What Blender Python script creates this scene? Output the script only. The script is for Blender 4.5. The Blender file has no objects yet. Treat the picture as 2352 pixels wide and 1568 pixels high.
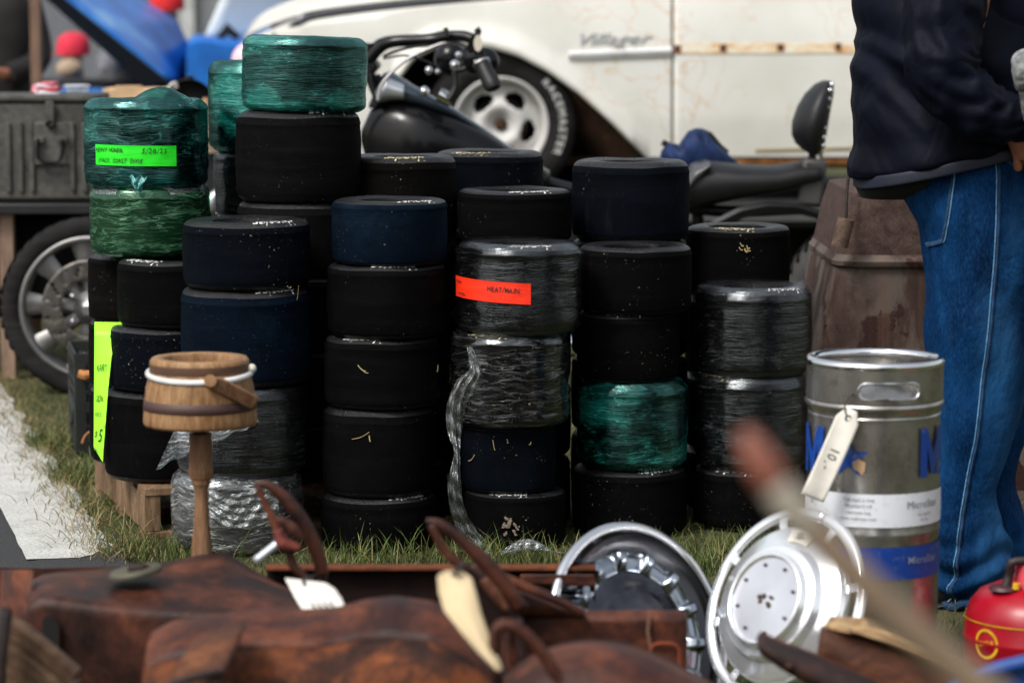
import bpy, math, random
import numpy as np
from mathutils import Vector, Matrix, noise as mnoise

random.seed(7); rng = np.random.default_rng(7)
R_ = math.radians
SC = bpy.context.scene
COL = SC.collection

# ------------------------------------------------------------------ camera
F = 6500.0                       # focal length, in units of a 2352 px wide frame
PITCH = math.atan(744.0 / F)
CH = 1.27                        # camera height
cam_d = bpy.data.cameras.new('camera'); cam = bpy.data.objects.new('camera', cam_d); COL.objects.link(cam)
cam.location = (0, 0, CH); cam.rotation_euler = (math.pi / 2 - PITCH, 0, 0)
cam_d.sensor_width = 36.0; cam_d.lens = 36.0 * F / 2352.0
cam_d.clip_start = 0.1; cam_d.clip_end = 500
cam_d.dof.use_dof = True; cam_d.dof.focus_distance = 6.62; cam_d.dof.aperture_fstop = 3.4
cam_d.dof.aperture_blades = 0
SC.camera = cam

# ------------------------------------------------------------------ light
SUN_EL, SUN_AZ = R_(50), R_(222)          # azimuth the light comes from, clockwise from +Y
wd = bpy.data.worlds.new('World'); SC.world = wd; wd.use_nodes = True
nt = wd.node_tree; nt.nodes.clear()
sky = nt.nodes.new('ShaderNodeTexSky'); sky.sky_type = 'NISHITA'; sky.sun_disc = False
sky.sun_elevation = SUN_EL; sky.sun_rotation = SUN_AZ; sky.air_density = 1.6; sky.dust_density = 4.0; sky.ozone_density = 1.0
hs = nt.nodes.new('ShaderNodeHueSaturation'); hs.inputs['Saturation'].default_value = 0.35
bg = nt.nodes.new('ShaderNodeBackground'); bg.inputs['Strength'].default_value = 0.15
wo = nt.nodes.new('ShaderNodeOutputWorld')
nt.links.new(sky.outputs[0], hs.inputs['Color']); nt.links.new(hs.outputs[0], bg.inputs[0]); nt.links.new(bg.outputs[0], wo.inputs[0])
sl = bpy.data.lights.new('sun', 'SUN'); sl.energy = 2.0; sl.angle = R_(14); sl.color = (1.0, 0.985, 0.96)
so = bpy.data.objects.new('sun', sl); COL.objects.link(so)
sdir = Vector((math.sin(SUN_AZ) * math.cos(SUN_EL), math.cos(SUN_AZ) * math.cos(SUN_EL), math.sin(SUN_EL)))
so.rotation_euler = sdir.to_track_quat('Z', 'Y').to_euler()
so.location = (0, 0, 20)
vs = SC.view_settings; vs.view_transform = 'Standard'; vs.look = 'None'; vs.exposure = 0.32; vs.gamma = 1.0
SC.render.engine = 'CYCLES'
SC.cycles.use_denoising = True
SC.cycles.max_bounces = 8; SC.cycles.transparent_max_bounces = 16

# ------------------------------------------------------------------ picture -> place helpers
ct, st = math.cos(PITCH), math.sin(PITCH)
def ray(u, v):
    x = (u - 1176.0) / F; y = -(v - 784.0) / F
    return Vector((x, ct + y * st, -st + y * ct))
def W(u, v, Y):
    d = ray(u, v); k = Y / d.y
    return Vector((d.x * k, Y, CH + d.z * k))
def G(u, v):
    d = ray(u, v); k = -CH / d.z
    return Vector((d.x * k, d.y * k, 0.0))
def px(Y): return Y / 6460.0

# ------------------------------------------------------------------ geometry
class Geo:
    def __init__(s, v=None, f=None, uv=None):
        s.v = [tuple(p) for p in (v or [])]; s.f = [tuple(q) for q in (f or [])]
        s.uv = list(uv) if uv is not None else [(0.0, 0.0)] * len(s.v)
    def __add__(s, o):
        n = len(s.v)
        return Geo(s.v + o.v, s.f + [tuple(i + n for i in q) for q in o.f], s.uv + o.uv)
    def map(s, fn): return Geo([tuple(fn(Vector(p))) for p in s.v], s.f, s.uv)
    def xf(s, M): return s.map(lambda p: M @ p)
def union(gs):
    r = Geo()
    for g in gs: r = r + g
    return r
def box(c, s, rz=0, rx=0, ry=0):
    c = Vector(c); h = [k / 2 for k in s]
    V = [Vector((x * h[0], y * h[1], z * h[2])) for x in (-1, 1) for y in (-1, 1) for z in (-1, 1)]
    M = Matrix.Translation(c) @ Matrix.Rotation(rz, 4, 'Z') @ Matrix.Rotation(ry, 4, 'Y') @ Matrix.Rotation(rx, 4, 'X')
    V = [M @ p for p in V]
    return Geo(V, [(0, 1, 3, 2), (4, 6, 7, 5), (0, 4, 5, 1), (2, 3, 7, 6), (0, 2, 6, 4), (1, 5, 7, 3)])
def loft(rings, closed=True, cap0=True, cap1=True):
    n = len(rings[0]); V = []; Fc = []; UV = []
    m = len(rings)
    for j, r in enumerate(rings):
        for i, p in enumerate(r): V.append(tuple(p)); UV.append((i / n, j / max(1, m - 1)))
    k = n if closed else n - 1
    for j in range(m - 1):
        for i in range(k):
            a = j * n + i; b = j * n + (i + 1) % n
            Fc.append((a, b, b + n, a + n))
    if closed and cap0: Fc.append(tuple(reversed(range(n))))
    if closed and cap1: Fc.append(tuple((m - 1) * n + i for i in range(n)))
    return Geo(V, Fc, UV)
def frames(path):
    P = [Vector(p) for p in path]; T = []
    for i in range(len(P)):
        a = P[max(0, i - 1)]; b = P[min(len(P) - 1, i + 1)]; T.append((b - a).normalized())
    up = Vector((0, 0, 1)) if abs(T[0].z) < 0.9 else Vector((0, 1, 0))
    N = (up - T[0] * up.dot(T[0])).normalized(); out = []
    for i in range(len(P)):
        N = (N - T[i] * N.dot(T[i])).normalized(); out.append((P[i], T[i], N, T[i].cross(N)))
    return out
def spline(pts, n=8):
    P = [Vector(p) for p in pts]; out = []
    Q = [P[0] * 2 - P[1]] + P + [P[-1] * 2 - P[-2]]
    for i in range(1, len(Q) - 2):
        for k in range(n):
            t = k / n; a, b, c, d = Q[i - 1], Q[i], Q[i + 1], Q[i + 2]
            out.append(0.5 * ((2 * b) + (c - a) * t + (2 * a - 5 * b + 4 * c - d) * t * t + (3 * b - a - 3 * c + d) * t ** 3))
    out.append(P[-1]); return out
def tube(path, r, n=12, flat=1.0, round_end=False):
    fr = frames(path); m = len(fr); rings = []
    rr = r if callable(r) else (lambda t: r if not isinstance(r, (list, tuple)) else float(np.interp(t, np.linspace(0, 1, len(r)), r)))
    for j, (p, t, N, B) in enumerate(fr):
        q = rr(j / max(1, m - 1))
        rings.append([p + N * (q * math.cos(a)) + B * (q * flat * math.sin(a)) for a in np.linspace(0, 2 * math.pi, n, endpoint=False)])
    return loft(rings)
def cyl(p0, p1, r0, r1=None, n=20):
    r1 = r0 if r1 is None else r1
    return tube([p0, p1], [r0, r1], n)
def lathe(prof, n=48, close=False, start=math.pi / 2):
    """prof: (r, z) list round the Z axis; seam at +Y"""
    V = []; UV = []; Fc = []; L = [0.0]
    for a, b in zip(prof[:-1], prof[1:]): L.append(L[-1] + math.hypot(a[0] - b[0], a[1] - b[1]))
    T = L[-1] or 1
    for j, (r, z) in enumerate(prof):
        for i in range(n + 1):
            a = start + 2 * math.pi * i / n
            V.append((r * math.cos(a), r * math.sin(a), z)); UV.append((i / n, L[j] / T))
    for j in range(len(prof) - 1):
        for i in range(n):
            a = j * (n + 1) + i; Fc.append((a, a + 1, a + n + 2, a + n + 1))
    return Geo(V, Fc, UV)
def frame_to(origin, nrm, up=(0, 0, 1)):
    """matrix taking local z to nrm, local y roughly to up"""
    z = Vector(nrm).normalized(); u = Vector(up)
    x = u.cross(z)
    if x.length < 1e-4: x = Vector((1, 0, 0)).cross(z)
    x.normalize(); y = z.cross(x)
    M = Matrix((x, y, z)).transposed().to_4x4(); M.translation = Vector(origin); return M
def prism(poly, y0, y1):
    """poly: list of (x, z), extruded along y"""
    n = len(poly)
    V = [(x, y0, z) for x, z in poly] + [(x, y1, z) for x, z in poly]
    Fc = [tuple(range(n)), tuple(reversed(range(n, 2 * n)))] + [(i, i + n, (i + 1) % n + n, (i + 1) % n) for i in range(n)]
    return Geo(V, Fc)
def grid(nu, nv, fn):
    V = []; UV = []; Fc = []
    for j in range(nv + 1):
        for i in range(nu + 1):
            V.append(tuple(fn(i / nu, j / nv))); UV.append((i / nu, j / nv))
    for j in range(nv):
        for i in range(nu):
            a = j * (nu + 1) + i; Fc.append((a, a + 1, a + nu + 2, a + nu + 1))
    return Geo(V, Fc, UV)
def ball(c, r, n=16, m=10):
    if not isinstance(r, (tuple, list)): r = (r, r, r)
    pr = [(max(1e-4, math.sin(math.pi * k / m)), -math.cos(math.pi * k / m)) for k in range(m + 1)]
    return lathe(pr, n).map(lambda p: Vector((c[0] + p.x * r[0], c[1] + p.y * r[1], c[2] + p.z * r[2])))
def wob(p, s, a, off=0.0):
    q = Vector(p) * s + Vector((off, off * 1.7, off * .3))
    return mnoise.noise(q) * a

def wloc(o):
    v = Vector((0, 0, 0))
    while o is not None: v += o.location; o = o.parent
    return v
def obj(name, g, mat, parent=None, smooth=True, bevel=0.0, sub=0, solid=0.0, weld=False, base=None):
    me = bpy.data.meshes.new(name)
    if parent is not None: off = wloc(parent); loc = Vector((0, 0, 0))
    else:
        A = np.array(g.v); off = Vector(((A[:, 0].min() + A[:, 0].max()) / 2, (A[:, 1].min() + A[:, 1].max()) / 2, A[:, 2].min())); loc = off
    me.from_pydata([tuple(Vector(p) - off) for p in g.v], [], g.f)
    uvl = me.uv_layers.new(name='UVMap')
    li = np.zeros(len(me.loops), dtype=np.int32); me.loops.foreach_get('vertex_index', li)
    uvl.data.foreach_set('uv', np.array(g.uv, dtype=np.float32)[li].ravel())
    me.polygons.foreach_set('use_smooth', [bool(smooth)] * len(me.polygons))
    if mat: me.materials.append(mat)
    me.update()
    o = bpy.data.objects.new(name, me); COL.objects.link(o); o.location = loc
    if parent is not None: o.parent = parent
    if smooth and smooth != 'all' and not sub:
        try:
            me.set_sharp_from_angle(angle=R_(42))
        except Exception: pass
    if solid: m = o.modifiers.new('s', 'SOLIDIFY'); m.thickness = solid; m.offset = 0
    if bevel:
        m = o.modifiers.new('b', 'BEVEL'); m.width = bevel; m.segments = 2; m.limit_method = 'ANGLE'; m.angle_limit = R_(35)
    if sub:
        m = o.modifiers.new('u', 'SUBSURF'); m.levels = sub; m.render_levels = sub
    return o
def tag(o, label=None, cat=None, group=None, kind=None):
    if label: o['label'] = label
    if cat: o['category'] = cat
    if group: o['group'] = group
    if kind: o['kind'] = kind
    return o
def thing(name, label, cat, loc, group=None):
    o = bpy.data.objects.new(name, None); COL.objects.link(o); o.location = loc; o.empty_display_size = .05
    return tag(o, label, cat, group)
def text_geo(s, size, shear=0.0, ext=0.0, bold=0.0, sx=1.0, ls=1.0):
    c = bpy.data.curves.new('t', 'FONT'); c.body = s; c.size = size; c.shear = shear; c.extrude = ext
    c.align_x = 'CENTER'; c.align_y = 'CENTER'; c.resolution_u = 3; c.offset = bold; c.space_character = ls
    o = bpy.data.objects.new('t', c); COL.objects.link(o)
    bpy.context.view_layer.update()
    me = bpy.data.meshes.new_from_object(o.evaluated_get(bpy.context.evaluated_depsgraph_get()))
    g = Geo([(v.co.x * sx, v.co.y, v.co.z) for v in me.vertices], [tuple(p.vertices) for p in me.polygons])
    bpy.data.objects.remove(o); bpy.data.curves.remove(c); bpy.data.meshes.remove(me)
    return g
def hand_text(s, size, seed=0, sx=1.0, bold=0.0):
    """letters jittered one by one, like marker writing"""
    r = random.Random(seed); gs = []; x = 0
    for ch in s:
        w = size * (0.62 if ch not in ' /I1.-' else 0.4) * sx
        if ch != ' ':
            g = text_geo(ch, size * r.uniform(.88, 1.12), bold=bold * size, sx=sx * .95)
            a = r.uniform(-.09, .09); dy = r.uniform(-.05, .05) * size; sh = r.uniform(.0, .22)
            gs.append(g.map(lambda p, x=x, a=a, dy=dy, sh=sh, w=w: Vector((x + w / 2 + p.x + p.y * (sh + a), p.y + dy + p.x * a, p.z))))
        x += w
    return union(gs).map(lambda p: Vector((p.x - x / 2, p.y, p.z)))
def refine(g, m):
    V = list(g.v); out = []; todo = []
    for f in g.f:
        for k in range(1, len(f) - 1): todo.append((f[0], f[k], f[k + 1]))
    while todo:
        a, b, c = todo.pop(); L = [(Vector(V[p]) - Vector(V[q])).length for p, q in ((a, b), (b, c), (c, a))]
        if max(L) < m: out.append((a, b, c)); continue
        k = L.index(max(L)); a, b, c = ((a, b, c), (b, c, a), (c, a, b))[k]
        V.append(tuple((Vector(V[a]) + Vector(V[b])) / 2)); n = len(V) - 1; todo += [(a, n, c), (n, b, c)]
    return Geo(V, out)
def on_cyl(g, c, R, phi0, z0, tilt=0.0):
    """wrap flat text on a standing cylinder; phi 0 faces the camera"""
    def fn(p):
        x = p.x * math.cos(tilt) - p.y * math.sin(tilt); y = p.x * math.sin(tilt) + p.y * math.cos(tilt)
        a = phi0 + x / R; rr = R(0) if callable(R) else R
        return Vector((c[0] + (rr + p.z) * math.sin(a), c[1] - (rr + p.z) * math.cos(a), z0 + y))
    return g.map(fn)

# ------------------------------------------------------------------ materials
class NT:
    def __init__(s, name):
        s.m = bpy.data.materials.new(name); s.m.use_nodes = True; s.t = s.m.node_tree; s.t.nodes.clear()
        s.out = s.t.nodes.new('ShaderNodeOutputMaterial')
    def n(s, typ, **kw):
        nd = s.t.nodes.new(typ)
        for k, v in kw.items(): setattr(nd, k, v)
        return nd
    def set(s, sock, v):
        if isinstance(v, bpy.types.NodeSocket): s.t.links.new(v, sock)
        elif isinstance(v, (tuple, list)) and len(v) == 3 and sock.type == 'RGBA': sock.default_value = (*v, 1)
        else: sock.default_value = v
    def obj(s, rand=True):
        tc = s.n('ShaderNodeTexCoord')
        if not rand: return tc.outputs['Object']
        oi = s.n('ShaderNodeObjectInfo'); a = s.n('ShaderNodeVectorMath', operation='MULTIPLY_ADD')
        s.set(a.inputs[0], oi.outputs['Random']); a.inputs[1].default_value = (31, 17, 53); s.set(a.inputs[2], tc.outputs['Object'])
        return a.outputs[0]
    def uv(s): return s.n('ShaderNodeTexCoord').outputs['UV']
    def vmul(s, v, k):
        a = s.n('ShaderNodeVectorMath', operation='MULTIPLY'); s.set(a.inputs[0], v); a.inputs[1].default_value = k; return a.outputs[0]
    def vadd(s, v, w):
        a = s.n('ShaderNodeVectorMath', operation='ADD'); s.set(a.inputs[0], v); s.set(a.inputs[1], w); return a.outputs[0]
    def noise(s, vec, scale, detail=4, rough=.55, dist=0.0):
        a = s.n('ShaderNodeTexNoise'); s.set(a.inputs['Vector'], vec); a.inputs['Scale'].default_value = scale
        a.inputs['Detail'].default_value = detail; a.inputs['Roughness'].default_value = rough; a.inputs['Distortion'].default_value = dist
        return a.outputs['Fac']
    def ramp(s, fac, stops):
        r = s.n('ShaderNodeValToRGB'); s.set(r.inputs[0], fac); e = r.color_ramp.elements
        while len(e) < len(stops): e.new(0.5)
        for k, (p, c) in enumerate(stops):
            e[k].position = p; e[k].color = (c, c, c, 1) if not isinstance(c, (tuple, list)) else (*c, 1)
        return r.outputs[0]
    def mix(s, f, a, b, mode='MIX'):
        m = s.n('ShaderNodeMix', data_type='RGBA', blend_type=mode); s.set(m.inputs[0], f); s.set(m.inputs[6], a); s.set(m.inputs[7], b); return m.outputs[2]
    def math(s, op, a, b=0.0):
        m = s.n('ShaderNodeMath', operation=op); s.set(m.inputs[0], a); s.set(m.inputs[1], b); return m.outputs[0]
    def bump(s, h, strength=.3, dist=.01, normal=None):
        b = s.n('ShaderNodeBump'); s.set(b.inputs['Height'], h); b.inputs['Strength'].default_value = strength; b.inputs['Distance'].default_value = dist
        if normal is not None: s.set(b.inputs['Normal'], normal)
        return b.outputs[0]
    def bsdf(s, col, rough=.5, metal=0.0, normal=None, spec=.5, **kw):
        b = s.n('ShaderNodeBsdfPrincipled'); s.set(b.inputs['Base Color'], col); s.set(b.inputs['Roughness'], rough); s.set(b.inputs['Metallic'], metal)
        b.inputs['Specular IOR Level'].default_value = spec
        if normal is not None: s.set(b.inputs['Normal'], normal)
        for k, v in kw.items(): s.set(b.inputs[k.replace('_', ' ')], v)
        return b.outputs[0]
    def done(s, sh): s.t.links.new(sh, s.out.inputs[0]); return s.m

def simple(name, col, rough=.5, metal=0, var=.25, scale=8, bump=.15, bs=120, spec=.5, **kw):
    t = NT(name); v = t.obj(); n = t.noise(v, scale, 5)
    lo = tuple(c * (1 - var) for c in col); hi = tuple(min(1, c * (1 + var)) for c in col)
    c = t.ramp(n, [(.3, lo), (.7, hi)])
    b = t.bump(t.noise(v, bs, 3), bump, .002)
    rr = t.math('ADD', t.math('MULTIPLY', n, .2), max(0.02, rough - .1))
    return t.done(t.bsdf(c, rr, metal, b, spec, **kw))

def rubber(name, base, grit=.22, rough=.65, dusty=(.06, .055, .05), dust=.03, spec=.04):
    t = NT(name); v = t.obj()
    n = t.noise(v, 7, 6, .6); c = t.ramp(n, [(.3, tuple(k * .55 for k in base)), (.72, tuple(k * 1.6 for k in base))])
    d = t.ramp(t.noise(v, 3.1, 6, .7), [(.52, 0.0), (.75, dust)])
    c = t.mix(d, c, dusty)
    bd = t.ramp(t.noise(t.vmul(v, (2.2, 2.2, 34)), 1.0, 5, .65), [(.50, 0.0), (.72, .45)]); c = t.mix(bd, c, tuple(k * 2.6 + .002 for k in base))
    sc = t.ramp(t.noise(t.vmul(v, (26, 26, 5)), 1.0, 6, .75), [(.60, 0.0), (.72, .35)]); c = t.mix(sc, c, (.018, .017, .0165))
    sp = t.math('MAXIMUM', t.ramp(t.noise(v, 105, 1.5, .5), [(.745, 0.0), (.77, 1.0)]), t.ramp(t.noise(v, 230, 1.5, .5), [(.72, 0.0), (.76, .8)]))
    gate = t.ramp(t.noise(v, 6, 3), [(.50, 0.0), (.58, 1.0)])
    sp = t.math('MULTIPLY', t.math('MULTIPLY', sp, gate), grit * 4)
    c = t.mix(sp, c, (.34, .31, .24))
    h = t.math('ADD', t.noise(v, 520, 3, .7), t.math('MULTIPLY', t.noise(v, 60, 4, .6), .8))
    h = t.math('ADD', h, t.math('MULTIPLY', t.noise(v, 14, 2), 1.5))
    rr = t.ramp(n, [(.3, rough - .1), (.7, min(1, rough + .15))])
    return t.done(t.bsdf(c, rr, 0, t.bump(h, .55, .004), spec))

def rust(name, stops, scale=6, rough=.8, bump=.5, spec=.25, metal=0.0, streak=(1, 1, 1), gloss=None):
    t = NT(name); v = t.vmul(t.obj(), streak)
    n = t.noise(v, scale, 8, .65, .4); c = t.ramp(n, stops)
    n2 = t.noise(v, scale * 6, 6, .7); c = t.mix(t.ramp(n2, [(.42, 0.0), (.75, .7)]), c, tuple(k * .3 for k in stops[0][1]))
    n3 = t.noise(v, scale * 25, 4, .7)
    h = t.math('ADD', t.math('MULTIPLY', n2, .7), t.math('MULTIPLY', n3, .4))
    rr = t.ramp(n, [(.35, (gloss if gloss else rough)), (.65, rough)])
    return t.done(t.bsdf(c, rr, metal, t.bump(h, bump, .006), spec))

def film(name, tint, body, base=.12, lines=.7, patch=.35, rough=.13, fine=80, slope=3.0, coarse=22, gl=.16, wavy=.05, gcol=(.9, .96, 1)):
    """thin plastic stretch film: see-through sheet, creases across it, wet-looking gloss"""
    t = NT(name); uv = t.uv(); oi = t.n('ShaderNodeObjectInfo').outputs['Random']
    r = t.n('ShaderNodeVectorMath', operation='MULTIPLY_ADD'); t.set(r.inputs[0], oi); r.inputs[1].default_value = (7, 13, 0); t.set(r.inputs[2], uv); uv = r.outputs[0]
    sw = t.noise(t.vmul(uv, (9, 2.2, 1)), 1.0, 3, .5)
    dv = t.n('ShaderNodeCombineXYZ'); t.set(dv.inputs[1], t.math('MULTIPLY', sw, wavy))
    w = t.vadd(uv, dv.outputs[0])
    a = t.noise(t.vmul(w, (16, fine, 1)), 1.0, 3, .6)
    rot = t.n('ShaderNodeVectorRotate', rotation_type='Z_AXIS'); t.set(rot.inputs['Vector'], w); rot.inputs['Angle'].default_value = R_(4 * slope)
    b = t.noise(t.vmul(rot.outputs[0], (7, coarse, 1)), 1.0, 2, .5)
    rot2 = t.n('ShaderNodeVectorRotate', rotation_type='Z_AXIS'); t.set(rot2.inputs['Vector'], w); rot2.inputs['Angle'].default_value = R_(-5 * slope)
    c2 = t.noise(t.vmul(rot2.outputs[0], (10, coarse * 1.3, 1)), 1.0, 2, .5)
    def ridge(x, wd):  # thin bright creases where the noise crosses its middle
        d = t.math('ABSOLUTE', t.math('SUBTRACT', x, .5)); return t.ramp(d, [(0.0, 1.0), (wd, 0.0)])
    P = t.noise(t.vmul(uv, (3.6, 1.7, 1)), 1.0, 4, .6)
    pt = t.ramp(P, [(.49, 0.0), (.60, 1.0)])  # patches of denser film colour stand in for lit areas of the wrap
    l1 = t.ramp(a, [(.52, 0.0), (.66, 1.0)])
    l1 = t.math('MULTIPLY', l1, t.ramp(P, [(.40, .06), (.62, 1.0)]))
    l2 = t.math('MAXIMUM', ridge(b, .022), t.math('MULTIPLY', ridge(c2, .016), .8))
    l2 = t.math('MULTIPLY', l2, t.ramp(t.noise(t.vmul(uv, (14, 5, 1)), 1.0, 3), [(.38, 0.1), (.6, 1.0)]))
    ln = t.math('MAXIMUM', t.math('MULTIPLY', l1, .55), l2)
    op = t.math('ADD', t.math('ADD', t.math('MULTIPLY', ln, lines), t.math('MULTIPLY', pt, patch)), base)
    op = t.math('MINIMUM', op, 1.0)
    h = t.math('ADD', t.math('MULTIPLY', a, .6), t.math('ADD', b, P))
    nb = t.bump(h, .42, .006)
    tr = t.n('ShaderNodeBsdfTransparent'); t.set(tr.inputs[0], tint)
    body_c = t.mix(ln, tuple(k * .55 for k in body), tuple(min(1, k * 1.7 + .06) for k in body))
    pr = t.bsdf(body_c, .3, 0, nb, .25)
    gs = t.n('ShaderNodeBsdfGlossy'); t.set(gs.inputs['Roughness'], rough); t.set(gs.inputs['Normal'], nb); gs.inputs['Color'].default_value = (*gcol, 1)
    m1 = t.n('ShaderNodeMixShader'); t.set(m1.inputs[0], op); t.set(m1.inputs[1], tr.outputs[0]); t.set(m1.inputs[2], pr)
    fr = t.n('ShaderNodeLayerWeight'); fr.inputs['Blend'].default_value = .35
    fm = t.math('MULTIPLY', t.math('ADD', fr.outputs['Facing'], .25), gl)
    m2 = t.n('ShaderNodeMixShader'); t.set(m2.inputs[0], fm); t.set(m2.inputs[1], m1.outputs[0]); t.set(m2.inputs[2], gs.outputs[0])
    return t.done(m2.outputs[0])

RUB = [rubber('rubber_black', (.0015, .00145, .0016)), rubber('rubber_blue', (.0011, .0020, .0040), dusty=(.005, .010, .018), dust=.4),
       rubber('rubber_brown', (.0026, .0021, .0018), grit=.4), rubber('rubber_deep_blue', (.0009, .0036, .0085), grit=.08, dusty=(.006, .022, .045), dust=.6),
       rubber('rubber_grey', (.0028, .0026, .0028), rough=.8, grit=.1)]
SIDE = rubber('rubber_sidewall', (.006, .006, .007), rough=.30, grit=.6, spec=.30, dusty=(.05, .05, .055), dust=.35)
def worn(name, col):
    t = NT(name); v = t.obj(); m = t.ramp(t.noise(v, 110, 4, .7), [(.44, 0.0), (.52, 1.0)])
    tr = t.n('ShaderNodeBsdfTransparent'); mx = t.n('ShaderNodeMixShader'); t.set(mx.inputs[0], m); t.set(mx.inputs[1], tr.outputs[0]); t.set(mx.inputs[2], t.bsdf(col, .6)); return t.done(mx.outputs[0])
LETT = worn('letter_paint', (.74, .72, .67)); LETT_Y = worn('letter_paint_yellow', (.62, .54, .30))
TEAL = film('film_teal', (.02, .28, .25), (.003, .19, .155), base=.02, lines=.34, patch=.80, fine=85, coarse=14, gl=.24, gcol=(.45, 1, .93))
TEAL2 = film('film_teal_creased', (.02, .24, .23), (.003, .14, .122), base=.03, lines=.42, patch=.55, fine=60, coarse=12, gl=.24, gcol=(.45, 1, .95), wavy=.12)
GREEN = film('film_green', (.10, .42, .20), (.022, .11, .045), base=.40, lines=.7, patch=.12, fine=14, coarse=14, slope=4, wavy=.12, gl=.14, gcol=(.6, 1, .75))
CLEAR = film('film_clear', (.95, .96, .97), (.15, .16, .17), base=.0, lines=.17, patch=.0, fine=85, coarse=16, gl=.20)
CLEAR2 = film('film_clear_creased', (.93, .94, .95), (.26, .27, .27), base=.0, lines=.34, patch=.0, fine=30, coarse=13, slope=4, gl=.20, wavy=.1)
CRUMP = film('film_crumpled', (.9, .91, .91), (.34, .35, .34), base=.13, lines=.8, patch=.15, fine=24, coarse=18, slope=8, gl=.26, wavy=.2)
INK = simple('marker_ink', (.01, .012, .012), .6, var=.1)

# ================================================================== the setting
def ground_mat():
    t = NT('ground_soil'); v = t.obj(False)
    c = t.ramp(t.noise(v, 3, 6, .65), [(.3, (.018, .022, .008)), (.5, (.045, .055, .018)), (.7, (.09, .08, .035))])
    c = t.mix(t.ramp(t.noise(v, 60, 4), [(.4, 0.0), (.7, .6)]), c, (.12, .10, .05))
    return t.done(t.bsdf(c, .9, 0, t.bump(t.noise(v, 70, 5), .8, .02), .2))
def asphalt_mat():
    t = NT('asphalt'); v = t.obj(False)
    c = t.ramp(t.noise(v, 230, 3, .7), [(.38, (.012, .012, .013)), (.6, (.055, .056, .058)), (.75, (.22, .22, .21))])
    return t.done(t.bsdf(c, .85, 0, t.bump(t.noise(v, 230, 3), .8, .004), .3))
def paint_mat():
    t = NT('road_paint'); v = t.obj(False)
    c = t.ramp(t.noise(v, 9, 8, .7), [(.3, (.30, .30, .285)), (.45, (.50, .50, .475)), (.75, (.62, .62, .59))])
    c = t.mix(t.ramp(t.noise(v, 120, 5, .7), [(.46, 0.0), (.66, .75)]), c, (.14, .13, .115))
    return t.done(t.bsdf(c, .8, 0, t.bump(t.noise(v, 160, 4), .4, .003), .3))
obj('ground', grid(40, 40, lambda a, b: Vector(((a - .5) * 260, -30 + b * 230, -.0))), ground_mat(), smooth=False)['kind'] = 'structure'
LD = Vector((-.268, 1, 0))                       # the painted line runs away from us, leaning left
def line_x(Y, off): return -.99 - .268 * (Y - 6.6) + off
road = obj('road', Geo([(line_x(2, -.06), 2, .004), (line_x(60, -.06), 60, .004), (line_x(60, -7), 60, .004), (line_x(2, -7), 2, .004)], [(0, 1, 2, 3)]), asphalt_mat(), smooth=False); road['kind'] = 'structure'
# the line's right edge and its near end are eaten away
r2 = random.Random(3); L = []; Rr = []
for k in range(140):
    Y = 6.54 + k * .06
    L.append((line_x(Y, -.165 + r2.uniform(-.002, .002)), Y, .008)); Rr.append((line_x(Y, .055 + r2.uniform(-.012, .012)), Y, .008))
V = []; Fc = []
for a, b in zip(L, Rr): V += [a, b]
for k in range(len(L) - 1): Fc.append((2 * k, 2 * k + 1, 2 * k + 3, 2 * k + 2))
V[1] = (V[1][0] - .10, V[1][1] + .02, .008); V[3] = (V[3][0] - .06, V[3][1], .008); V[5] = (V[5][0] - .02, V[5][1], .008)
obj('painted_line', Geo(V, Fc), paint_mat(), smooth=False)['kind'] = 'structure'
obj('asphalt_edge', Geo([(line_x(5.4, -.3), 5.4, .006), (line_x(5.4, .02), 5.4, .006), (line_x(6.5, .07), 6.5, .006), (line_x(6.85, .10), 6.85, .006), (line_x(6.95, .02), 6.95, .006), (line_x(6.7, -.12), 6.7, .006)], [(0, 1, 2, 3, 4, 5)]), bpy.data.materials['asphalt'], smooth=False)['kind'] = 'structure'

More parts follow.
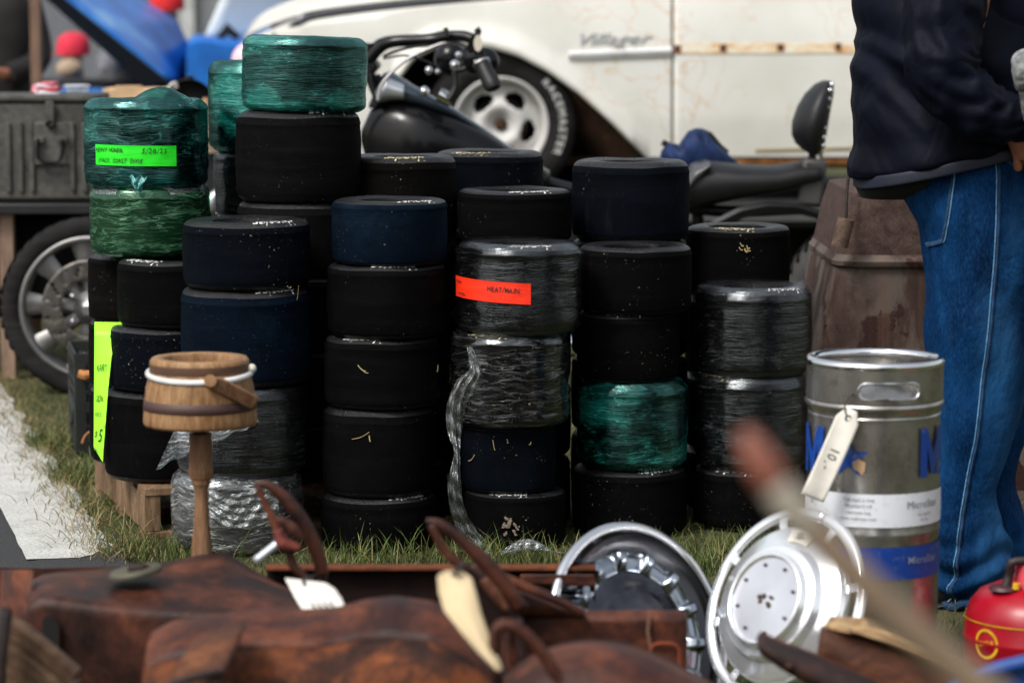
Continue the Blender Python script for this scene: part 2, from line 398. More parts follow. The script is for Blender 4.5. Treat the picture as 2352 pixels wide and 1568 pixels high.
# ------------------------------------------------------------------ grass
def grass_mat(name, stops):
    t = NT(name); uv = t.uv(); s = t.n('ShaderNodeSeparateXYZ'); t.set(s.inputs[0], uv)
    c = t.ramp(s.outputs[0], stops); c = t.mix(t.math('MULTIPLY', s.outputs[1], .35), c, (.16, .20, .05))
    return t.done(t.bsdf(c, .55, 0, None, .3))
def blades(pts, lo, hi, lean, wid, seed, curl=.5):
    r = np.random.default_rng(seed); n = len(pts); P = np.asarray(pts)
    h = r.uniform(lo, hi, n) * r.uniform(.6, 1.15, n); a = r.uniform(0, 2 * np.pi, n); ln = r.uniform(.2, 1, n) * lean * h
    w = r.uniform(.6, 1.2, n) * wid; fa = r.uniform(0, np.pi, n)
    dx, dy = np.cos(a), np.sin(a); wx, wy = np.cos(fa) * w, np.sin(fa) * w
    V = np.zeros((n, 7, 3)); segs = [(0, 0, 1), (.4, .22, .85), (.75, .62, .6)]
    for k, (hz, hl, ww) in enumerate(segs):
        for s2, j in ((-1, 0), (1, 1)):
            V[:, 2 * k + j, 0] = P[:, 0] + dx * ln * hl + s2 * wx * ww; V[:, 2 * k + j, 1] = P[:, 1] + dy * ln * hl + s2 * wy * ww
            V[:, 2 * k + j, 2] = P[:, 2] + h * hz
    V[:, 6, 0] = P[:, 0] + dx * ln; V[:, 6, 1] = P[:, 1] + dy * ln; V[:, 6, 2] = P[:, 2] + h * (1 - curl * .25 * r.uniform(0, 1, n))
    base = np.arange(n)[:, None] * 7
    q = np.concatenate([base + np.array([[0, 1, 3, 2]]), base + np.array([[2, 3, 5, 4]])]); tr = base + np.array([[4, 5, 6]])
    cr = r.uniform(0, 1, n); uv = np.zeros((n, 7, 2)); uv[:, :, 0] = cr[:, None]; uv[:, :, 1] = np.array([0, 0, .4, .4, .75, .75, 1])
    return V.reshape(-1, 3), q, tr, uv.reshape(-1, 2)
def fast_mesh(name, V, q, tr, uv, mat):
    me = bpy.data.meshes.new(name); me.vertices.add(len(V)); me.vertices.foreach_set('co', V.astype(np.float32).ravel())
    li = np.concatenate([q.ravel(), tr.ravel()]).astype(np.int32); me.loops.add(len(li)); me.loops.foreach_set('vertex_index', li)
    st_ = np.concatenate([np.arange(len(q)) * 4, len(q) * 4 + np.arange(len(tr)) * 3]).astype(np.int32)
    me.polygons.add(len(st_)); me.polygons.foreach_set('loop_start', st_)
    l = me.uv_layers.new(name='UVMap'); l.data.foreach_set('uv', uv[li].astype(np.float32).ravel())
    me.update(calc_edges=True); me.validate(); me.materials.append(mat)
    o = bpy.data.objects.new(name, me); COL.objects.link(o); return o
def scatter(n, fn, seed):
    r = np.random.default_rng(seed); out = []
    while len(out) < n:
        Y = 5.0 + (r.uniform() ** 1.3) * 6.5; x = r.uniform(-2.3, 2.3) * Y / 11 * 1.9
        if fn(x, Y, r): out.append((x, Y, 0))
    return out
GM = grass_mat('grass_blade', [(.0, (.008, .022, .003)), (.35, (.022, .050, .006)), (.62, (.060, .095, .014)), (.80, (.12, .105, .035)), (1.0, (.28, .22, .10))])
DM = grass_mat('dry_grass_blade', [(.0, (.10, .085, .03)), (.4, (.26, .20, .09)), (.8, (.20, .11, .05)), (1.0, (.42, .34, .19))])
def inside(x, Y, r): 
    e = x - line_x(Y, .05); return e > 0 or (e > -.06 and r.uniform() < .25 * (1 + e / .06))
pts = scatter(52000, inside, 1)
# taller tufts where nobody treads: along the feet of the stacks
tf = []
r3 = np.random.default_rng(5)
for cx_, cy_, k in [(1.15, 6.55, 1400), (.5, 6.45, 500), (.75, 6.6, 800), (.95, 6.35, 600), (-1.02, 6.62, 260), (-.8, 6.62, 300), (-.35, 6.5, 260), (.06, 6.5, 260), (-.12, 6.52, 200), (.36, 6.5, 300), (1.25, 6.9, 500), (1.0, 7.0, 300), (-1.25, 7.2, 500), (-1.25, 7.7, 900), (-1.45, 8.3, 800), (-1.14, 6.85, 160), (1.4, 6.2, 600)]:
    tf += [(cx_ + a, cy_ + b, 0) for a, b in zip(r3.normal(0, .10, k), r3.normal(0, .07, k))]
tf = [p for p in tf if p[0] > line_x(p[1], .01)]
A = blades(pts, .012, .028, 1.2, .0013, 11); B = blades(tf, .03, .085, 1.0, .0014, 12)
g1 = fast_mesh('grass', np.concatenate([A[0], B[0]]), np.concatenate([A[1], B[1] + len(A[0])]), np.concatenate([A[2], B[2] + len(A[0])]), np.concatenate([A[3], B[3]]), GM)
tag(g1, 'green grass growing round the feet of the tire stacks', 'grass', kind='stuff')
dp = [(line_x(Y, .03) + r3.normal(0, .05), Y, .008) for Y in r3.uniform(6.5, 11, 2600)] + [(x, Y, 0) for x, Y, _ in pts[:9000]]
D = blades(dp, .01, .05, 2.6, .0012, 13, 3.0)
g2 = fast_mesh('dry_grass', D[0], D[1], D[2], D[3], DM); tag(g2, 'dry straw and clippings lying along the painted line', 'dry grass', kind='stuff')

# ================================================================== tires
def ztop(r, R, h, sh, rs=.80):
    q = r / R
    if q <= rs: return h - .035 * R * max(0, (rs - q) / .24) ** 2
    t = min(1.0, (q - rs) / (1 - rs)); return h - sh * (1 - (1 - t ** 2.4) ** (1 / 2.4))
def tire_profiles(R, h, sh):
    up = []
    for q in (.56, .60, .66, .72, .77, .80, .84, .88, .92, .95, .975): up.append((q * R, ztop(q * R, R, h, sh)))
    tread = [up[-1]]
    for q in (.99, .998): tread.append((q * R, ztop(q * R, R, h, sh)))
    zt = tread[-1][1] - .011; zb = h - zt; tread += [(R * 1.007, zt + .008), (R * 1.005, zt + .005), (R * .998, zt + .002)]
    for k in range(1, 8):
        s = k / 8; tread.append((R * (1 + .010 * math.sin(math.pi * s)), zt + (zb - zt) * s))
    for q in (.998, .99, .975): tread.append((q * R, h - ztop(q * R, R, h, sh)))
    inner = [(.56 * R, up[0][1]), (.555 * R, up[0][1] - .012), (.60 * R, up[0][1] - .02), (.86 * R, up[0][1] - .024), (.90 * R, h * .6)]
    return up, tread, inner
TG = 'kart tires in the stacks'
HOO = {}
def tire(x, y, z0, z1, R, kind, label, wrap=None, phi=None, tilt=(0, 0), yel=False, txt='Hoosier', sh=None):
    h = z1 - z0; sh = sh or min(random.uniform(.11, .20) * h, .034)
    root = thing('kart_tire', label, 'tire', (x, y, z0), TG)
    up, tread, inner = tire_profiles(R, h, sh)
    M = Matrix.Translation((x, y, z0)) @ Matrix.Rotation(tilt[0], 4, 'X') @ Matrix.Rotation(tilt[1], 4, 'Y')
    s0 = random.uniform(0, 99)
    def place(g, a=.0012): return g.map(lambda p: M @ (p * (1 + wob(p, 9, a * 9, s0) + wob(p, 30, a * 2.5, s0)) + Vector((0, 0, wob(p, 14, a * 1.6, s0)))))
    obj('tread', place(lathe(tread, 72)), RUB[kind], root)
    top = obj('sidewall', place(lathe(inner[::-1] + up, 72)), SIDE, root)
    lo = [(r, h - z) for r, z in (inner[::-1] + up)][::-1]
    obj('sidewall', place(lathe(lo, 48)), SIDE, root)
    if phi is not None:
        key = txt
        if key not in HOO: HOO[key] = text_geo(txt, 1.0, shear=.28, bold=.022, sx=1.1, ls=1.05)
        s = .20 * R; rb = .885 * R
        def fn(p):
            r = rb + p.y * s; a = phi - p.x * s / rb        # reads clockwise seen from above
            return Vector((r * math.sin(a), -r * math.cos(a), ztop(r, R, h, sh) + .0012))
        obj('lettering', place(HOO[key].map(fn)), LETT_Y if yel else LETT, top, smooth=False)
    if wrap:
        wm, amp, puff = wrap
        e = .0035
        wp = [((r + e * .2), z + e) for r, z in up if r > .6 * R] + [(r + e, z + (e * .6 if z > h * .75 else 0)) for r, z in tread[1:]] + [(r, h - z - e * .5) for r, z in up[::-1][1:5]]
        # refine
        W2 = []
        for a, b in zip(wp[:-1], wp[1:]):
            n = max(1, int(math.hypot(a[0] - b[0], a[1] - b[1]) / .009))
            for k in range(n): W2.append((a[0] + (b[0] - a[0]) * k / n, a[1] + (b[1] - a[1]) * k / n))
        W2.append(wp[-1])
        def wr(p):
            r = math.hypot(p.x, p.y); a = math.atan2(p.y, p.x)
            q = Vector((a * 1.4 + s0, p.z * 38, 0)); d = amp * (mnoise.noise(q) + .6 * mnoise.noise(Vector((a * 7 + s0, p.z * 60, 3))) + .5 * mnoise.noise(p * 12 + Vector((s0, 0, 0)))) + amp * .8
            k = (r + d) / r
            z = p.z + (puff(a, r / R, p.z / h) if puff else 0) + amp * .5 * mnoise.noise(Vector((math.cos(a) * 4, math.sin(a) * 4, s0)))
            return M @ Vector((p.x * k, p.y * k, z))
        obj('plastic_wrap', lathe(W2, 128).map(wr), wm, root, smooth='all')
    return root, M
def zr(v, Y): return W(0, v, Y).z
def stack(Y, z0, items):
    """items bottom to top: (left, right, v of the top joint at the front, or of the far top edge for the last, kind, label, options)"""
    out = []; z = z0
    for i, it in enumerate(items):
        l, r, v, kind, label = it[:5]; opt = it[5] if len(it) > 5 else {}
        Yc = Y + opt.pop('dy', 0); x = (W(l, 800, Yc).x + W(r, 800, Yc).x) / 2; R = (W(r, 800, Yc).x - W(l, 800, Yc).x) / 2
        z1 = zr(v, Yc + .5 * R) if opt.pop('top', i == len(items) - 1) else zr(v, Yc - .93 * R)
        o, M = tire(x, Yc, z, z1, R, kind, label, **opt); out.append((o, x, Yc, z, z1, R, M)); z = z1
    return out
PI = math.pi
# stack on the pallet corner
S1 = stack(7.03, .127, [
    (238, 504, 905, 0, 'tall dull black bald tire at the front corner of the wooden pallet'),
    (250, 515, 757, 1, 'dark blue tinged tire left of the bucket rim', dict(tilt=(0, 0))),
    (273, 535, 602, 0, 'tire with treaded shoulder directly under the right half of the green wrapped tire', dict(phi=-.55, top=False))])
S1b = stack(7.30, .127, [
    (205, 470, 900, 0, 'tire mostly hidden behind the neon sign, at the back of the pallet corner'),
    (206, 470, 745, 2, 'half hidden tire behind the top of the neon sign'),
    (207, 465, 592, 2, 'brownish speckled bald tire under the left end of the green wrapped tire', dict(top=False))])
zt = max(S1[-1][4], S1b[-1][4])
SB = stack(7.16, zt, [
    (219, 480, 437, 0, 'tire wrapped in creased pale green film under the one with green tape', dict(wrap=(GREEN, .0035, lambda a, q, t: .006 if t > .9 and q > .75 and math.sin(a * 3) > .2 else 0))),
    (208, 477, 226, 0, 'tire in shiny teal film carrying a bright green tape label, top left of the stacks', dict(wrap=(TEAL2, .0026, lambda a, q, t: (.030 * max(0, 1 - ((math.degrees(a) + 62) / 36) ** 2) * (1 - abs(q - .74) / .3) if t > .8 and q < .95 else 0)), tilt=(R_(-1), 0)))])
# stack two, behind the bucket
S2 = stack(6.75, 0, [
    (395, 686, 1100, 0, 'bottom tire in crumpled clear film, right of the pallet behind the bucket post', dict(wrap=(CRUMP, .003, None), phi=-.1)),
    (405, 700, 893, 4, 'tire in clear film with a loose white flap, directly behind the bucket', dict(wrap=(CLEAR, .002, None))),
    (418, 713, 671, 3, 'plain navy blue bald tire just above and behind the bucket rim', dict(phi=.72)),
    (423, 714, 497, 1, 'speckled blue black bald tire topping the stack behind the wooden bucket', dict(phi=.66))])
# tall stack behind it
S3 = stack(7.05, .127, [
    (550, 830, 980, 0, 'hidden tire near the bottom of the tallest stack'),
    (550, 830, 810, 0, 'hidden tire low in the tallest stack'),
    (548, 830, 640, 0, 'mostly hidden tire third from the bottom of the tallest stack'),
    (550, 826, 468, 4, 'charcoal tire peeking out beneath the big dull black one in the tallest stack'),
    (548, 831, 258, 4, 'big dull black bald tire directly under the topmost teal wrapped one', dict(phi=.72)),
    (566, 838, 86, 0, 'highest tire of all, in teal stretch film, tilted against the cream car', dict(wrap=(TEAL, .0022, None), tilt=(0, R_(1.8))))])
S3b = stack(7.36, .127, [
    (498, 755, 1010, 0, 'hidden bottom tire of the back left stack'), (498, 755, 840, 0, 'hidden lower tire of the back left stack'),
    (498, 755, 670, 0, 'hidden middle tire of the back left stack'), (499, 756, 505, 0, 'hidden tire under the black wrapped one at the back'),
    (500, 752, 352, 0, 'black tire in clear film half hidden between the two left stacks', dict(wrap=(CLEAR, .002, None))),
    (491, 748, 140, 0, 'teal wrapped tire half hidden behind the tallest stack, its left side showing', dict(wrap=(TEAL, .0022, None)))])
S4 = stack(6.76, 0, [
    (735, 1000, 1148, 0, 'black bald tire on the grass left of centre, its white lettering seen at right', dict(phi=.70, txt='Hoosier')),
    (740, 998, 944, 0, 'tall black tire fourth from the top, with a pale curved scratch'),
    (745, 1012, 781, 0, 'black tire speckled with straw, third from the top of the left centre stack', dict(phi=-.35)),
    (753, 1025, 614, 0, 'black tire just under the teal blue bald one, lettering on its right shoulder', dict(phi=.22)),
    (765, 1028, 452, 3, 'bald tire with a teal blue sheen topping the left centre stack', dict(phi=.62))])
S5 = stack(7.14, 0, [
    (815, 1050, 1060, 0, 'hidden bottom tire behind the left centre stack'), (815, 1050, 900, 0, 'hidden tire low behind the left centre stack'),
    (815, 1050, 730, 0, 'hidden tire behind the left centre stack'), (815, 1050, 560, 0, 'tire mostly hidden behind the teal blue one'),
    (806, 1050, 353, 2, 'brown black tire with yellowed lettering, right of the tallest stack', dict(phi=.1, yel=True))])
S5b = stack(7.42, 0, [
    (1000, 1246, 1010, 0, 'hidden bottom tire of the back centre stack'), (1000, 1246, 860, 0, 'hidden tire low in the back centre stack'),
    (1000, 1246, 700, 0, 'hidden tire of the back centre stack'), (1000, 1246, 520, 0, 'tire hidden below the hindmost centre one'),
    (1000, 1247, 343, 1, 'hindmost centre tire with yellow lettering, in front of the cream car wheel', dict(phi=-.38, yel=True))])
S6 = stack(6.78, 0, [
    (1066, 1300, 1138, 0, 'bottom centre tire with white upside down lettering and a dried mud spot', dict(phi=-.12)),
    (1060, 1276, 983, 1, 'black tire flecked with straw, beside the hanging strip of clear film'),
    (1036, 1305, 772, 0, 'tire half covered in clear film with a long loose tail of plastic', dict(phi=-.42, yel=True, wrap=(CLEAR2, .0025, None))),
    (1050, 1330, 550, 0, 'tire in glossy clear film carrying a red orange tape label', dict(phi=.25, wrap=(CLEAR, .0025, None), tilt=(0, R_(.7))))])
S6b = stack(7.08, 0, [
    (1052, 1310, 1060, 0, 'hidden bottom tire behind the red labelled stack'), (1052, 1310, 890, 0, 'hidden tire low behind the red labelled stack'),
    (1052, 1310, 720, 0, 'hidden tire behind the red labelled one'), (1052, 1310, 562, 0, 'tire hidden just behind the red labelled one'),
    (1052, 1312, 430, 0, 'black tire with silvery lettering, standing behind and above the red labelled one', dict(phi=.35))])
S7 = stack(6.95, 0, [
    (1316, 1578, 1086, 0, 'bottom tire under the lowest teal wrapped one, behind the dark hubcap', dict(phi=.6)),
    (1331, 1574, 883, 0, 'teal wrapped tire low in the right centre stack', dict(wrap=(TEAL, .0022, None))),
    (1326, 1560, 724, 0, 'plain black tire resting on the low teal wrapped one', dict(phi=-.05)),
    (1326, 1587, 556, 0, 'black tire with open top and a crack down its tread, right centre stack')])
S7b = stack(7.24, 0, [
    (1313, 1578, 1000, 0, 'hidden bottom tire behind the right centre stack'), (1313, 1578, 830, 0, 'hidden tire low behind the right centre stack'),
    (1313, 1578, 670, 0, 'hidden tire behind the cracked one'),(1313, 1578, 558, 0, 'short tire hidden behind the open topped one'),
    (1313, 1580, 364, 1, 'tall blue black bald tire highest at right centre, in front of the motorcycle seat')])
S8 = stack(7.04, 0, [
    (1595, 1830, 1085, 0, 'bottom tire of the right hand stack, behind the blurred wooden handle', dict(phi=-.3)),
    (1600, 1852, 868, 0, 'film wrapped tire second from the ground in the right stack', dict(wrap=(CLEAR, .002, None), phi=-.9, yel=True)),
    (1597, 1862, 648, 0, 'wrapped tire with a standing corner of clear film, left of the keg rim', dict(wrap=(CLEAR, .0022, None), phi=.6))])
S8b = stack(7.32, 0, [
    (1573, 1810, 1040, 0, 'hidden bottom tire behind the right stack'), (1573, 1810, 870, 0, 'hidden tire low behind the right stack'),
    (1573, 1810, 690, 0, 'hidden tire behind the film cornered one'),
    (1573, 1811, 513, 0, 'plain black tire in front of the motorcycle rear wheel, at the right end', dict(phi=-.12, yel=True))])

# tape labels, flaps and tails belong to their tires
def tape(st, u0, u1, v0, v1, tilt, mat, name='tape_label', off=.0125):
    o, x, Y, z0, z1, R, M = st; Rr = R + off
    def ph(u): return math.asin(max(-.999, min(.999, (W(u, 800, Y - R * .9).x - x) / Rr)))
    a0, a1 = ph(u0), ph(u1); za, zb = zr(v1, Y - R), zr(v0, Y - R)
    def fn(s, t):
        a = a0 + (a1 - a0) * s; z = za + (zb - za) * t + tilt * (s - .5) * (zb - za)
        rr = Rr + .0012 * mnoise.noise(Vector((s * 6, t * 3, 1.0)))
        return Vector((x + rr * math.sin(a), Y - rr * math.cos(a), z))
    lab = obj(name, grid(40, 8, fn), mat, o, smooth='all'); tc = lab
    def put(g, s, t):       # flat writing centred at (s, t) of the tape
        a = a0 + (a1 - a0) * s; z = za + (zb - za) * t + tilt * (s - .5) * (zb - za); sl = tilt * (zb - za) / (Rr * (a1 - a0))
        def f2(p):
            aa = a + p.x / Rr; return Vector((x + (Rr + .0022) * math.sin(aa), Y - (Rr + .0022) * math.cos(aa), z + p.y + p.x * sl))
        obj('writing', g.map(f2), INK, tc, smooth=False)
    return put, (zb - za), Rr * (a1 - a0)
def tape_mat(name, c):
    t = NT(name); v = t.obj(); n = t.noise(t.vmul(t.uv(), (3, 26, 1)), 1.0, 3)
    col = t.ramp(n, [(.3, tuple(k * .72 for k in c)), (.6, c)])
    return t.done(t.bsdf(col, .45, 0, t.bump(n, .2, .002), .4))
NEON = tape_mat('tape_green', (.02, .85, .02)); RED = tape_mat('tape_red', (1.0, .035, .008))
put, hh, ww = tape(SB[1], 225, 411, 334, 381, -.06, NEON)
put(hand_text('HEAVY HONDA', hh * .30, 3, .80, .012), .20, .74); put(hand_text('5/28/23', hh * .34, 5, .95, .012), .74, .72)
put(hand_text('SPACE  COAST  DIXIE', hh * .29, 8, .80, .012), .33, .24)
put, hh, ww = tape(S6[3], 1046, 1219, 645, 693, -.24, RED)
put(hand_text('HEAT/MAIN', hh * .36, 11, .85, .012), .70, .62); put(hand_text('HONDA', hh * .20, 12, .8, .012), .10, .75); put(hand_text('LINGTON', hh * .20, 14, .8, .012), .14, .18)
# the teal rag end of film on the first wrapped tire
o, x, Y, z0, z1, R, M = SB[1]
P0 = W(318, 405, Y - R - .012)
obj('film_end', grid(14, 10, lambda s, t: Vector((P0.x + (s - .5) * .045 * (1 - .75 * t) + .002 * math.sin(t * 9), P0.y - .006 - .008 * t + .006 * math.sin(s * 11 + t * 5), P0.z - .036 * t + .005 * math.sin(s * 13)))), film('film_teal_rag', (.1, .5, .5), (.12, .55, .52), base=.5, lines=.5, patch=.3, fine=10, coarse=8, slope=6), o, smooth='all')
# the white flap behind the bucket
o = S2[1][0]
def flap(s, t):
    L0, L1 = W(597, 968, 6.55), W(360, 1075, 6.40); T0, T1 = W(575, 945, 6.585), W(400, 985, 6.50)
    a = L0.lerp(L1, t); b = T0.lerp(T1, t); p = b.lerp(a, s)
    p.y += .008 * math.sin(t * 14 + s * 4) + .006 * math.sin(s * 17 + t * 6); p.z += .004 * math.sin(t * 31) * s - .012 * math.sin(s * 3.14) * math.sin(t * 3.1)
    return p
obj('film_flap', grid(40, 24, flap), CRUMP, o, smooth='all')
def flap2(s, t):
    p = W(480 + 160 * s, 1120 + (70 + 20 * s) * t + 15 * math.sin(s * 5), 6.573 + .02 * (2 * s - 1) ** 2)
    p.y += .004 * math.sin(s * 23 + t * 11) + .003 * math.sin(t * 27 - s * 9); return p
obj('film_patch', grid(40, 24, flap2), CRUMP, S2[0][0], smooth='all')
# loose tail of film hanging from the half covered tire
o = S6[2][0]
path = [(1078, 795), (1092, 850), (1068, 885), (1048, 930), (1045, 990), (1050, 1040), (1044, 1100), (1050, 1160), (1072, 1215), (1108, 1262), (1150, 1292)]
wd_ = [12, 30, 50, 46, 34, 14, 30, 36, 42, 44, 14]
sp = spline([W(u, v, 6.60 - .02 * math.sin(i * 1.3)) for i, (u, v) in enumerate(path)], 7)
def tail(s, t):
    k = t * (len(sp) - 1); i = min(int(k), len(sp) - 2); p = sp[i].lerp(sp[i + 1], k - i)
    w = np.interp(t, np.linspace(0, 1, len(wd_)), wd_) * px(6.6)
    d = (sp[min(i + 2, len(sp) - 1)] - sp[max(0, i - 1)]).normalized(); n = Vector((-d.z, 0, d.x))
    q = p + n * (s - .5) * -w * 1.0; q.y += -.02 - .012 * math.sin(s * math.pi) + .006 * math.sin(s * 15 + t * 24) + .004 * math.sin(t * 90 + s * 4)
    return q
obj('film_tail', grid(22, 120, tail), CRUMP, o, smooth='all')
def foot(s, t):
    c = W(1150 + 150 * t, 1272 - 8 * math.sin(t * 3), 6.46); w = (.005 + .024 * math.sin(min(1, t * 1.3) * math.pi)) * (1 if t < .77 else .4); a = s * 2 * math.pi
    return Vector((c.x, c.y + math.cos(a) * w * .6 + .004 * math.sin(t * 40 + a * 2), max(.012, c.z) + w * .55 * (1 + math.sin(a)) * .9))
obj('film_foot', grid(22, 40, foot), CRUMP, o, smooth='all')
# pointed corner of film standing up on the right hand stack
o, x, Y, z0, z1, R, M = S8[2]
def corner(s, t):
    a = -.25 + 1.75 * s; rr = R * (.93 - .05 * t); hgt = .045 * s ** 1.5
    return Vector((x + rr * math.sin(a + .35), Y - rr * math.cos(a + .35) * .9, z1 - .008 + hgt * t + .003 * math.sin(s * 18 + t * 4)))
obj('film_corner', grid(30, 8, corner), CLEAR2, o, smooth='all')
# cuff of green film between the two wrapped tires
o, x, Y, z0, z1, R, M = SB[0]
def cuff(s, t):
    a = -1.35 + 2.9 * s; rr = R + .004 - .012 * t; hgt = .012 + .02 * max(0, mnoise.noise(Vector((s * 9, 0, 2)))) + (.022 if s > .93 else 0)
    return Vector((x + rr * math.sin(a), Y - rr * math.cos(a), z1 - .012 + hgt * t * 1.2))
obj('film_cuff', grid(60, 6, cuff), CRUMP, o, smooth='all')
# straw and mud stuck to treads
STRAW = simple('straw', (.45, .34, .16), .7); MUD = simple('mud', (.22, .17, .13), .9, var=.5, scale=200)
def bits(st, lst, mat=STRAW, nm='straw_bit'):
    o, x, Y, z0, z1, R, M = st; g = Geo()
    for u, v, du, dv, w in lst:
        pts = []
        for k in range(5):
            uu = u + du * k / 4; vv = v + dv * k / 4 + math.sin(k / 4 * math.pi) * 4
            xx = W(uu, vv, Y - R).x - x; aa = math.asin(max(-.98, min(.98, xx / (R + .004)))); Yf = Y - (R + .004) * math.cos(aa)
            p = W(uu, vv, Yf); pts.append(p)
        g = g + tube(pts, w, 5)
    obj(nm, g, mat, o)
bits(S4[2], [(822, 838, 18, 14, .0012), (830, 846, 16, 10, .0009), (1006, 838, -2, 16, .0016)])
bits(S4[1], [(808, 1008, 40, -16, .0006), (848, 1000, 3, 14, .0016)])
bits(S6[1], [(1132, 1010, 5, 24, .0008), (1090, 1044, -14, 14, .0010), (1215, 1020, 5, -6, .0008)])
bits(S6[0], [(1172 + random.uniform(-14, 14), 1210 + random.uniform(-22, 20), random.uniform(-8, 8), random.uniform(-6, 8), .0028) for _ in range(16)], MUD, 'mud_spot')
bits(S8b[3], [(1700 + random.uniform(-4, 18), 560 + random.uniform(-6, 14), 8, 6, .0012) for _ in range(6)])
bits(S2[3], [(686, 655, -4, 34, .0005), (660, 657, 9, 1, .0007)])

# ------------------------------------------------------------------ neon sign draped on the left stack
SIGNM = simple('neon_paper', (.36, 1.0, .03), .6, var=.04, bump=.03, Emission_Color=(.36, 1, .03, 1), Emission_Strength=0.0)
sg = thing('price_sign', 'neon yellow green paper sign hanging down the side of the left stack', 'sign', tuple(W(243, 1050, 6.9)))
def sgf(s, t):
    ul = np.interp(t, [0, .06, .5, .93, 1], [217, 217, 216, 215, 222]); ur = np.interp(t, [0, .06, .25, .5, .93, 1], [283, 268, 256, 248, 238, 236])
    v = np.interp(t, [0, .06, 1], [740, 762, 1050]) + (1 - s) * -1 + (s - .5) * (22 if t > .97 else 0)
    Y = 6.99 - .05 * s + .035 * (1 - t) * s - .03 * math.sin(t * 3.1) * .5
    if t < .06: Y += .05 * (1 - t / .06)
    return W(ul + (ur - ul) * s, v, Y)
sh_ = obj('paper', grid(16, 40, sgf), SIGNM, sg, smooth='all')
def on_sign(g, s0, t0, sx, sy):
    def f(p):
        q = sgf(min(.99, max(.01, s0 + p.x * sx)), t0 - p.y * sy); q.y -= .004; return q
    return g.map(f)
for tx, s0, t0, sx, sy, sz in (('KART', .48, .33, .26, .075, 1), ('GON', .42, .56, .30, .065, 1), ('RES', .36, .68, .27, .045, 1), ('$', .22, .83, .35, .055, 1.2), ('5', .62, .84, .5, .09, 1.5), ('00', .90, .77, .13, .035, 1)):
    obj('writing', on_sign(hand_text(tx, sz, ord(tx[0])), s0, t0, sx, sy), INK, sh_, smooth=False)

# ------------------------------------------------------------------ pallet
WOODP = rust('pallet_wood', [(.3, (.10, .055, .03)), (.55, (.24, .15, .085)), (.75, (.33, .22, .13))], 5, .75, .35, streak=(6, 1, 1))
pal = thing('wooden_pallet', 'weathered wooden pallet under the left stacks, its corner showing in the grass', 'pallet', (-.45, 7.2, 0))
c0 = Vector((-.898, 6.83, 0)); ex = Vector((.953, .302, 0)); ey = Vector((-.302, .953, 0)); rz = math.atan2(ex.y, ex.x)
def pb(nm, a0, a1, b0, b1, z0, z1):
    c = c0 + ex * ((a0 + a1) / 2) + ey * ((b0 + b1) / 2) + Vector((0, 0, (z0 + z1) / 2))
    obj(nm, box(c, (a1 - a0, b1 - b0, z1 - z0), rz), WOODP, pal, bevel=.002, smooth=False)
for b in (0, .165, .33, .495, .66): pb('deck_board', 0, 1.1, b, b + .10, .107, .126)
for a in (0.0, .52, 1.06): pb('stringer', a, a + .04, .004, .756, .018, .1065)
for b in (0, .33, .66): pb('bottom_board', 0, 1.1, b, b + .1, .0, .0175)

# ================================================================== things behind the stacks
def part_ring(c, R, r, seg=64, n=14):   # torus in the XZ plane
    V = []; Fc = []; UV = []
    for i in range(seg):
        a = 2 * PI * i / seg
        for j in range(n):
            b = 2 * PI * j / n; q = R + r * math.cos(b)
            V.append((c[0] + q * math.cos(a), c[1] + r * math.sin(b), c[2] + q * math.sin(a))); UV.append((i / seg, j / n))
    for i in range(seg):
        for j in range(n): Fc.append((i * n + j, i * n + (j + 1) % n, ((i + 1) % seg) * n + (j + 1) % n, ((i + 1) % seg) * n + j))
    return Geo(V, Fc, UV)
def to_y(g, c):      # lathe built round Z -> axle along Y (front of it faces the camera), centred at c
    return g.map(lambda p: Vector((c[0] + p.x, c[1] - p.z, c[2] + p.y)))
BLK = simple('black_plastic', (.006, .006, .007), .45, var=.3)
BLKG = simple('black_gloss', (.003, .003, .0035), .2, var=.2, bump=.02, spec=.3)
BLKM = simple('black_metal', (.012, .012, .013), .4, metal=.6)
CHR = simple('chrome', (.80, .80, .82), .10, metal=1.0, var=.05, bump=.02)
ALU = simple('dull_aluminium', (.20, .195, .19), .42, metal=.85, var=.25, bump=.1)
VINYL = simple('black_vinyl', (.009, .009, .010), .45, var=.2, bump=.3, bs=90, spec=.3)
MRUB = rubber('road_tire_rubber', (.017, .016, .016), rough=.7, grit=.1)
def road_tire(root, c, R, rr, w, treadpat=True, mat=None):
    h = (R - rr)
    pr = [(rr, -w * .36), (rr + h * .25, -w * .48), (rr + h * .6, -w * .5), (R - h * .12, -w * .43), (R, -w * .28), (R + .002, 0), (R, w * .28), (R - h * .12, w * .43), (rr + h * .6, w * .5), (rr + h * .25, w * .48), (rr, w * .36)]
    o = obj('tire', to_y(lathe(pr, 72), c), mat or MRUB, root, smooth='all')
    if treadpat:
        g = Geo()
        for k in range(46):
            a = 2 * PI * k / 46
            for s in (-1, 1):
                p = [Vector((c[0] + (R + .001) * math.cos(a + s * .0 + t * .10), c[1] - s * w * (.04 + .36 * t), c[2] + (R + .001 - .02 * t ** 3) * math.sin(a + t * .10))) for t in np.linspace(0, 1, 5)]
                g = g + tube(p, .006, 4)
        obj('tread_groove', g, RUB[0], o)
    return o

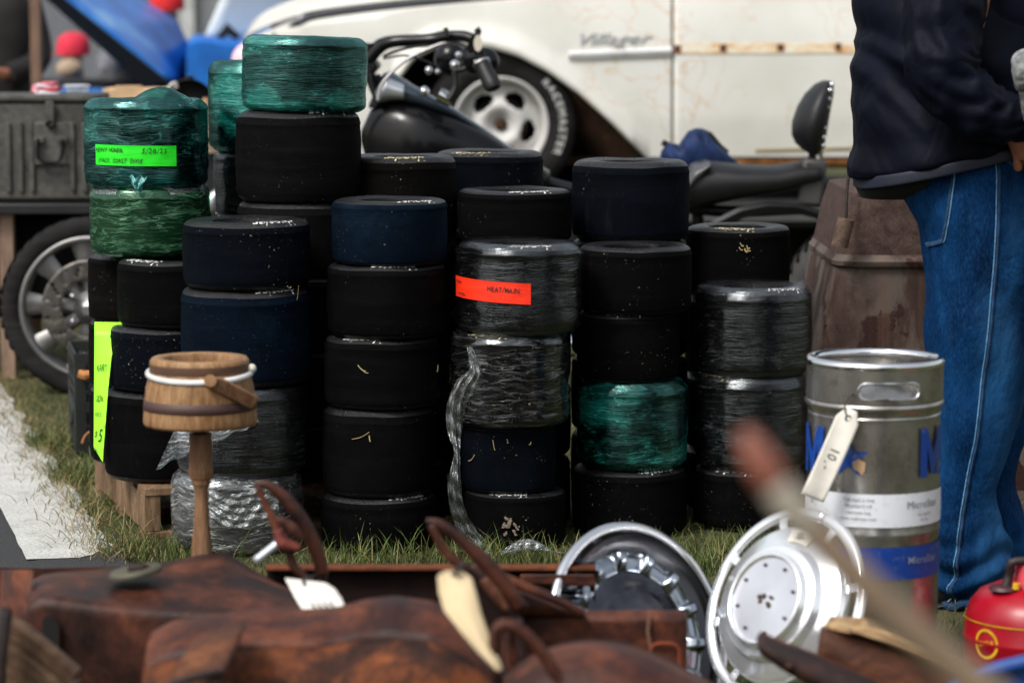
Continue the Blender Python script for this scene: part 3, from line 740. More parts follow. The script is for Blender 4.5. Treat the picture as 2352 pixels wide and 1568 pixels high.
# ------------------------------------------------------------------ cream car on a trailer
YC = 12.7
def cream_mat():
    t = NT('cream_car_paint'); v = t.obj(False)
    base = t.ramp(t.noise(v, 2.2, 5), [(.3, (.54, .525, .47)), (.7, (.66, .65, .61))])
    dv = t.n('ShaderNodeTexNoise'); t.set(dv.inputs['Vector'], v); dv.inputs['Scale'].default_value = 3; dv.inputs['Detail'].default_value = 5
    w = t.n('ShaderNodeVectorMath', operation='MULTIPLY_ADD'); t.set(w.inputs[0], dv.outputs['Color']); w.inputs[1].default_value = (.6, .6, .6); t.set(w.inputs[2], v)
    vo = t.n('ShaderNodeTexVoronoi', feature='DISTANCE_TO_EDGE'); t.set(vo.inputs['Vector'], w.outputs[0]); vo.inputs['Scale'].default_value = 5.5
    crk = t.ramp(vo.outputs['Distance'], [(.0, 1.0), (.035, 0.0)])
    m = t.ramp(t.noise(v, 1.7, 3), [(.50, 0.0), (.60, 1.0)])
    c = t.mix(t.math('MULTIPLY', t.math('MULTIPLY', crk, m), .5), base, (.52, .30, .12))
    sp = t.ramp(t.noise(t.vmul(v, (1, 1, .45)), 9, 6, .7), [(.655, 0.0), (.73, 1.0)])
    c = t.mix(t.math('MULTIPLY', sp, .75), c, (.48, .22, .05))
    return t.done(t.bsdf(c, .38, 0, t.bump(t.noise(v, 40, 3), .05, .003), .5))
CREAM = cream_mat()
RUSTL = rust('body_rust', [(.3, (.10, .04, .015)), (.55, (.30, .12, .03)), (.75, (.55, .36, .18))], 14, .85)
RUSTD = rust('underbody_rust', [(.3, (.015, .009, .006)), (.6, (.07, .035, .018)), (.8, (.16, .08, .035))], 7, .9)
car = thing('cream_car', 'rusty cream old car with a white slotted wheel, behind the motorcycle', 'car', (W(1900, 470, YC).x, YC + .9, .45))
wc = W(1150, 287, YC)
topc = [(536, 150), (545, 112), (575, 88), (620, 70), (700, 46), (860, 26), (1060, 6), (1300, -14), (1545, -30), (2000, -40), (2700, -40), (3300, -20), (3900, 30), (3950, 120)]
arch = [(862, 465), (880, 300), (905, 195), (950, 135), (1000, 110), (1060, 103), (1130, 110), (1190, 128), (1260, 165), (1330, 215), (1400, 278), (1455, 332), (1490, 366)]
def car_pt(u, v, dy=0.0):
    t = (v + 30) / 400.0
    y = YC + dy + .10 * max(0, .35 - t) ** 1.5 * 2.2 + .07 * max(0, t - .75) + (.55 * max(0, (700 - u) / 164) ** 2.2 if u < 700 else 0) + (.4 * max(0, (u - 3700) / 250) ** 2 if u > 3700 else 0)
    return W(u, v, y)
def panel(u0, u1, nu, bot, nm, nv=26):
    tu = [a for a, _ in topc]; tv = [b for _, b in topc]
    def fn(s, t):
        u = u0 + (u1 - u0) * s; vt = np.interp(u, tu, tv); vb = bot(u); t = t ** 1.6; v = vb + (vt - vb) * t
        e = -.055 * math.exp(-((vb - v - 10) / 26) ** 2) * (1 if 870 < u < 1492 else 0) * min(1, (u - 870) / 60, (1492 - u) / 40)
        return car_pt(u, v, e)
    return obj(nm, grid(nu, nv, fn), CREAM, car, smooth='all', solid=.004)
au = [a for a, _ in arch]; av = [b for _, b in arch]
def bot_f(u):
    if u < 862: return 300 + min(60, (u - 536) * .5)
    if u <= 1490: return float(np.interp(u, au, av))
    return 362
fen = panel(536, 1542.5, 240, bot_f, 'fender')
door = panel(1547, 2480, 60, lambda u: 361, 'door')
panel(2485, 3950, 80, lambda u: 352 if not 3000 < u < 3500 else 352 - 200 * math.sqrt(max(0, 1 - ((u - 3250) / 250) ** 2)), 'rear_quarter')
obj('sill', loft([[W(u, v, YC + y) for v, y in ((363, .045), (367, .015), (378, .02), (386, .07), (386, .3), (363, .3))] for u in np.linspace(1492, 3000, 20)]), RUSTL, car)
obj('arch_lip', loft([[car_pt(u + du, v + dv, y) for du, dv, y in ((0, 0, -.008), (1.5, 3, .0), (0, 4, .16), (0, 0, .16))] for u, v in zip(np.interp(np.linspace(0, 12, 60), range(13), au), np.interp(np.linspace(0, 12, 60), range(13), av))]), CREAM, car)
# inner wing, seen rusty behind the arch
obj('inner_fender', loft([[car_pt(u, v + 4, .02), car_pt(u - 60, v + 30, .12), car_pt(u - 110, v + 60, .45), car_pt(u - 110, v + 50, .5), car_pt(u, v - 10, .10)] for u, v in [(1230, 150), (1290, 190), (1350, 232), (1410, 288), (1460, 337), (1500, 372), (1500, 440)]]), RUSTD, car)
obj('wheel_well', to_y(lathe([(.66, -.02), (.66, -.55), (.001, -.56)], 40), (wc.x, YC + .12, wc.z)), simple('under_black', (.003, .003, .003), .9), car)
# hood, cowl, glass, roof
def across(u, v, k):     # a point k of the way across to the far side
    p = car_pt(u, v); p = p.copy(); p.y = p.y + k * 1.78; p.z += .07 * math.sin(k * PI); return p
def hood(s, t):
    u = 560 + (1500 - 560) * s; v = float(np.interp(u, [a for a, _ in topc], [b for _, b in topc])) - 10 - 10 * min(1, s * 5)
    p = across(u, v, t); p.z += .03 * math.sin(t * PI); return p
obj('hood', grid(40, 20, hood), CREAM, car, smooth='all', solid=.006)
trimp = spline([car_pt(u, v, .01) for u, v in ((628, 84), (680, 58), (722, 41), (860, 22), (1060, 3), (1300, -16), (1540, -31))], 8)
obj('hood_seal', tube(trimp, [.014, .018, .017, .016, .015], 8), simple('dark_trim', (.02, .022, .028), .35), car)
obj('hood_bead', tube([p + Vector((0, .01, .024)) for p in trimp], .009, 8), simple('pale_trim', (.55, .56, .58), .3, metal=.5), car)
bodyb = [across(1500, -30, 0), across(1500, -30, 1)]
GLS = simple('car_glass', (.02, .025, .03), .05, bump=0)
obj('windshield', Geo([across(1480, -30, .04), across(1480, -30, .96), across(1760, -210, .86), across(1760, -210, .14)], [(0, 1, 2, 3)]), GLS, car, solid=.006, smooth=False)
obj('roof', grid(12, 8, lambda s, t: across(1750 + 1900 * s, -215 - 20 * math.sin(s * PI), .12 + .76 * t)), CREAM, car, smooth='all', solid=.02)
for u0 in (1760, 2490, 3600): obj('roof_pillar', tube([across(u0 - (270 if u0 == 1760 else 0), -34, .03), across(u0, -212, .13)], .03, 8), CREAM, car)
obj('side_glass', grid(4, 2, lambda s, t: across(1520 + 2150 * s + 230 * t * (1 - s) , -34 - 176 * t, .05 + .08 * t)), GLS, car, solid=.005)
obj('side_panel', grid(20, 6, lambda s, t: across(540 + 3400 * s, (float(np.interp(540 + 3400 * s, [a for a, _ in topc], [b for _, b in topc]))) * (1 - t) + 350 * t, 1.0)), CREAM, car, smooth='all')
obj('floor_pan', box(((W(1900, 350, YC).x + W(900, 350, YC).x) / 2 + 1.2, YC + .9, W(0, 375, YC).z), (5.2, 1.4, .04)), RUSTD, car)
# headlamp end
hl = car_pt(552, 112, .02)
obj('headlight', to_y(lathe([(.001, .03), (.05, .025), (.085, 0), (.095, -.03)], 24), (hl.x + .07, hl.y - .22, hl.z - .06)), simple('headlamp_glass', (.75, .50, .56), .2), car)
# trim strip, bare rusty channel, script
strip = [car_pt(1306 + 237 * k / 8, 128 - 9 * k / 8, -.012) for k in range(9)]
obj('trim_strip', loft([[p + Vector((0, 0, .017)), p + Vector((0, -.014, .006)), p + Vector((0, -.004, -.016)), p + Vector((0, .02, -.016)), p + Vector((0, .02, .017))] for p in strip]), simple('trim_white_metal', (.78, .78, .80), .3, metal=.3), fen)
def bandm():
    t = NT('trim_scar'); v = t.obj(False)
    c = t.ramp(t.noise(t.vmul(v, (1, 1, 3)), 9, 7, .7), [(.38, (.72, .68, .58)), (.52, (.70, .55, .36)), (.64, (.55, .25, .06)), (.75, (.25, .08, .02))])
    return t.done(t.bsdf(c, .7))
obj('trim_channel', loft([[car_pt(u, 100 + (u - 1550) * -.004 + a, -.003 + b) for a, b in ((0, 0), (0, -.003), (24, -.003), (24, 0))] for u in np.linspace(1549, 2478, 30)]), bandm(), door)
for u, v, w in ((1556, 113, 16), (1661, 111, 15), (1793, 110, 16), (1925, 108, 14), (2060, 106, 14)):
    obj('clip_hole', loft([[car_pt(u + a, v + b, -.008), car_pt(u + a, v + b, .0)] for a, b in ((-w / 2, -8), (w / 2, -9), (w / 2, 9), (-w / 2, 8), (-w / 2, -8))], closed=False) + Geo([car_pt(u + a, v + b, -.008) for a, b in ((-w / 2, -8), (w / 2, -9), (w / 2, 9), (-w / 2, 8))], [(0, 1, 2, 3)]), simple('rust_hole', (.10, .028, .008), .9), door, smooth=False)
obj('crease', tube([car_pt(u, 346 - (u - 1730) * .022 if u < 2600 else 326, -.002) for u in np.linspace(1735, 2478, 20)], .007, 6), simple('crease_brown', (.22, .17, .08), .8), door)  # thin brown line along the door crease
gap = obj('panel_gap', loft([[car_pt(u - 2.6, v, .004), car_pt(u + 2.6, v, .004), car_pt(u + 2.6, v, .03), car_pt(u - 2.6, v, .03)] for u, v in ((1544.7, -28), (1544.7, 80), (1545, 200), (1545, 345))]), simple('gap_brown', (.09, .05, .025), .9), car)  # dark brown strip set into the gap beside the door
sc_ = text_geo('Villager', 1.0, shear=.45, sx=1.35, ls=.98, bold=-.016)
def scr(p):
    q = car_pt(1402 + p.x * 44, 90 - p.y * 40 - p.x * 1.0, -.008); return q + Vector((0, -p.z * .01, 0))
obj('lettering', sc_.map(scr), simple('badge_metal', (.36, .37, .38), .3, metal=.3), fen, smooth=False, solid=.006)
# wheel
wr = thing('w', None, None, tuple(wc)); wr.name = 'front_wheel'; wr.parent = car; wr.location = wc - wloc(car)
wcc = (wc.x, YC + .10, wc.z); pxc = px(YC)
Rt, Rr2 = 176 * pxc * .99, 108 * pxc
t_ = road_tire(wr, wcc, Rt, Rr2 * .98, .22, False)
WHT = simple('wheel_white', (.50, .49, .47), .5, var=.12, scale=20)
rimg = lathe([(Rr2, .085), (Rr2 * 1.02, .095), (Rr2 * .97, .098), (Rr2 * .93, .075), (Rr2 * .90, .03), (Rr2 * .84, .012)], 64)
rm_ = obj('rim', to_y(rimg, wcc), WHT, wr, smooth='all')
# disc with real slots: radial grid with holes left out
V = []; Fc = []; NA, NR = 180, 16; hub = []
for i in range(NA):
    a = 2 * PI * i / NA
    for j in range(NR + 1):
        q = .05 + (.85 - .05) * j / NR; z = .015 + .055 * math.exp(-((q - .40) / .22) ** 2) - .03 * (q > .8) * (q - .8) * 5
        V.append((q * Rr2 * math.cos(a), q * Rr2 * math.sin(a), z))
for i in range(NA):
    a = 360 * (i + .5) / NA
    for j in range(NR):
        q = .05 + .8 * (j + .5) / NR; d = min(abs((a - c + 180) % 360 - 180) for c in (130 - 72 * k for k in range(5)))
        if ((d * PI / 180 * q) / .25) ** 2 + ((q - .60) / .145) ** 2 < 1: continue
        a0 = i * (NR + 1) + j; a1 = ((i + 1) % NA) * (NR + 1) + j; Fc.append((a0, a0 + 1, a1 + 1, a1))
obj('wheel_disc', to_y(Geo(V, Fc), wcc), WHT, wr, smooth='all', solid=.008)
obj('hub', to_y(lathe([(.001, .06), (.02, .058), (.026, .05), (.03, .02)], 24), wcc), RUSTD, wr)
obj('brake_drum', to_y(lathe([(.001, -.02), (.12, -.02), (.13, -.1)], 32), wcc), simple('drum_dark', (.01, .006, .004), .9), wr)
tl = text_geo('RACEMASTER', 1.0, bold=.03, sx=1.0, ls=1.3)
def rml(p):
    rm = (Rt + Rr2) / 2 * 1.0; a = R_(9) - p.x * .048 / rm; q = rm + p.y * .046
    return Vector((wcc[0] + q * math.cos(a), wcc[1] - .1118, wcc[2] + q * math.sin(a)))
obj('lettering', tl.map(rml), simple('tire_letter', (.42, .42, .40), .7, var=.5, scale=30), t_, smooth=False)
for u0 in (3250,):
    w2 = W(u0, 290, YC); w2.y = YC + .12
    road_tire(car, w2, .34, .2, .24, False)
    obj('rim', to_y(lathe([(.2, .1), (.19, .05), (.001, .06)], 40), w2), WHT, car)

trl = thing('car_trailer', 'dark flat trailer deck underneath the old cream car', 'trailer', (W(1900, 470, YC).x, YC + .9, 0))
TD = simple('trailer_dark', (.006, .006, .006), .8)
zt_ = W(0, 465, YC - .1).z
obj('deck', box((W(1700, 0, YC).x + .6, YC + .9, zt_ - .05), (7.0, 2.3, .1)), TD, trl, bevel=.01)
obj('side_rail', box((W(1700, 0, YC).x + .6, YC - .27, zt_ - .04), (7.0, .03, .06)), simple('rail_grey', (.06, .06, .06), .5), trl)
for dx in (.3, 1.2):
    c = (W(1900, 0, YC).x + dx, YC + .2, .28); road_tire(trl, c, .28, .17, .18, False); obj('rim', to_y(lathe([(.17, .05), (.1, .03), (.001, .04)], 24), c), WHT, trl)
obj('skirt', box((W(1700, 0, YC).x + .6, YC + .5, zt_ / 2), (6.0, .1, zt_ - .16)), TD, trl)
obj('wheel_chock', box((W(1150, 0, YC).x + .42, YC + .2, zt_ + .05), (.12, .2, .1), ry=.4), TD, trl)

# ------------------------------------------------------------------ motorcycle
YM = 9.55
moto = thing('motorcycle', 'long black motorcycle with raked fork, studded backrest and bare handlebar behind the tires', 'motorcycle', tuple(G(1100, 905)))
def wheel(nm, c, R, rr, w, rimm, spokes=9, slot=True):
    wr = bpy.data.objects.new(nm, None); COL.objects.link(wr); wr.parent = moto; wr.location = Vector(c) - wloc(moto)
    road_tire(wr, c, R, rr * 1.0, w)
    obj('rim', to_y(lathe([(rr * 1.02, .035), (rr * .99, .045), (rr * .94, .042), (rr * .92, .02), (rr * .90, -.02), (rr * .94, -.04), (rr * 1.02, -.035)], 64), c), rimm, wr, smooth='all')
    g = Geo()
    for k in range(spokes):
        a = 2 * PI * k / spokes + .3
        d = Vector((math.cos(a), 0, math.sin(a))); n = Vector((-math.sin(a), 0, math.cos(a))); C = Vector(c)
        w0, w1 = rr * .10, rr * .20
        ring = lambda q, w_, y: [C + d * (rr * q) + n * w_ + Vector((0, -y, 0)), C + d * (rr * q) + n * (w_ * .5) + Vector((0, -y - .012, 0)), C + d * (rr * q) - n * (w_ * .5) + Vector((0, -y - .012, 0)), C + d * (rr * q) - n * w_ + Vector((0, -y, 0)), C + d * (rr * q) + Vector((0, .01, 0))]
        g = g + loft([ring(.22, w0, .012), ring(.55, w0, .008), ring(.70, w0 * 1.3, .006), ring(.92, w1 * .9, .008)])
    obj('spokes', g, rimm, wr)
    obj('hub', to_y(lathe([(.001, .06), (rr * .10, .058), (rr * .12, .045), (rr * .24, .035), (rr * .26, .0), (rr * .24, -.04), (.001, -.06)], 32), c), rimm, wr, smooth='all')
    hol = rr * .62
    dv = []; df = []; NA = 96; rad = [.40, .46, .52, .58, .64, .68]
    for i in range(NA):
        for j, q in enumerate(rad):
            a = 2 * PI * i / NA; dv.append((q * rr * math.cos(a), q * rr * math.sin(a), .05))
    for i in range(NA):
        for j in range(5):
            if 1 <= j <= 3 and (i + j) % 6 == 0: continue
            df.append((i * 6 + j, i * 6 + j + 1, ((i + 1) % NA) * 6 + j + 1, ((i + 1) % NA) * 6 + j))
    obj('brake_disc', to_y(Geo(dv, df), c), simple('disc_steel', (.10, .09, .08), .4, metal=.7), wr, smooth='all', solid=.004)
    for k in range(5):
        a = 2 * PI * k / 5
        obj('bolt', to_y(ball((rr * .3 * math.cos(a), rr * .3 * math.sin(a), .055), .009, 8, 6), c), CHR, wr)
    return wr
pm = px(YM)
fw = W(212, 704, YM); wheel('front_wheel', tuple(fw), 206 * pm, 163 * pm, .10, ALU)
_keep = MRUB; MRUB = rubber('rear_tire_rubber', (.045, .043, .042), rough=.8, grit=.1, spec=.3)  # lighter copy of the road tire rubber makes up for missing light
rw = W(2015, 715, YM); wheel('rear_wheel', tuple(rw), 226 * pm, 150 * pm, .16, simple('rim_pale', (.42, .40, .34), .4, metal=.3)); MRUB = _keep
FK = simple('fork_white', (.62, .64, .66), .25, metal=.4)
for s in (-1, 1):
    a = fw + Vector((0, s * .10, 0)); b = W(845, 145, YM) + Vector((0, s * .10, 0))
    obj('fork_tube', tube([a, a.lerp(b, .45), a.lerp(b, .46), b], [.028, .026, .02, .02], 14), FK, moto)
obj('caliper', ball(fw + Vector((.07, -.08, -.10)), (.05, .03, .07)), ALU, moto)
obj('triple_clamp', box(W(848, 150, YM), (.06, .28, .05), ry=.7), BLKM, moto, bevel=.01)
obj('axle', cyl(fw + Vector((0, -.13, 0)), fw + Vector((0, .13, 0)), .016), CHR, moto)
hb = [(842, 148), (872, 112), (905, 97), (990, 92), (1030, 84), (1065, 84), (1090, 92)]
obj('handlebar', tube(spline([W(u, v, YM - .12 - .02 * i) for i, (u, v) in enumerate(hb)], 8), .0185, 14), BLKG, moto)
obj('handlebar', tube(spline([W(u - 10, v - 2, YM + .12 + .04 * i) for i, (u, v) in enumerate(hb[:5])], 8), .0185, 14), BLKG, moto)
obj('riser', tube([W(846, 150, YM - .05), W(850, 100, YM - .05)], .02), BLKM, moto)
cab = simple('steel_braid', (.35, .34, .34), .35, metal=.6)
obj('cable', tube(spline([W(u, v, YM - .2) for u, v in ((868, 230), (880, 190), (930, 140), (990, 110), (1030, 98), (1062, 103), (1082, 118))], 8), .006, 8), cab, moto)
obj('cable', tube(spline([W(u, v, YM - .16) for u, v in ((880, 135), (930, 128), (970, 138), (1010, 155))], 8), .0035, 6), BLK, moto)
obj('cable', tube(spline([W(u, v, YM - .18) for u, v in ((855, 200), (862, 245), (846, 160))], 6), .005, 6), BLK, moto)
obj('cable', tube(spline([W(u, v, YM - .19) for u, v in ((880, 130), (915, 116), (950, 108), (985, 104))], 8), .005, 6), BLK, moto)
mir = obj('master_cylinder', loft([[W(u + a, v + b, YM - .28 + c) for a, b, c in ((-14, 10, 0), (-4, -14, 0), (8, -22, 0), (14, -10, 0), (6, 14, 0), (-8, 22, 0))] for u, v, in ((1085, 100),)] + [[W(1085 + a, 98 + b, YM - .20) for a, b in ((-14, 10), (-4, -14), (8, -22), (14, -10), (6, 14), (-8, 22))]]), BLKG, moto)
obj('mirror_lens', loft([[W(1098 + 10 * math.cos(a), 100 + 19 * math.sin(a), y) for a in np.linspace(0, 2 * PI, 16, endpoint=False)] for y in (YM - .300, YM - .285)]), simple('amber_pale', (.55, .50, .40), .3), moto)
obj('lever', tube([W(u, v, YM - .27) for u, v in ((1094, 66), (1099, 72), (1094, 84))], .011, 8), BLK, moto)
obj('lever', tube([W(u, v, YM - .24) for u, v in ((1024, 64), (1026, 84))], .008, 8), BLK, moto)
obj('switch_housing', ball(W(1090, 135, YM - .24), (.045, .04, .05)), BLKG, moto)
obj('switch_housing', ball(W(1112, 140, YM - .24), (.05, .04, .045)), BLKG, moto)
obj('grip', tube([W(1107, 148, YM - .30), W(1113, 160, YM - .31), W(1131, 196, YM - .36), W(1134, 204, YM - .365)], [.030, .026, .030, .024], 16), VINYL, moto)
obj('grip_collar', tube([W(1105, 144, YM - .295), W(1109, 152, YM - .30)], .030, 16), CHR, moto)
obj('headlight_bucket', ball(W(1035, 135, YM - .02), (.055, .06, .06)), BLKG, moto)
for u, v, r in ((985, 162, .014), (1005, 165, .010), (1045, 150, .018), (1070, 140, .014), (1053, 127, .012)): obj('bolt', ball(W(u, v, YM - .14), r, 10, 8), CHR, moto)
obj('lever', tube(spline([W(u, v, YM - .25) for u, v in ((1070, 125), (1082, 140), (1066, 158), (1046, 162))], 5), .009, 8), BLKM, moto)
obj('rear_brake_hose', tube(spline([W(u, v, YM - .22) for u, v in ((1046, 162), (1047, 200), (1030, 230))], 5), .012, 8), BLK, moto)
def tank(u0, u1, top, bot, hw, y0=0.0, n=20):
    rings = []
    for k in range(n + 1):
        s = k / n; u = u0 + (u1 - u0) * s; vt = np.interp(u, [a for a, _ in top], [b for _, b in top]); vb = np.interp(u, [a for a, _ in bot], [b for _, b in bot])
        a = W(u, vt, YM); b = W(u, vb, YM); cz = (a.z + b.z) / 2; hz = max(.002, (a.z - b.z) / 2); w = hw(s)
        rings.append([Vector((a.x, YM + y0 + w * math.copysign(abs(math.sin(t)) ** .8, math.sin(t)), cz + hz * math.copysign(abs(math.cos(t)) ** .75, math.cos(t)))) for t in np.linspace(0, 2 * PI, 28, endpoint=False)])
    return loft(rings)
obj('fuel_tank', tank(830, 1262, [(830, 300), (842, 262), (862, 240), (905, 228), (960, 236), (1040, 262), (1120, 302), (1180, 343), (1262, 392)], [(830, 330), (850, 400), (900, 440), (1262, 440)], lambda s: .17 * math.sin(min(1, .12 + s * 2.2) * PI / 2) * (1 - .6 * s)), BLKG, moto, smooth='all')
DASH = simple('dash_panel', (.07, .095, .12), .22, metal=.5, var=.3)
obj('tank_dash', tank(848, 1182, [(848, 238), (862, 205), (886, 160), (895, 160), (950, 196), (1050, 252), (1120, 300), (1182, 344)], [(848, 250), (905, 234), (960, 242), (1040, 268), (1182, 348)], lambda s: .09 * (1 - .7 * s) * min(1, .3 + s * 8)), DASH, moto, smooth='all')
obj('dash_highlight_plate', tank(868, 930, [(868, 205), (888, 168), (930, 190)], [(868, 240), (900, 232), (930, 232)], lambda s: .10), simple('dash_bright', (.5, .53, .56), .2, metal=.6), moto, smooth='all')
cp = W(1022, 222, YM - .10)
obj('fuel_cap', cyl(W(1008, 216, YM - .1), W(1038, 232, YM - .1), .024), CHR, moto)
obj('knob', ball(W(975, 210, YM - .1), .017), CHR, moto)
obj('seat', tank(1560, 1880, [(1560, 440), (1580, 392), (1598, 372), (1622, 368), (1700, 377), (1780, 380), (1840, 370), (1880, 372)], [(1560, 470), (1600, 478), (1700, 455), (1800, 440), (1880, 420)], lambda s: .13 + .02 * math.sin(s * PI)), VINYL, moto, smooth='all')
obj('seat_nose', tank(1566, 1625, [(1566, 415), (1590, 376), (1625, 368)], [(1566, 450), (1590, 425), (1625, 380)], lambda s: .155), simple('seat_grey', (.06, .06, .063), .4), moto, smooth='all')
def bk(rs):
    rings = []
    for v, l, r in ((186, 1890, 1906), (194, 1872, 1914), (215, 1850, 1914), (245, 1832, 1908), (280, 1820, 1902), (310, 1819, 1897), (330, 1828, 1893), (345, 1845, 1886), (353, 1858, 1876)):
        a = W(l, v, YM); b = W(r, v, YM); c = (a + b) / 2; h = (b.x - a.x) / 2; w = .15 * (1 - ((v - 275) / 100) ** 2 * .55)
        rings.append([Vector((c.x + h * math.cos(t), YM + w * math.sin(t), c.z)) for t in np.linspace(0, 2 * PI, 28, endpoint=False)])
    return loft(rings)
bkr = obj('backrest', bk(0), VINYL, moto, smooth='all')
for u, v in ((1907, 208), (1904, 228), (1900, 247), (1893, 295), (1892, 316), (1891, 335), (1911, 195)):
    obj('stud', ball(W(u, v, YM - .10), .0085, 10, 8), CHR, bkr)
obj('backrest_strut', tube([W(1866, 350, YM - .02), W(1862, 385, YM - .02)], .013), BLKM, moto)
obj('backrest_strut', tube([W(1884, 345, YM - .05), W(1880, 385, YM - .05)], .011), CHR, moto)
obj('side_plate', box(W(1866, 420, YM - .10), (.085, .03, .16), ry=.1), simple('plate_grey', (.035, .033, .033), .55), moto, bevel=.015)
fp = [(1600, 540), (1640, 505), (1700, 475), (1760, 463), (1830, 466), (1885, 482)]
obj('rear_fender', loft([[W(u, v, YM - .11), W(u, v + 10, YM - .12), W(u + 8, v + 26, YM - .115), W(u + 8, v + 24, YM + .11), W(u, v, YM + .11)] for u, v in [tuple(p) for p in np.stack([np.interp(np.linspace(0, 5, 24), range(6), [a for a, _ in fp]), np.interp(np.linspace(0, 5, 24), range(6), [b for _, b in fp])], 1)]]), BLKM, moto)
obj('engine', union([cyl(W(1330, 640, YM), W(1250, 480, YM), .085), cyl(W(1350, 640, YM), W(1440, 490, YM), .085), ball(W(1350, 690, YM), (.22, .14, .16)), box(W(1500, 640, YM), (.28, .2, .24))]), BLKM, moto)
obj('frame', union([tube(spline([W(848, 170, YM), W(950, 420, YM), W(1050, 700, YM), W(1200, 800, YM), W(1600, 790, YM), rw], 8), .02), tube(spline([W(860, 180, YM), W(1200, 400, YM), W(1600, 480, YM), W(1850, 480, YM)], 8), .02), tube([W(1600, 480, YM + .05), W(1640, 780, YM + .05)], .02), cyl(rw + Vector((0, -.16, 0)), rw + Vector((0, .16, 0)), .015)]), BLKM, moto)
obj('exhaust_pipe', tube(spline([W(1280, 560, YM - .14), W(1200, 720, YM - .17), W(1400, 800, YM - .17), W(2100, 770, YM - .17)], 8), .035), CHR, moto)
obj('kickstand', tube([W(1250, 790, YM - .12), Vector((W(1250, 790, YM).x - .05, YM - .3, .01))], .012), BLKM, moto)
tl2 = text_geo('20X', 1, bold=.02, ls=1.2)
# blue padded bag strapped over the tank tail
BLU = simple('blue_nylon', (.006, .018, .065), .6, var=.6, scale=30, bump=.6, spec=.2)
bag = thing('folded_blue_bag', 'small dark blue padded bag resting in front of the motorcycle seat', 'bag', tuple(W(1590, 380, YM + .2)))
bt = [(1520, 380), (1526, 352), (1540, 336), (1552, 334), (1566, 342), (1574, 328), (1590, 306), (1610, 299), (1632, 308), (1655, 336), (1672, 350), (1705, 380)]
def ribs(p): return p + Vector((0, -.010 * abs(math.sin((p.x + p.z * .6) * 70)), 0))
obj('padded_body', tank(1520, 1705, bt, [(1520, 392), (1560, 410), (1705, 410)], lambda s: .09 * math.sin(min(1, .15 + s * 3, .15 + (1 - s) * 3) * PI / 2), .2, 60).map(ribs), BLU, bag, smooth='all')
obj('piping', tube([W(u, v, YM + .19) for u, v in bt[1:-1]], .007, 6), BLK, bag)
obj('buckle', box(W(1531, 332, YM + .2), (.035, .02, .022), ry=.5), BLK, bag, bevel=.004)

# ------------------------------------------------------------------ left background: bench, metal box, clutter, milk crate
YB = 9.95
STEELG = rust('painted_box_steel', [(.3, (.030, .029, .025)), (.5, (.075, .073, .063)), (.75, (.13, .125, .11))], 7, .6, .2)
bench = thing('wooden_bench', 'rough wooden bench at the left edge that carries the grey metal box', 'bench', tuple(G(60, 920)))
zbn = W(0, 463, YB).z
WD = rust('grey_brown_wood', [(.3, (.12, .07, .045)), (.6, (.26, .17, .12)), (.8, (.36, .26, .2))], 4, .8, streak=(1, 1, .2))
obj('bench_top', box((W(30, 0, YB).x, YB + .25, zbn - .02), (1.0, .7, .035)), BLK, bench, bevel=.004)
for u in (8, -260):
    for dy in (-.02, .5): obj('leg', box((W(u, 0, YB).x, YB + dy, (zbn - .04) / 2), (.05, .05, zbn - .04)), WD, bench, bevel=.003)
obj('shelf_box', box((W(60, 0, YB).x, YB + .3, zbn - .24), (.72, .5, .36)), simple('dark_tote', (.0018, .0018, .002), .9, spec=.1), bench, bevel=.01)
mb = thing('metal_box', 'grey olive ribbed steel box with a drop handle, on the bench at left', 'box', tuple(W(90, 462, YB)))
x0, x1 = W(-120, 0, YB).x, W(213, 0, YB).x; zb, ztp = W(0, 461, YB).z, W(0, 236, YB).z
obj('body', box(((x0 + x1) / 2, YB + .16, (zb + ztp) / 2), (x1 - x0, .30, ztp - zb)), STEELG, mb, bevel=.012)
zl = W(0, 218, YB).z
obj('lid', box(((x0 + x1) / 2, YB + .16, (ztp + zl) / 2 + .001), (x1 - x0 + .02, .32, zl - ztp)), STEELG, mb, bevel=.01)
for u in (-60, 12, 40, 66, 160, 188): obj('rib', box((W(u, 0, YB).x, YB + .004, (zb + ztp) / 2 - .02), (.018, .014, (ztp - zb) * .72)), STEELG, mb, bevel=.005)
obj('handle_plate', box((W(115, 0, YB).x, YB + .004, W(0, 330, YB).z), (.13, .012, .15)), STEELG, mb, bevel=.005)
hd = obj('handle', tube(spline([W(u, v, YB - .02) for u, v in ((88, 318), (86, 350), (94, 368), (130, 370), (142, 356), (144, 320))], 6), .0075, 8), BLKM, mb)
for u in (90, 143): obj('handle_bracket', box(W(u, 322, YB - .012), (.035, .02, .02)), STEELG, mb, bevel=.003)
obj('latch', box(W(115, 262, YB - .008), (.03, .016, .09)), STEELG, mb, bevel=.004)
obj('latch_ring', tube([W(u, v, YB - .018) for u, v in ((105, 285), (115, 296), (126, 285), (115, 278), (105, 285))], .005, 6), BLKM, mb)
YT = 10.9
tab = thing('work_table', 'dark table of clutter standing behind the grey metal box', 'table', tuple(G(250, 870)))
ztb = W(0, 232, YT).z; xa, xb = W(-100, 0, YT).x, W(540, 0, YT).x
obj('table_top', box(((xa + xb) / 2, YT + .3, ztb - .02), (xb - xa, .8, .035)), WD, tab, bevel=.004)
for a in (xa + .06, xb - .06):
    for dy in (.0, .6): obj('leg', box((a, YT + dy, (ztb - .04) / 2), (.05, .05, ztb - .04)), WD, tab, bevel=.003)
obj('apron', box(((xa + xb) / 2, YT - .05, ztb - .12), (xb - xa - .1, .02, .14)), BLK, tab)
tb = thing('cardboard_tray', 'tan cardboard tray beyond the rim of the green taped tire', 'tray', tuple(W(310, 228, YT)))
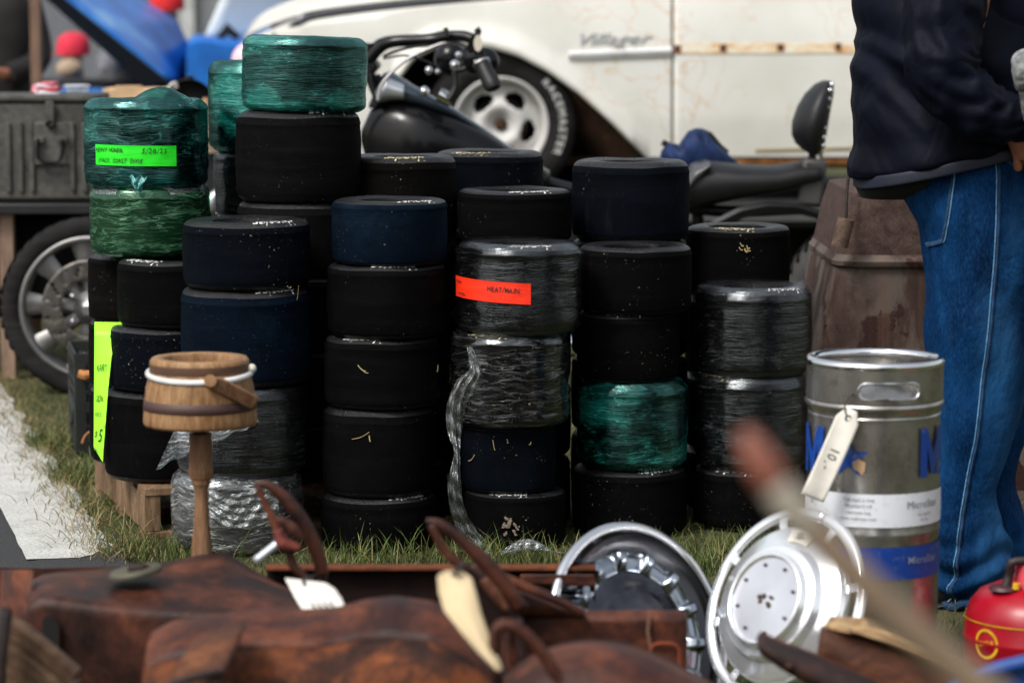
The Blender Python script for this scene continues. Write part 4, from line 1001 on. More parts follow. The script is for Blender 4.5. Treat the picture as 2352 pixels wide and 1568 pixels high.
TAN = simple('cardboard', (.50, .33, .19), .8)
c = W(308, 217, YT); obj('tray_body', box((c.x, c.y + .1, c.z), (.24, .22, .045)), TAN, tb, bevel=.006); obj('tray_flap', box((c.x - .02, c.y - .0, c.z + .028), (.1, .02, .012)), TAN, tb)
cup = thing('plastic_cup', 'clear plastic tub standing right of the pink packets', 'cup', tuple(W(178, 232, YT)))
c = W(178, 232, YT); obj('tub', lathe([(.001, .002), (.03, 0), (.046, .055), (.048, .058), (.044, .055)], 24).map(lambda p: p + c), simple('tub_plastic', (.50, .60, .75), .2, Transmission_Weight=.4), cup, smooth='all'); obj('rim', part_ring((0, 0, 0), .047, .003).map(lambda p: Vector((p.x, p.z, p.y)) + c + Vector((0, 0, .058))), simple('tub_rim', (.6, .65, .75), .3), cup)
pk = thing('packet_pile', 'pink and white packets piled on the metal box lid', 'packets', tuple(W(110, 219, YB + .1)))
for u, v, w, h, a, cc in ((110, 214, .085, .018, .05, (.65, .6, .65)), (112, 206, .08, .016, -.12, (.45, .05, .07)), (108, 199, .075, .014, .18, (.68, .50, .55)), (88, 206, .03, .03, .5, (.55, .22, .26)), (114, 192, .05, .014, -.1, (.5, .12, .16))):
    obj('packet', box(W(u, v, YB + .1), (w, .06, h), rz=a, ry=a * .6), simple('packet_paper', cc, .6), pk, bevel=.003)
pan = thing('black_pan', 'round black iron pan leaning upright behind the green taped tire', 'pan', tuple(W(435, 250, 10.6)))
c = W(436, 240, 10.6); obj('pan_dish', to_y(lathe([(.001, -.01), (.082, -.01), (.088, .0), (.092, .018), (.095, .018), (.09, -.016), (.001, -.018)], 40), c), BLKM, pan, smooth='all')
obj('handle', tube([c + Vector((0, 0, .09)), c + Vector((.0, 0, .105))], .018, 8), BLKM, pan); obj('hook', tube(spline([W(u, v, 10.55) for u, v in ((380, 215), (392, 198), (402, 192), (405, 203))], 5), .009, 8), simple('pale_hook', (.4, .38, .35), .4), pan)
tw = thing('turned_wood_stand', 'light wooden spindle and basket between the two left wrapped stacks', 'stand', tuple(W(485, 360, 10.4)))
obj('spindle', tube([W(474, 292, 10.4), W(474, 225, 10.4)], [.016, .013, .018, .014], 12), simple('spindle_wood', (.40, .22, .12), .6), tw)
obj('basket', lathe([(.001, 0), (.06, 0), (.075, .10), (.08, .10), (.07, .0)], 28).map(lambda p: p + W(482, 350, 10.4)), simple('basket_wicker', (.34, .25, .17), .8, var=.6, scale=60), tw)
obj('post', box((W(482, 0, 10.4).x, 10.4, W(0, 350, 10.4).z / 2), (.05, .05, W(0, 350, 10.4).z)), BLK, tw)

# milk crate
mc = thing('milk_crate', 'dark green plastic milk crate on the grass left of the neon sign', 'crate', tuple(G(200, 1048)))
CR = simple('crate_plastic', (.010, .013, .011), .5)
e0 = G(177, 1050); hC = W(0, 812, e0.y).z; ang = R_(20)
dR = Vector((math.cos(R_(12)), math.sin(R_(12)), 0)); dL = Vector((-math.sin(R_(12)), math.cos(R_(12)), 0)); sC = .33
def side(nm, a, d, nrm):
    g = Geo()
    def bar(s0, s1, z0, z1):
        p = a + d * ((s0 + s1) / 2) + Vector((0, 0, (z0 + z1) / 2)); return box(p, ((s1 - s0), .008, z1 - z0), math.atan2(d.y, d.x))
    g = g + bar(0, sC, hC - .03, hC) + bar(0, sC, 0, .05) + bar(0, .03, .05, hC - .03) + bar(sC - .03, sC, .05, hC - .03) + bar(.03, sC - .03, .13, .16)
    for k in range(6):
        s = .03 + (sC - .06) * (k + .5) / 6; g = g + bar(s - .006, s + .006, .05, .13) + bar(s - .004, s + .004, .16, hC - .03)
    for z in (.09, .19, .22): g = g + bar(.03, sC - .03, z - .004, z + .004)
    o = obj(nm, g, CR, mc, smooth=False, bevel=.001)
    rg = part_ring((0, 0, 0), .032, .006, 32, 8).map(lambda p: a + d * (sC * .3 + p.x) + Vector((0, 0, .12 + p.z)) + nrm * (.006 + p.y))
    obj('handle_ring', rg, CR, mc); return o
side('side_panel', e0, dR, Vector((0, -1, 0))); side('side_panel', e0, dL, Vector((-1, 0, 0))); side('side_panel', e0 + dL * sC, dR, Vector((0, 1, 0))); side('side_panel', e0 + dR * sC, dL, Vector((1, 0, 0)))
obj('bottom_panel', box(e0 + (dR + dL) * (sC / 2) + Vector((0, 0, .02)), (sC * .98, sC * .98, .02), R_(12)), CR, mc)
fd = thing('rusty_scrap', 'small orange brown rusty piece sticking out of the milk crate', 'scrap', tuple(W(200, 870, e0.y + .05)))
obj('plate', tube([W(u, v, e0.y - .02) for u, v in ((180, 858), (195, 862), (212, 858), (225, 866))], [.012, .015, .011, .016], 8), simple('orange_rust', (.42, .17, .05), .8, var=.5, scale=60), fd)
obj('arm', tube([W(215, 866, e0.y), W(230, 905, e0.y + .1)], .008, 6), simple('orange_rust_dark', (.22, .09, .03), .8), fd)
tw2 = thing('orange_twig', 'thin orange twig leaning against the milk crate', 'twig', tuple(W(190, 1015, e0.y - .03)))
obj('stem', tube(spline([W(u, v, e0.y - .03) for u, v in ((189, 1017), (196, 1000), (212, 985), (226, 960))], 6), [.004, .003, .003], 6), simple('twig_orange', (.36, .13, .04), .7), tw2)
obj('tip', tube([W(226, 960, e0.y - .03), W(229, 950, e0.y - .03)], [.003, .001], 5), simple('twig_tip', (.30, .12, .05), .7), tw2)

# ------------------------------------------------------------------ rusty tall steel housing behind the person
YH = 7.25
def hop_mat():
    t = NT('worn_brown_steel'); v = t.obj(False)
    n = t.noise(t.vmul(v, (1, 1, .5)), 6, 8, .62, .3)
    c = t.ramp(n, [(.30, (.020, .012, .010)), (.44, (.046, .024, .018)), (.52, (.090, .068, .056)), (.7, (.125, .10, .083))])
    patch = t.ramp(t.noise(v, 4.5, 7, .6), [(.50, 0.0), (.515, 1.0)])
    c = t.mix(patch, c, t.ramp(t.noise(v, 260, 3, .8), [(.35, (.013, .0045, .0035)), (.7, (.052, .020, .015))]))
    st2 = t.ramp(t.noise(t.vmul(v, (26, 26, .8)), 1.0, 4), [(.5, 0.0), (.7, .35)]); c = t.mix(st2, c, (.16, .09, .06))
    return t.done(t.bsdf(c, .6, .25, t.bump(t.noise(v, 150, 4), .3, .003), .35))
HM = hop_mat()
hop = thing('rusted_steel_housing', 'tall tapering rusty steel housing with peeling paint, between the tires and the jeans', 'housing', tuple(G(2130, 1180)))
def hring(v, l, r, dy=0.0, depth=.34):
    a = W(l, v, YH); b = W(r, v, YH); c = (a.x + b.x) / 2; h = (b.x - a.x) / 2; z = max(0.0, a.z)
    return [Vector((c + h * math.copysign(abs(math.cos(t)) ** .20, math.cos(t)), YH + depth + depth * math.copysign(abs(math.sin(t)) ** .20, math.sin(t)) + dy, z)) for t in np.linspace(0, 2 * PI, 160, endpoint=False)]
obj('lower_body', loft([hring(1230, 1838, 2500), hring(1000, 1850, 2490), hring(810, 1872, 2470), hring(616, 1916, 2430), hring(612, 1918, 2428)]), HM, hop)
obj('collar', loft([hring(614, 1916, 2432, -.012, .35), hring(610, 1912, 2436, -.016, .355), hring(600, 1912, 2436, -.018, .357), hring(594, 1918, 2430, -.012, .35), hring(586, 1922, 2426, -.004)]), HM, hop)
obj('upper_body', loft([hring(588, 1923, 2425), hring(560, 1930, 2418), hring(500, 1943, 2405), hring(446, 1962, 2388), hring(440, 1975, 2375, .0, .31)]), rust('brown_sand_rust', [(.3, (.034, .018, .014)), (.5, (.064, .038, .031)), (.75, (.11, .070, .058))], 30, .8, .5), hop)
obj('hinge_barrel', cyl(W(1928, 566, YH - .06), W(1944, 503, YH - .06), .0215, n=24), rust('hinge_rust', [(.3, (.05, .03, .02)), (.6, (.14, .09, .065)), (.8, (.2, .14, .1))], 20, .6), hop)
obj('strap', tube([W(1943, 500, YH - .03), W(1945, 440, YH - .03), W(1955, 350, YH)], .010, 6, flat=.4), rust('strap_rust', [(.3, (.02, .014, .011)), (.7, (.06, .045, .035))], 20, .8), hop)

# ------------------------------------------------------------------ far left: blue vehicle with raised hood, people, wall
wall_m = NT('wall_panel'); vv = wall_m.obj(False)
wall_c = wall_m.ramp(wall_m.noise(wall_m.vmul(vv, (1.1, 1, .02)), 1.2, 2), [(.35, (.105, .112, .128)), (.5, (.14, .15, .165)), (.62, (.20, .205, .205))])
WM = wall_m.done(wall_m.bsdf(wall_c, .7))
bw = thing('grey_building', 'long plain grey panelled building far behind the vehicles', 'building', (-4, 34, 0))
obj('wall', box((2, 34, 3), (60, .3, 6)), WM, bw, smooth=False)
for k in range(16): obj('pilaster', box((-13 + k * 1.75 + (k % 3) * .2, 33.8, 3), (.16, .1, 6)), simple('pilaster_pale', (.42, .43, .42), .7) if k == 0 else bpy.data.materials['pilaster_pale'], bw, smooth=False)
obj('roof_edge', box((2, 34, 6.1), (60.6, .8, .2)), bpy.data.materials['pilaster_pale'], bw, smooth=False)

YV = 16.5
def blue_mat():
    t = NT('worn_blue_paint'); v = t.obj(False)
    c = t.ramp(t.noise(v, 2.6, 6, .6), [(.34, (.006, .085, .34)), (.52, (.010, .15, .52)), (.66, (.12, .30, .60)), (.76, (.25, .42, .62))])
    return t.done(t.bsdf(c, .35, .0, None, .5))
BP = blue_mat()
bv = thing('blue_pickup', 'worn bright blue pickup with its hood propped wide open', 'pickup truck', tuple(G(300, 560)))
def hoodp(s, t):
    # along the hood (t: hinge to nose), s across
    h = np.array([404, 165]); n = np.array([70, -160]); d = (n - h)
    wdt = 120 * math.sin(min(1, .22 + t * 1.9) * PI / 2)
    perp = np.array([.62, -.78]) * wdt
    q = h + d * t * 1.25 + perp * s
    p = W(q[0], q[1], YV + .2 + 1.25 * s); p.z += .04 * math.sin(s * PI); return p
hood_poly = [(384, 182), (418, 180), (436, 160), (441, 130), (432, 92), (408, 55), (362, 22), (312, -8), (230, -60), (60, -160), (-20, -120), (154, 0)]
def poly_slab(poly, y0f, y1f):
    n = len(poly); V = [W(u, v, y0f(u, v)) for u, v in poly] + [W(u, v, y1f(u, v)) for u, v in poly]
    return Geo(V, [tuple(range(n)), tuple(reversed(range(n, 2 * n)))] + [(i, i + n, (i + 1) % n + n, (i + 1) % n) for i in range(n)])
# hood as a curved sheet leaning away from us
HA = [(384, 183), (300, 116), (225, 57), (154, 0), (60, -75), (-30, -147)]; HB = [(418, 182), (440, 128), (405, 52), (330, 4), (240, -60), (110, -150)]
def hsheet(s, t):
    k = t * 5; i = min(4, int(k)); f = k - i
    a = np.array(HA[i]) * (1 - f) + np.array(HA[i + 1]) * f; b = np.array(HB[i]) * (1 - f) + np.array(HB[i + 1]) * f
    if t < .25: b = b * (1) ; 
    q = a * (1 - s) + b * s; return W(q[0], q[1], YV - .3 + 1.5 * s - .12 * math.sin(s * PI))
obj('hood', grid(14, 30, hsheet), BP, bv, smooth='all', solid=.03)
obj('hood_underside', loft([[W(u, v, YV - .33), W(u - 2, v + 2, YV - .34), W(u - 46 + 8 * k, v + 22, YV - .2), W(u - 42 + 8 * k, v + 16, YV + .3)] for k, (u, v) in enumerate(HA)]), simple('hood_black', (.003, .003, .003), .8), bv)
def bodyring(u, vt, vb, y1=2.0):
    return [W(u, vb, YV), W(u, vt + 14, YV - .02), W(u, vt + 3, YV + .01), W(u, vt, YV + .06), W(u, vt - 2, YV + .30), W(u, vt - 3, YV + y1), W(u, vb, YV + y1)]
obj('front_body', loft([bodyring(u, vt, 420, .28) for u, vt in ((-330, 240), (-300, 212), (-200, 206), (0, 205), (150, 204), (300, 206), (395, 205), (430, 210))]), BP, bv)
obj('cowl_body', loft([bodyring(u, vt, 430, 1.9) for u, vt in ((428, 120), (434, 90), (450, 82), (490, 86), (530, 92), (600, 96), (900, 100), (1150, 102))]), BP, bv)
obj('engine_bay', box((W(130, 0, YV).x, YV + .9, W(0, 290, YV).z), (1.6, 1.0, .5)), simple('engine_dark', (.005, .005, .005), .8), bv, bevel=.08)
obj('front_body_far', loft([[p + Vector((0, 1.55, 0)) for p in bodyring(u, vt, 420, .28)] for u, vt in ((-330, 240), (-200, 212), (150, 212), (430, 214))]), BP, bv)
for u in (40, 1000):
    c = G(u, 560); c = (W(u, 300, YV).x, YV + .08, .36); road_tire(bv, c, .36, .22, .22, False); obj('rim', to_y(lathe([(.22, .1), (.2, .05), (.001, .05)], 32), c), ALU, bv)
WGL = simple('pale_reflect_glass', (.74, .79, .79), .5, var=.2, scale=2, bump=0)  # pale base colour stands in for the reflection on the windshield
obj('windshield', grid(8, 6, lambda s, t: W(468 + 195 * s + 55 * t, 92 - 8 * s - 130 * t, YV + .25 + .9 * s * .3)), WGL, bv, smooth='all', solid=.01)
obj('wiper', tube([W(500, 92, YV + .1), W(522, 66, YV + .1), W(548, 88, YV + .1)], [.02, .035, .02], 6), BLK, bv)
obj('cab_roof', box((W(830, -90, YV).x, YV + 1.0, W(0, -60, YV).z + .1), (1.4, 1.5, .06)), BP, bv, bevel=.02)
obj('windshield_pillar', tube([W(655, 62, YV + .1), W(700, 8, YV + .2), W(760, -60, YV + .3)], .035, 8), simple('pillar_white', (.7, .72, .75), .4), bv)
obj('cab_side', box((W(930, 20, YV).x, YV + .9, W(0, 20, YV).z), (1.0, 1.5, .45)), simple('cab_dark', (.02, .025, .03), .3), bv, bevel=.05)

# ================================================================== people
SKIN = simple('skin', (.36, .15, .09), .5, var=.2, scale=40, bump=.2)
def skin_body(name, joints, edges, root_i, mat, parent, fingers=()):
    """one continuous body grown over a skeleton: joints = [(point, (rx, ry))]"""
    me = bpy.data.meshes.new(name + '_sk'); me.from_pydata([tuple(p) for p, _ in joints], edges, [])
    o = bpy.data.objects.new(name + '_sk', me); COL.objects.link(o)
    m = o.modifiers.new('k', 'SKIN'); sv = me.skin_vertices[0].data
    for i, (_, r) in enumerate(joints): sv[i].radius = r; sv[i].use_root = (i == root_i)
    m.use_smooth_shade = True
    s = o.modifiers.new('s', 'SUBSURF'); s.levels = 2; s.render_levels = 2
    bpy.context.view_layer.update()
    ev = bpy.data.meshes.new_from_object(o.evaluated_get(bpy.context.evaluated_depsgraph_get()))
    g = Geo([tuple(v.co) for v in ev.vertices], [tuple(p.vertices) for p in ev.polygons])
    bpy.data.objects.remove(o); bpy.data.meshes.remove(ev)
    return obj(name, g, mat, parent, smooth='all')
def fold_loft(rings, n=72, amp=.006, sc=(9, 9, 5), off=0.0, extra=None, sub=6):
    """rings: (cx, cy, z, a, b, slantx): ellipses made into cloth with creases"""
    R2 = []; m = len(rings)
    A = np.array([list(r) + [0] * (6 - len(r)) for r in rings], dtype=float)
    T = np.linspace(0, m - 1, (m - 1) * sub + 1)
    for t in T:
        i = min(int(t), m - 2); f = t - i
        p0, p1, p2, p3 = A[max(0, i - 1)], A[i], A[i + 1], A[min(m - 1, i + 2)]
        c = .5 * (2 * p1 + (p2 - p0) * f + (2 * p0 - 5 * p1 + 4 * p2 - p3) * f * f + (3 * p1 - p0 - 3 * p2 + p3) * f ** 3)
        ring = []
        for a in np.linspace(0, 2 * PI, n, endpoint=False):
            ca, sa = math.cos(a), math.sin(a); ca2 = math.copysign(abs(ca) ** .85, ca); sa2 = math.copysign(abs(sa) ** .85, sa)
            x = c[0] + c[3] * ca2; y = c[1] + c[4] * sa2; z = c[2] + c[5] * ca2
            q = Vector((x * sc[0] + off, y * sc[1], z * sc[2])); d = mnoise.noise(q) + .5 * mnoise.noise(q * 2.1)
            d2 = 1 - abs(mnoise.noise(q * .8 + Vector((5, 5, 5)))) * 2.2
            d = amp * (d + d2 * .6)
            if extra: d += extra(x, y, z, a)
            ring.append(Vector((x + d * ca, y + d * sa, z)))
        R2.append(ring)
    return loft(R2, cap0=False, cap1=False)

YP = 6.05
pp = px(YP)
def PX(u): return W(u, 784, YP).x
def PZ(v): return W(1176, v, YP).z
def ring_uv(v, l, r, b, cy=YP, sl=0.0): return ((PX(l) + PX(r)) / 2, cy, PZ(v), (PX(r) - PX(l)) / 2, b, sl)
person = thing('person', 'person in navy jacket and blue jeans, hand in pocket, standing behind the keg', 'person', (PX(2250), YP + .1, 0))
# skeleton: facing +x, seen from the right side
J = []; E = []
def j(p, r): J.append((Vector(p), r if isinstance(r, tuple) else (r, r))); return len(J) - 1
hipz = .93; hx = PX(2235)
pel = j((hx, YP + .12, hipz), (.12, .15)); sp1 = j((hx - .02, YP + .12, 1.10), (.115, .14)); sp2 = j((hx - .04, YP + .12, 1.30), (.12, .16)); sh0 = j((hx - .02, YP + .12, 1.45), (.08, .10))
nk = j((hx + .01, YP + .12, 1.53), .055); hd0 = j((hx + .04, YP + .12, 1.62), (.075, .075)); hd1 = j((hx + .04, YP + .12, 1.71), (.088, .078)); hd2 = j((hx + .03, YP + .12, 1.77), (.06, .06))
E += [(pel, sp1), (sp1, sp2), (sp2, sh0), (sh0, nk), (nk, hd0), (hd0, hd1), (hd1, hd2)]
nose = j((hx + .125, YP + .12, 1.665), .012); E.append((hd0, nose))
for s in (-1, 1):
    yy = YP + .12 + s * .19
    a0 = j((hx - .02, yy, 1.41), .055); E.append((sh0, a0))
    if s < 0: el = j((PX(2150), YP - .13, PZ(215)), .045); wr_ = j((PX(2305), YP - .12, PZ(296)), (.030, .026)); pm_ = j((PX(2338), YP - .115, PZ(338)), (.040, .024)); kn = j((PX(2358), YP - .10, PZ(372)), (.036, .020))
    else: el = j((hx - .12, yy + .02, 1.14), .045); wr_ = j((hx + .02, yy + .0, 1.02), (.030, .026)); pm_ = j((hx + .08, yy - .01, .98), (.038, .024)); kn = j((hx + .12, yy - .02, .95), (.034, .020))
    E += [(a0, el), (el, wr_), (wr_, pm_), (pm_, kn)]
    P = J[kn][0]; B0 = J[pm_][0]; d = (P - B0).normalized()
    for k, ln in enumerate((.066, .074, .070, .054)):
        o1 = Vector((0, 0, 0)) + Vector((d.z, 0, -d.x)) * ((k - 1.5) * .019)
        f1 = j(P + o1 + d * .018, .0095); f2 = j(P + o1 + d * (.018 + ln * .5) + Vector((0, .008, 0)), .0088); f3 = j(P + o1 + d * (.018 + ln * .95) + Vector((0, .022, 0)), .0075)
        E += [(kn, f1), (f1, f2), (f2, f3)]
    t1 = j(B0 + d * .0 + Vector((-d.z, 0, d.x)) * -.034 + Vector((0, .012, 0)), .012); t2 = j(B0 + d * .032 + Vector((-d.z, 0, d.x)) * -.046 + Vector((0, .018, 0)), .010)
    E += [(pm_, t1), (t1, t2)]
    hp = j((hx, YP + .12 + s * .09, hipz - .07), .10); kx, ax = (PX(2238), PX(2235)) if s < 0 else (PX(2290), PX(2330))
    kn2 = j((kx, YP + .10 + s * .10, .49), .058); an = j((ax, YP + .10 + s * .10, .09), .036); toe = j((ax + .13, YP + .10 + s * .11, .035), (.035, .022))
    E += [(pel, hp), (hp, kn2), (kn2, an), (an, toe)]
body = skin_body('body', J, E, pel, SKIN, person)
HAIR = simple('hair', (.08, .06, .05), .7, var=.4, scale=90)
obj('hair', ball((hx + .02, YP + .12, 1.735), (.100, .088, .085), 24, 14), HAIR, person)
for s in (-1, 1): obj('ear', ball((hx + .03, YP + .12 + s * .082, 1.66), (.018, .010, .030), 10, 8), SKIN, person)
for s in (-1, 1): obj('eye', ball((hx + .112, YP + .12 + s * .03, 1.685), .011, 10, 8), simple('eye_white', (.6, .6, .58), .2), person)
obj('mouth', tube([(hx + .112, YP + .09, 1.615), (hx + .120, YP + .12, 1.613), (hx + .112, YP + .15, 1.615)], .006, 6), simple('lip', (.28, .09, .07), .5), person)
def denim():
    t = NT('blue_denim'); v = t.obj(False)
    c = t.ramp(t.noise(t.vmul(v, (1, 1, .35)), 9, 6, .6), [(.30, (.0008, .008, .032)), (.5, (.0018, .021, .074)), (.72, (.007, .052, .150))])
    fd = t.ramp(t.noise(t.vmul(v, (1, 1, .3)), 4.5, 4, .6), [(.46, 0.0), (.66, .5)]); c = t.mix(fd, c, (.028, .100, .215))
    c = t.mix(t.ramp(t.noise(t.vmul(v, (1, 1, .25)), 340, 2, .6), [(.45, 0.0), (.7, .35)]), c, (.012, .075, .19))
    return t.done(t.bsdf(c, .82, 0, t.bump(t.noise(v, 300, 3), .35, .002, t.bump(t.math('ADD', t.noise(t.vmul(v, (1, 1, .6)), 16, 4), t.math('ABSOLUTE', t.math('SUBTRACT', t.noise(t.vmul(v, (1, 1, .8)), 7, 3, .5, 1.2), .5))), .45, .03)), .05))
DEN = denim()
DEND = simple('denim_seam', (.003, .030, .085), .85, var=.6, scale=90, bump=.5); THR = simple('seam_thread', (.10, .25, .42), .8, var=.5, scale=150)
def foldx(x, y, z, a):      # hem rumples and knee creases
    d = 0
    if z < .22: d += .013 * math.sin(z * 105 + math.sin(a * 2) * 2.6) * (1 - z / .22)
    d += .006 * math.sin(z * 26 + 2.4 * math.sin(a + 1) ) * math.exp(-((z - .52) / .16) ** 2)
    return d
YL = YP - .0
LEG = [ring_uv(1372, 2168, 2316, .075, YL, .018), ring_uv(1340, 2160, 2324, .088, YL, .010), ring_uv(1280, 2150, 2330, .098, YL), ring_uv(1230, 2148, 2318, .092, YL), ring_uv(1150, 2142, 2290, .085, YL), ring_uv(1080, 2140, 2300, .086, YL), ring_uv(1000, 2138, 2330, .092, YL),
       ring_uv(900, 2134, 2345, .096, YL), ring_uv(800, 2132, 2356, .100, YL), ring_uv(700, 2128, 2368, .104, YL), ring_uv(620, 2126, 2384, .112, YL), ring_uv(540, 2116, 2400, .125, YL + .01), ring_uv(480, 2092, 2408, .15, YL + .04), ring_uv(420, 2070, 2408, .18, YL + .08), ring_uv(360, 2068, 2408, .19, YL + .10), ring_uv(322, 2074, 2404, .19, YL + .11)]
obj('jeans', fold_loft(LEG, 80, .0065, (14, 14, 7), 3.3, foldx, 7), DEN, person, smooth='all', solid=.003)
LEG2 = [(c + .055 + (1 - z) * .03, y + .20, z, a * .98, b, sl) for c, y, z, a, b, sl in LEG[:12]]
obj('jeans_leg', fold_loft(LEG2, 60, .006, (13, 13, 7), 8.1, foldx, 5), DEN, person, smooth='all', solid=.003)
def leg_surf(u, v, e=.004):
    z = PZ(v); zs = [r[2] for r in LEG]; cx = np.interp(z, zs, [r[0] for r in LEG]); a = np.interp(z, zs, [r[3] for r in LEG]); b = np.interp(z, zs, [r[4] for r in LEG]); cy = np.interp(z, zs, [r[1] for r in LEG])
    x = PX(u); q = max(-.97, min(.97, (x - cx) / a)); th = -math.acos(abs(q) ** (1 / .85) * (1 if q >= 0 else -1)) if True else 0
    ca, sa = math.cos(th), math.sin(th); y = cy - b * abs(sa) ** .85
    qn = Vector((x * 14 + 3.3, y * 14, z * 7)); d = mnoise.noise(qn) + .5 * mnoise.noise(qn * 2.1); d2 = 1 - abs(mnoise.noise(qn * .8 + Vector((5, 5, 5)))) * 2.2
    dd = .0065 * (d + d2 * .6) + foldx(x, y, z, th)
    return Vector((x + dd * ca, y + dd * sa - e, z))
seam = [(2262, 330), (2264, 400), (2262, 500), (2259, 600), (2253, 700), (2245, 800), (2236, 900), (2226, 1000), (2212, 1080), (2200, 1160), (2192, 1240), (2188, 1300), (2180, 1330), (2184, 1368)]
sv_ = [tuple(p) for p in np.stack([np.interp(np.linspace(0, 13, 150), range(14), [a for a, _ in seam]), np.interp(np.linspace(0, 13, 150), range(14), [b for _, b in seam])], 1)]
obj('side_seam', tube([leg_surf(u + 5, v, .0015 + .0012 * math.sin(i * 1.3)) for i, (u, v) in enumerate(sv_)], .0062, 6, flat=.6), DEND, person)
obj('seam_stitch', tube([leg_surf(u - 1.5, v, .005) for u, v in sv_], .0012, 5), THR, person)
pk1 = [(2172, 388), (2166, 440), (2160, 500), (2152, 548), (2118, 562)]
pk_ = [tuple(p) for p in np.stack([np.interp(np.linspace(0, 4, 40), range(5), [a for a, _ in pk1]), np.interp(np.linspace(0, 4, 40), range(5), [b for _, b in pk1])], 1)]
obj('pocket_seam', tube([leg_surf(u - 4, v - 2, .003) for u, v in pk_], .0065, 6, flat=.5), DEND, person)
obj('pocket_stitch', tube([leg_surf(u, v, .0055) for u, v in pk_], .0013, 5), THR, person)
obj('pocket_edge', tube(spline([leg_surf(u, v, .005) for u, v in ((2266, 345), (2288, 362), (2315, 380), (2345, 386), (2370, 384))], 6), .006, 8, flat=.6), DEND, person)
obj('hem', tube([LEGP for LEGP in [Vector((LEG[0][0] + LEG[0][3] * 1.01 * math.copysign(abs(math.cos(a)) ** .85, math.cos(a)), LEG[0][1] + LEG[0][4] * 1.01 * math.copysign(abs(math.sin(a)) ** .85, math.sin(a)), LEG[0][2] + .018 * math.cos(a) + .006 + .003 * math.sin(a * 9))) for a in np.linspace(0, 2 * PI, 60)]], .009, 8), DEND, person)
SHO = simple('shoe_black', (.006, .006, .007), .5); SHW = simple('shoe_trim', (.35, .33, .30), .6)
def shoe(cx, cy):
    so_ = obj('shoe', loft([[Vector((cx + x, cy + w * math.cos(t), max(.012, h * .5 + h * .5 * math.sin(t)))) for t in np.linspace(0, 2 * PI, 20, endpoint=False)] for x, w, h in ((-.10, .02, .05), (-.09, .036, .085), (-.04, .040, .10), (.03, .042, .085), (.09, .048, .06), (.14, .046, .052), (.18, .028, .04), (.19, .008, .02))]), SHO, person)
    obj('sole', loft([[Vector((cx + x, cy + w * math.cos(t), .008 + .008 * math.sin(t))) for t in np.linspace(0, 2 * PI, 12, endpoint=False)] for x, w in ((-.105, .02), (-.09, .04), (.0, .044), (.09, .051), (.15, .048), (.195, .02))]), SHO, so_)
    obj('shoe_stripes', union([tube([(cx - .05 + k * .035, cy - .044, .02), (cx - .01 + k * .035, cy - .041, .055), (cx + .02 + k * .03, cy - .020, .082)], .0014, 5) for k in range(4)] + [tube([(cx - .02 + k * .03, cy - .041, .05), (cx + .035 + k * .02, cy - .046, .018)], .0014, 5) for k in range(3)]), SHW, so_)
shoe(PX(2232), YL - .01); shoe(PX(2330), YL + .2)
def navy():
    t = NT('navy_jacket'); v = t.obj(False); n = t.noise(v, 5, 5)
    c = t.ramp(n, [(.3, (.0008, .0012, .0040)), (.7, (.0024, .0038, .0110))])
    rd = t.math('ABSOLUTE', t.math('SUBTRACT', t.noise(t.vmul(v, (1, 1, .75)), 4, 3, .5, .9), .5))
    rd2 = t.math('ABSOLUTE', t.math('SUBTRACT', t.noise(t.vmul(v, (.8, 1, 1.2)), 7, 2, .5, .6), .5))
    b = t.bump(t.math('ADD', rd, t.math('MULTIPLY', rd2, .4)), .45, .05)
    return t.done(t.bsdf(c, .6, 0, b, .09))
NAVY = navy()
def jf(x, y, z, a):
    # large hanging folds: deeper toward the back lower corner
    d = .007 * math.sin((x - PX(1960)) * 26 + z * 9) * math.exp(-((z - PZ(330)) / .12) ** 2)
    d += .020 * (1 - min(1, abs(((z - PZ(150)) + (x - PX(2080)) * .55)) / .030)) * math.exp(-((x - PX(2080)) / .10) ** 2)
    d += .014 * (1 - min(1, abs(((z - PZ(235)) + (x - PX(2050)) * 1.1)) / .035)) * math.exp(-((x - PX(2040)) / .08) ** 2)
    d += .008 * math.sin((x + z * .7) * 42) + .006 * (1 - 2.5 * abs(mnoise.noise(Vector((x * 5 + z * 3, y * 3, z * 7 - x * 2)))))
    return d
HX = .045
JK = [ring_uv(366, 1974, 2400, .215, YP + .10, HX), ring_uv(358, 1971, 2408, .222, YP + .10, HX), ring_uv(345, 1969, 2416, .225, YP + .10, HX * .9), ring_uv(315, 1968, 2425, .225, YP + .10, HX * .6), ring_uv(275, 1964, 2435, .225, YP + .10, .02), ring_uv(220, 1978, 2440, .225, YP + .11), ring_uv(150, 1977, 2440, .225, YP + .11), ring_uv(80, 1982, 2435, .225, YP + .12), ring_uv(20, 1978, 2425, .225, YP + .12),
      ring_uv(-60, 1995, 2410, .22, YP + .12), ring_uv(-130, 2035, 2390, .215, YP + .12), ring_uv(-190, 2090, 2350, .18, YP + .12), ring_uv(-225, 2150, 2310, .10, YP + .12), ring_uv(-245, 2165, 2300, .075, YP + .12)]
jk = obj('jacket', fold_loft(JK, 140, .0045, (7, 7, 6), 1.2, jf, 8), NAVY, person, smooth='all', solid=.004)
HEM = simple('jacket_hem', (.006, .009, .022), .6, var=.3, scale=9, bump=.4, bs=400)
obj('hem_band', fold_loft([ring_uv(388, 1972, 2396, .219, YP + .10, HX), ring_uv(386, 1970, 2400, .224, YP + .10, HX), ring_uv(364, 1970, 2402, .226, YP + .10, HX), ring_uv(362, 1972, 2398, .222, YP + .10, HX)], 140, .004, (7, 7, 6), 1.2, None, 4), HEM, jk, smooth='all')
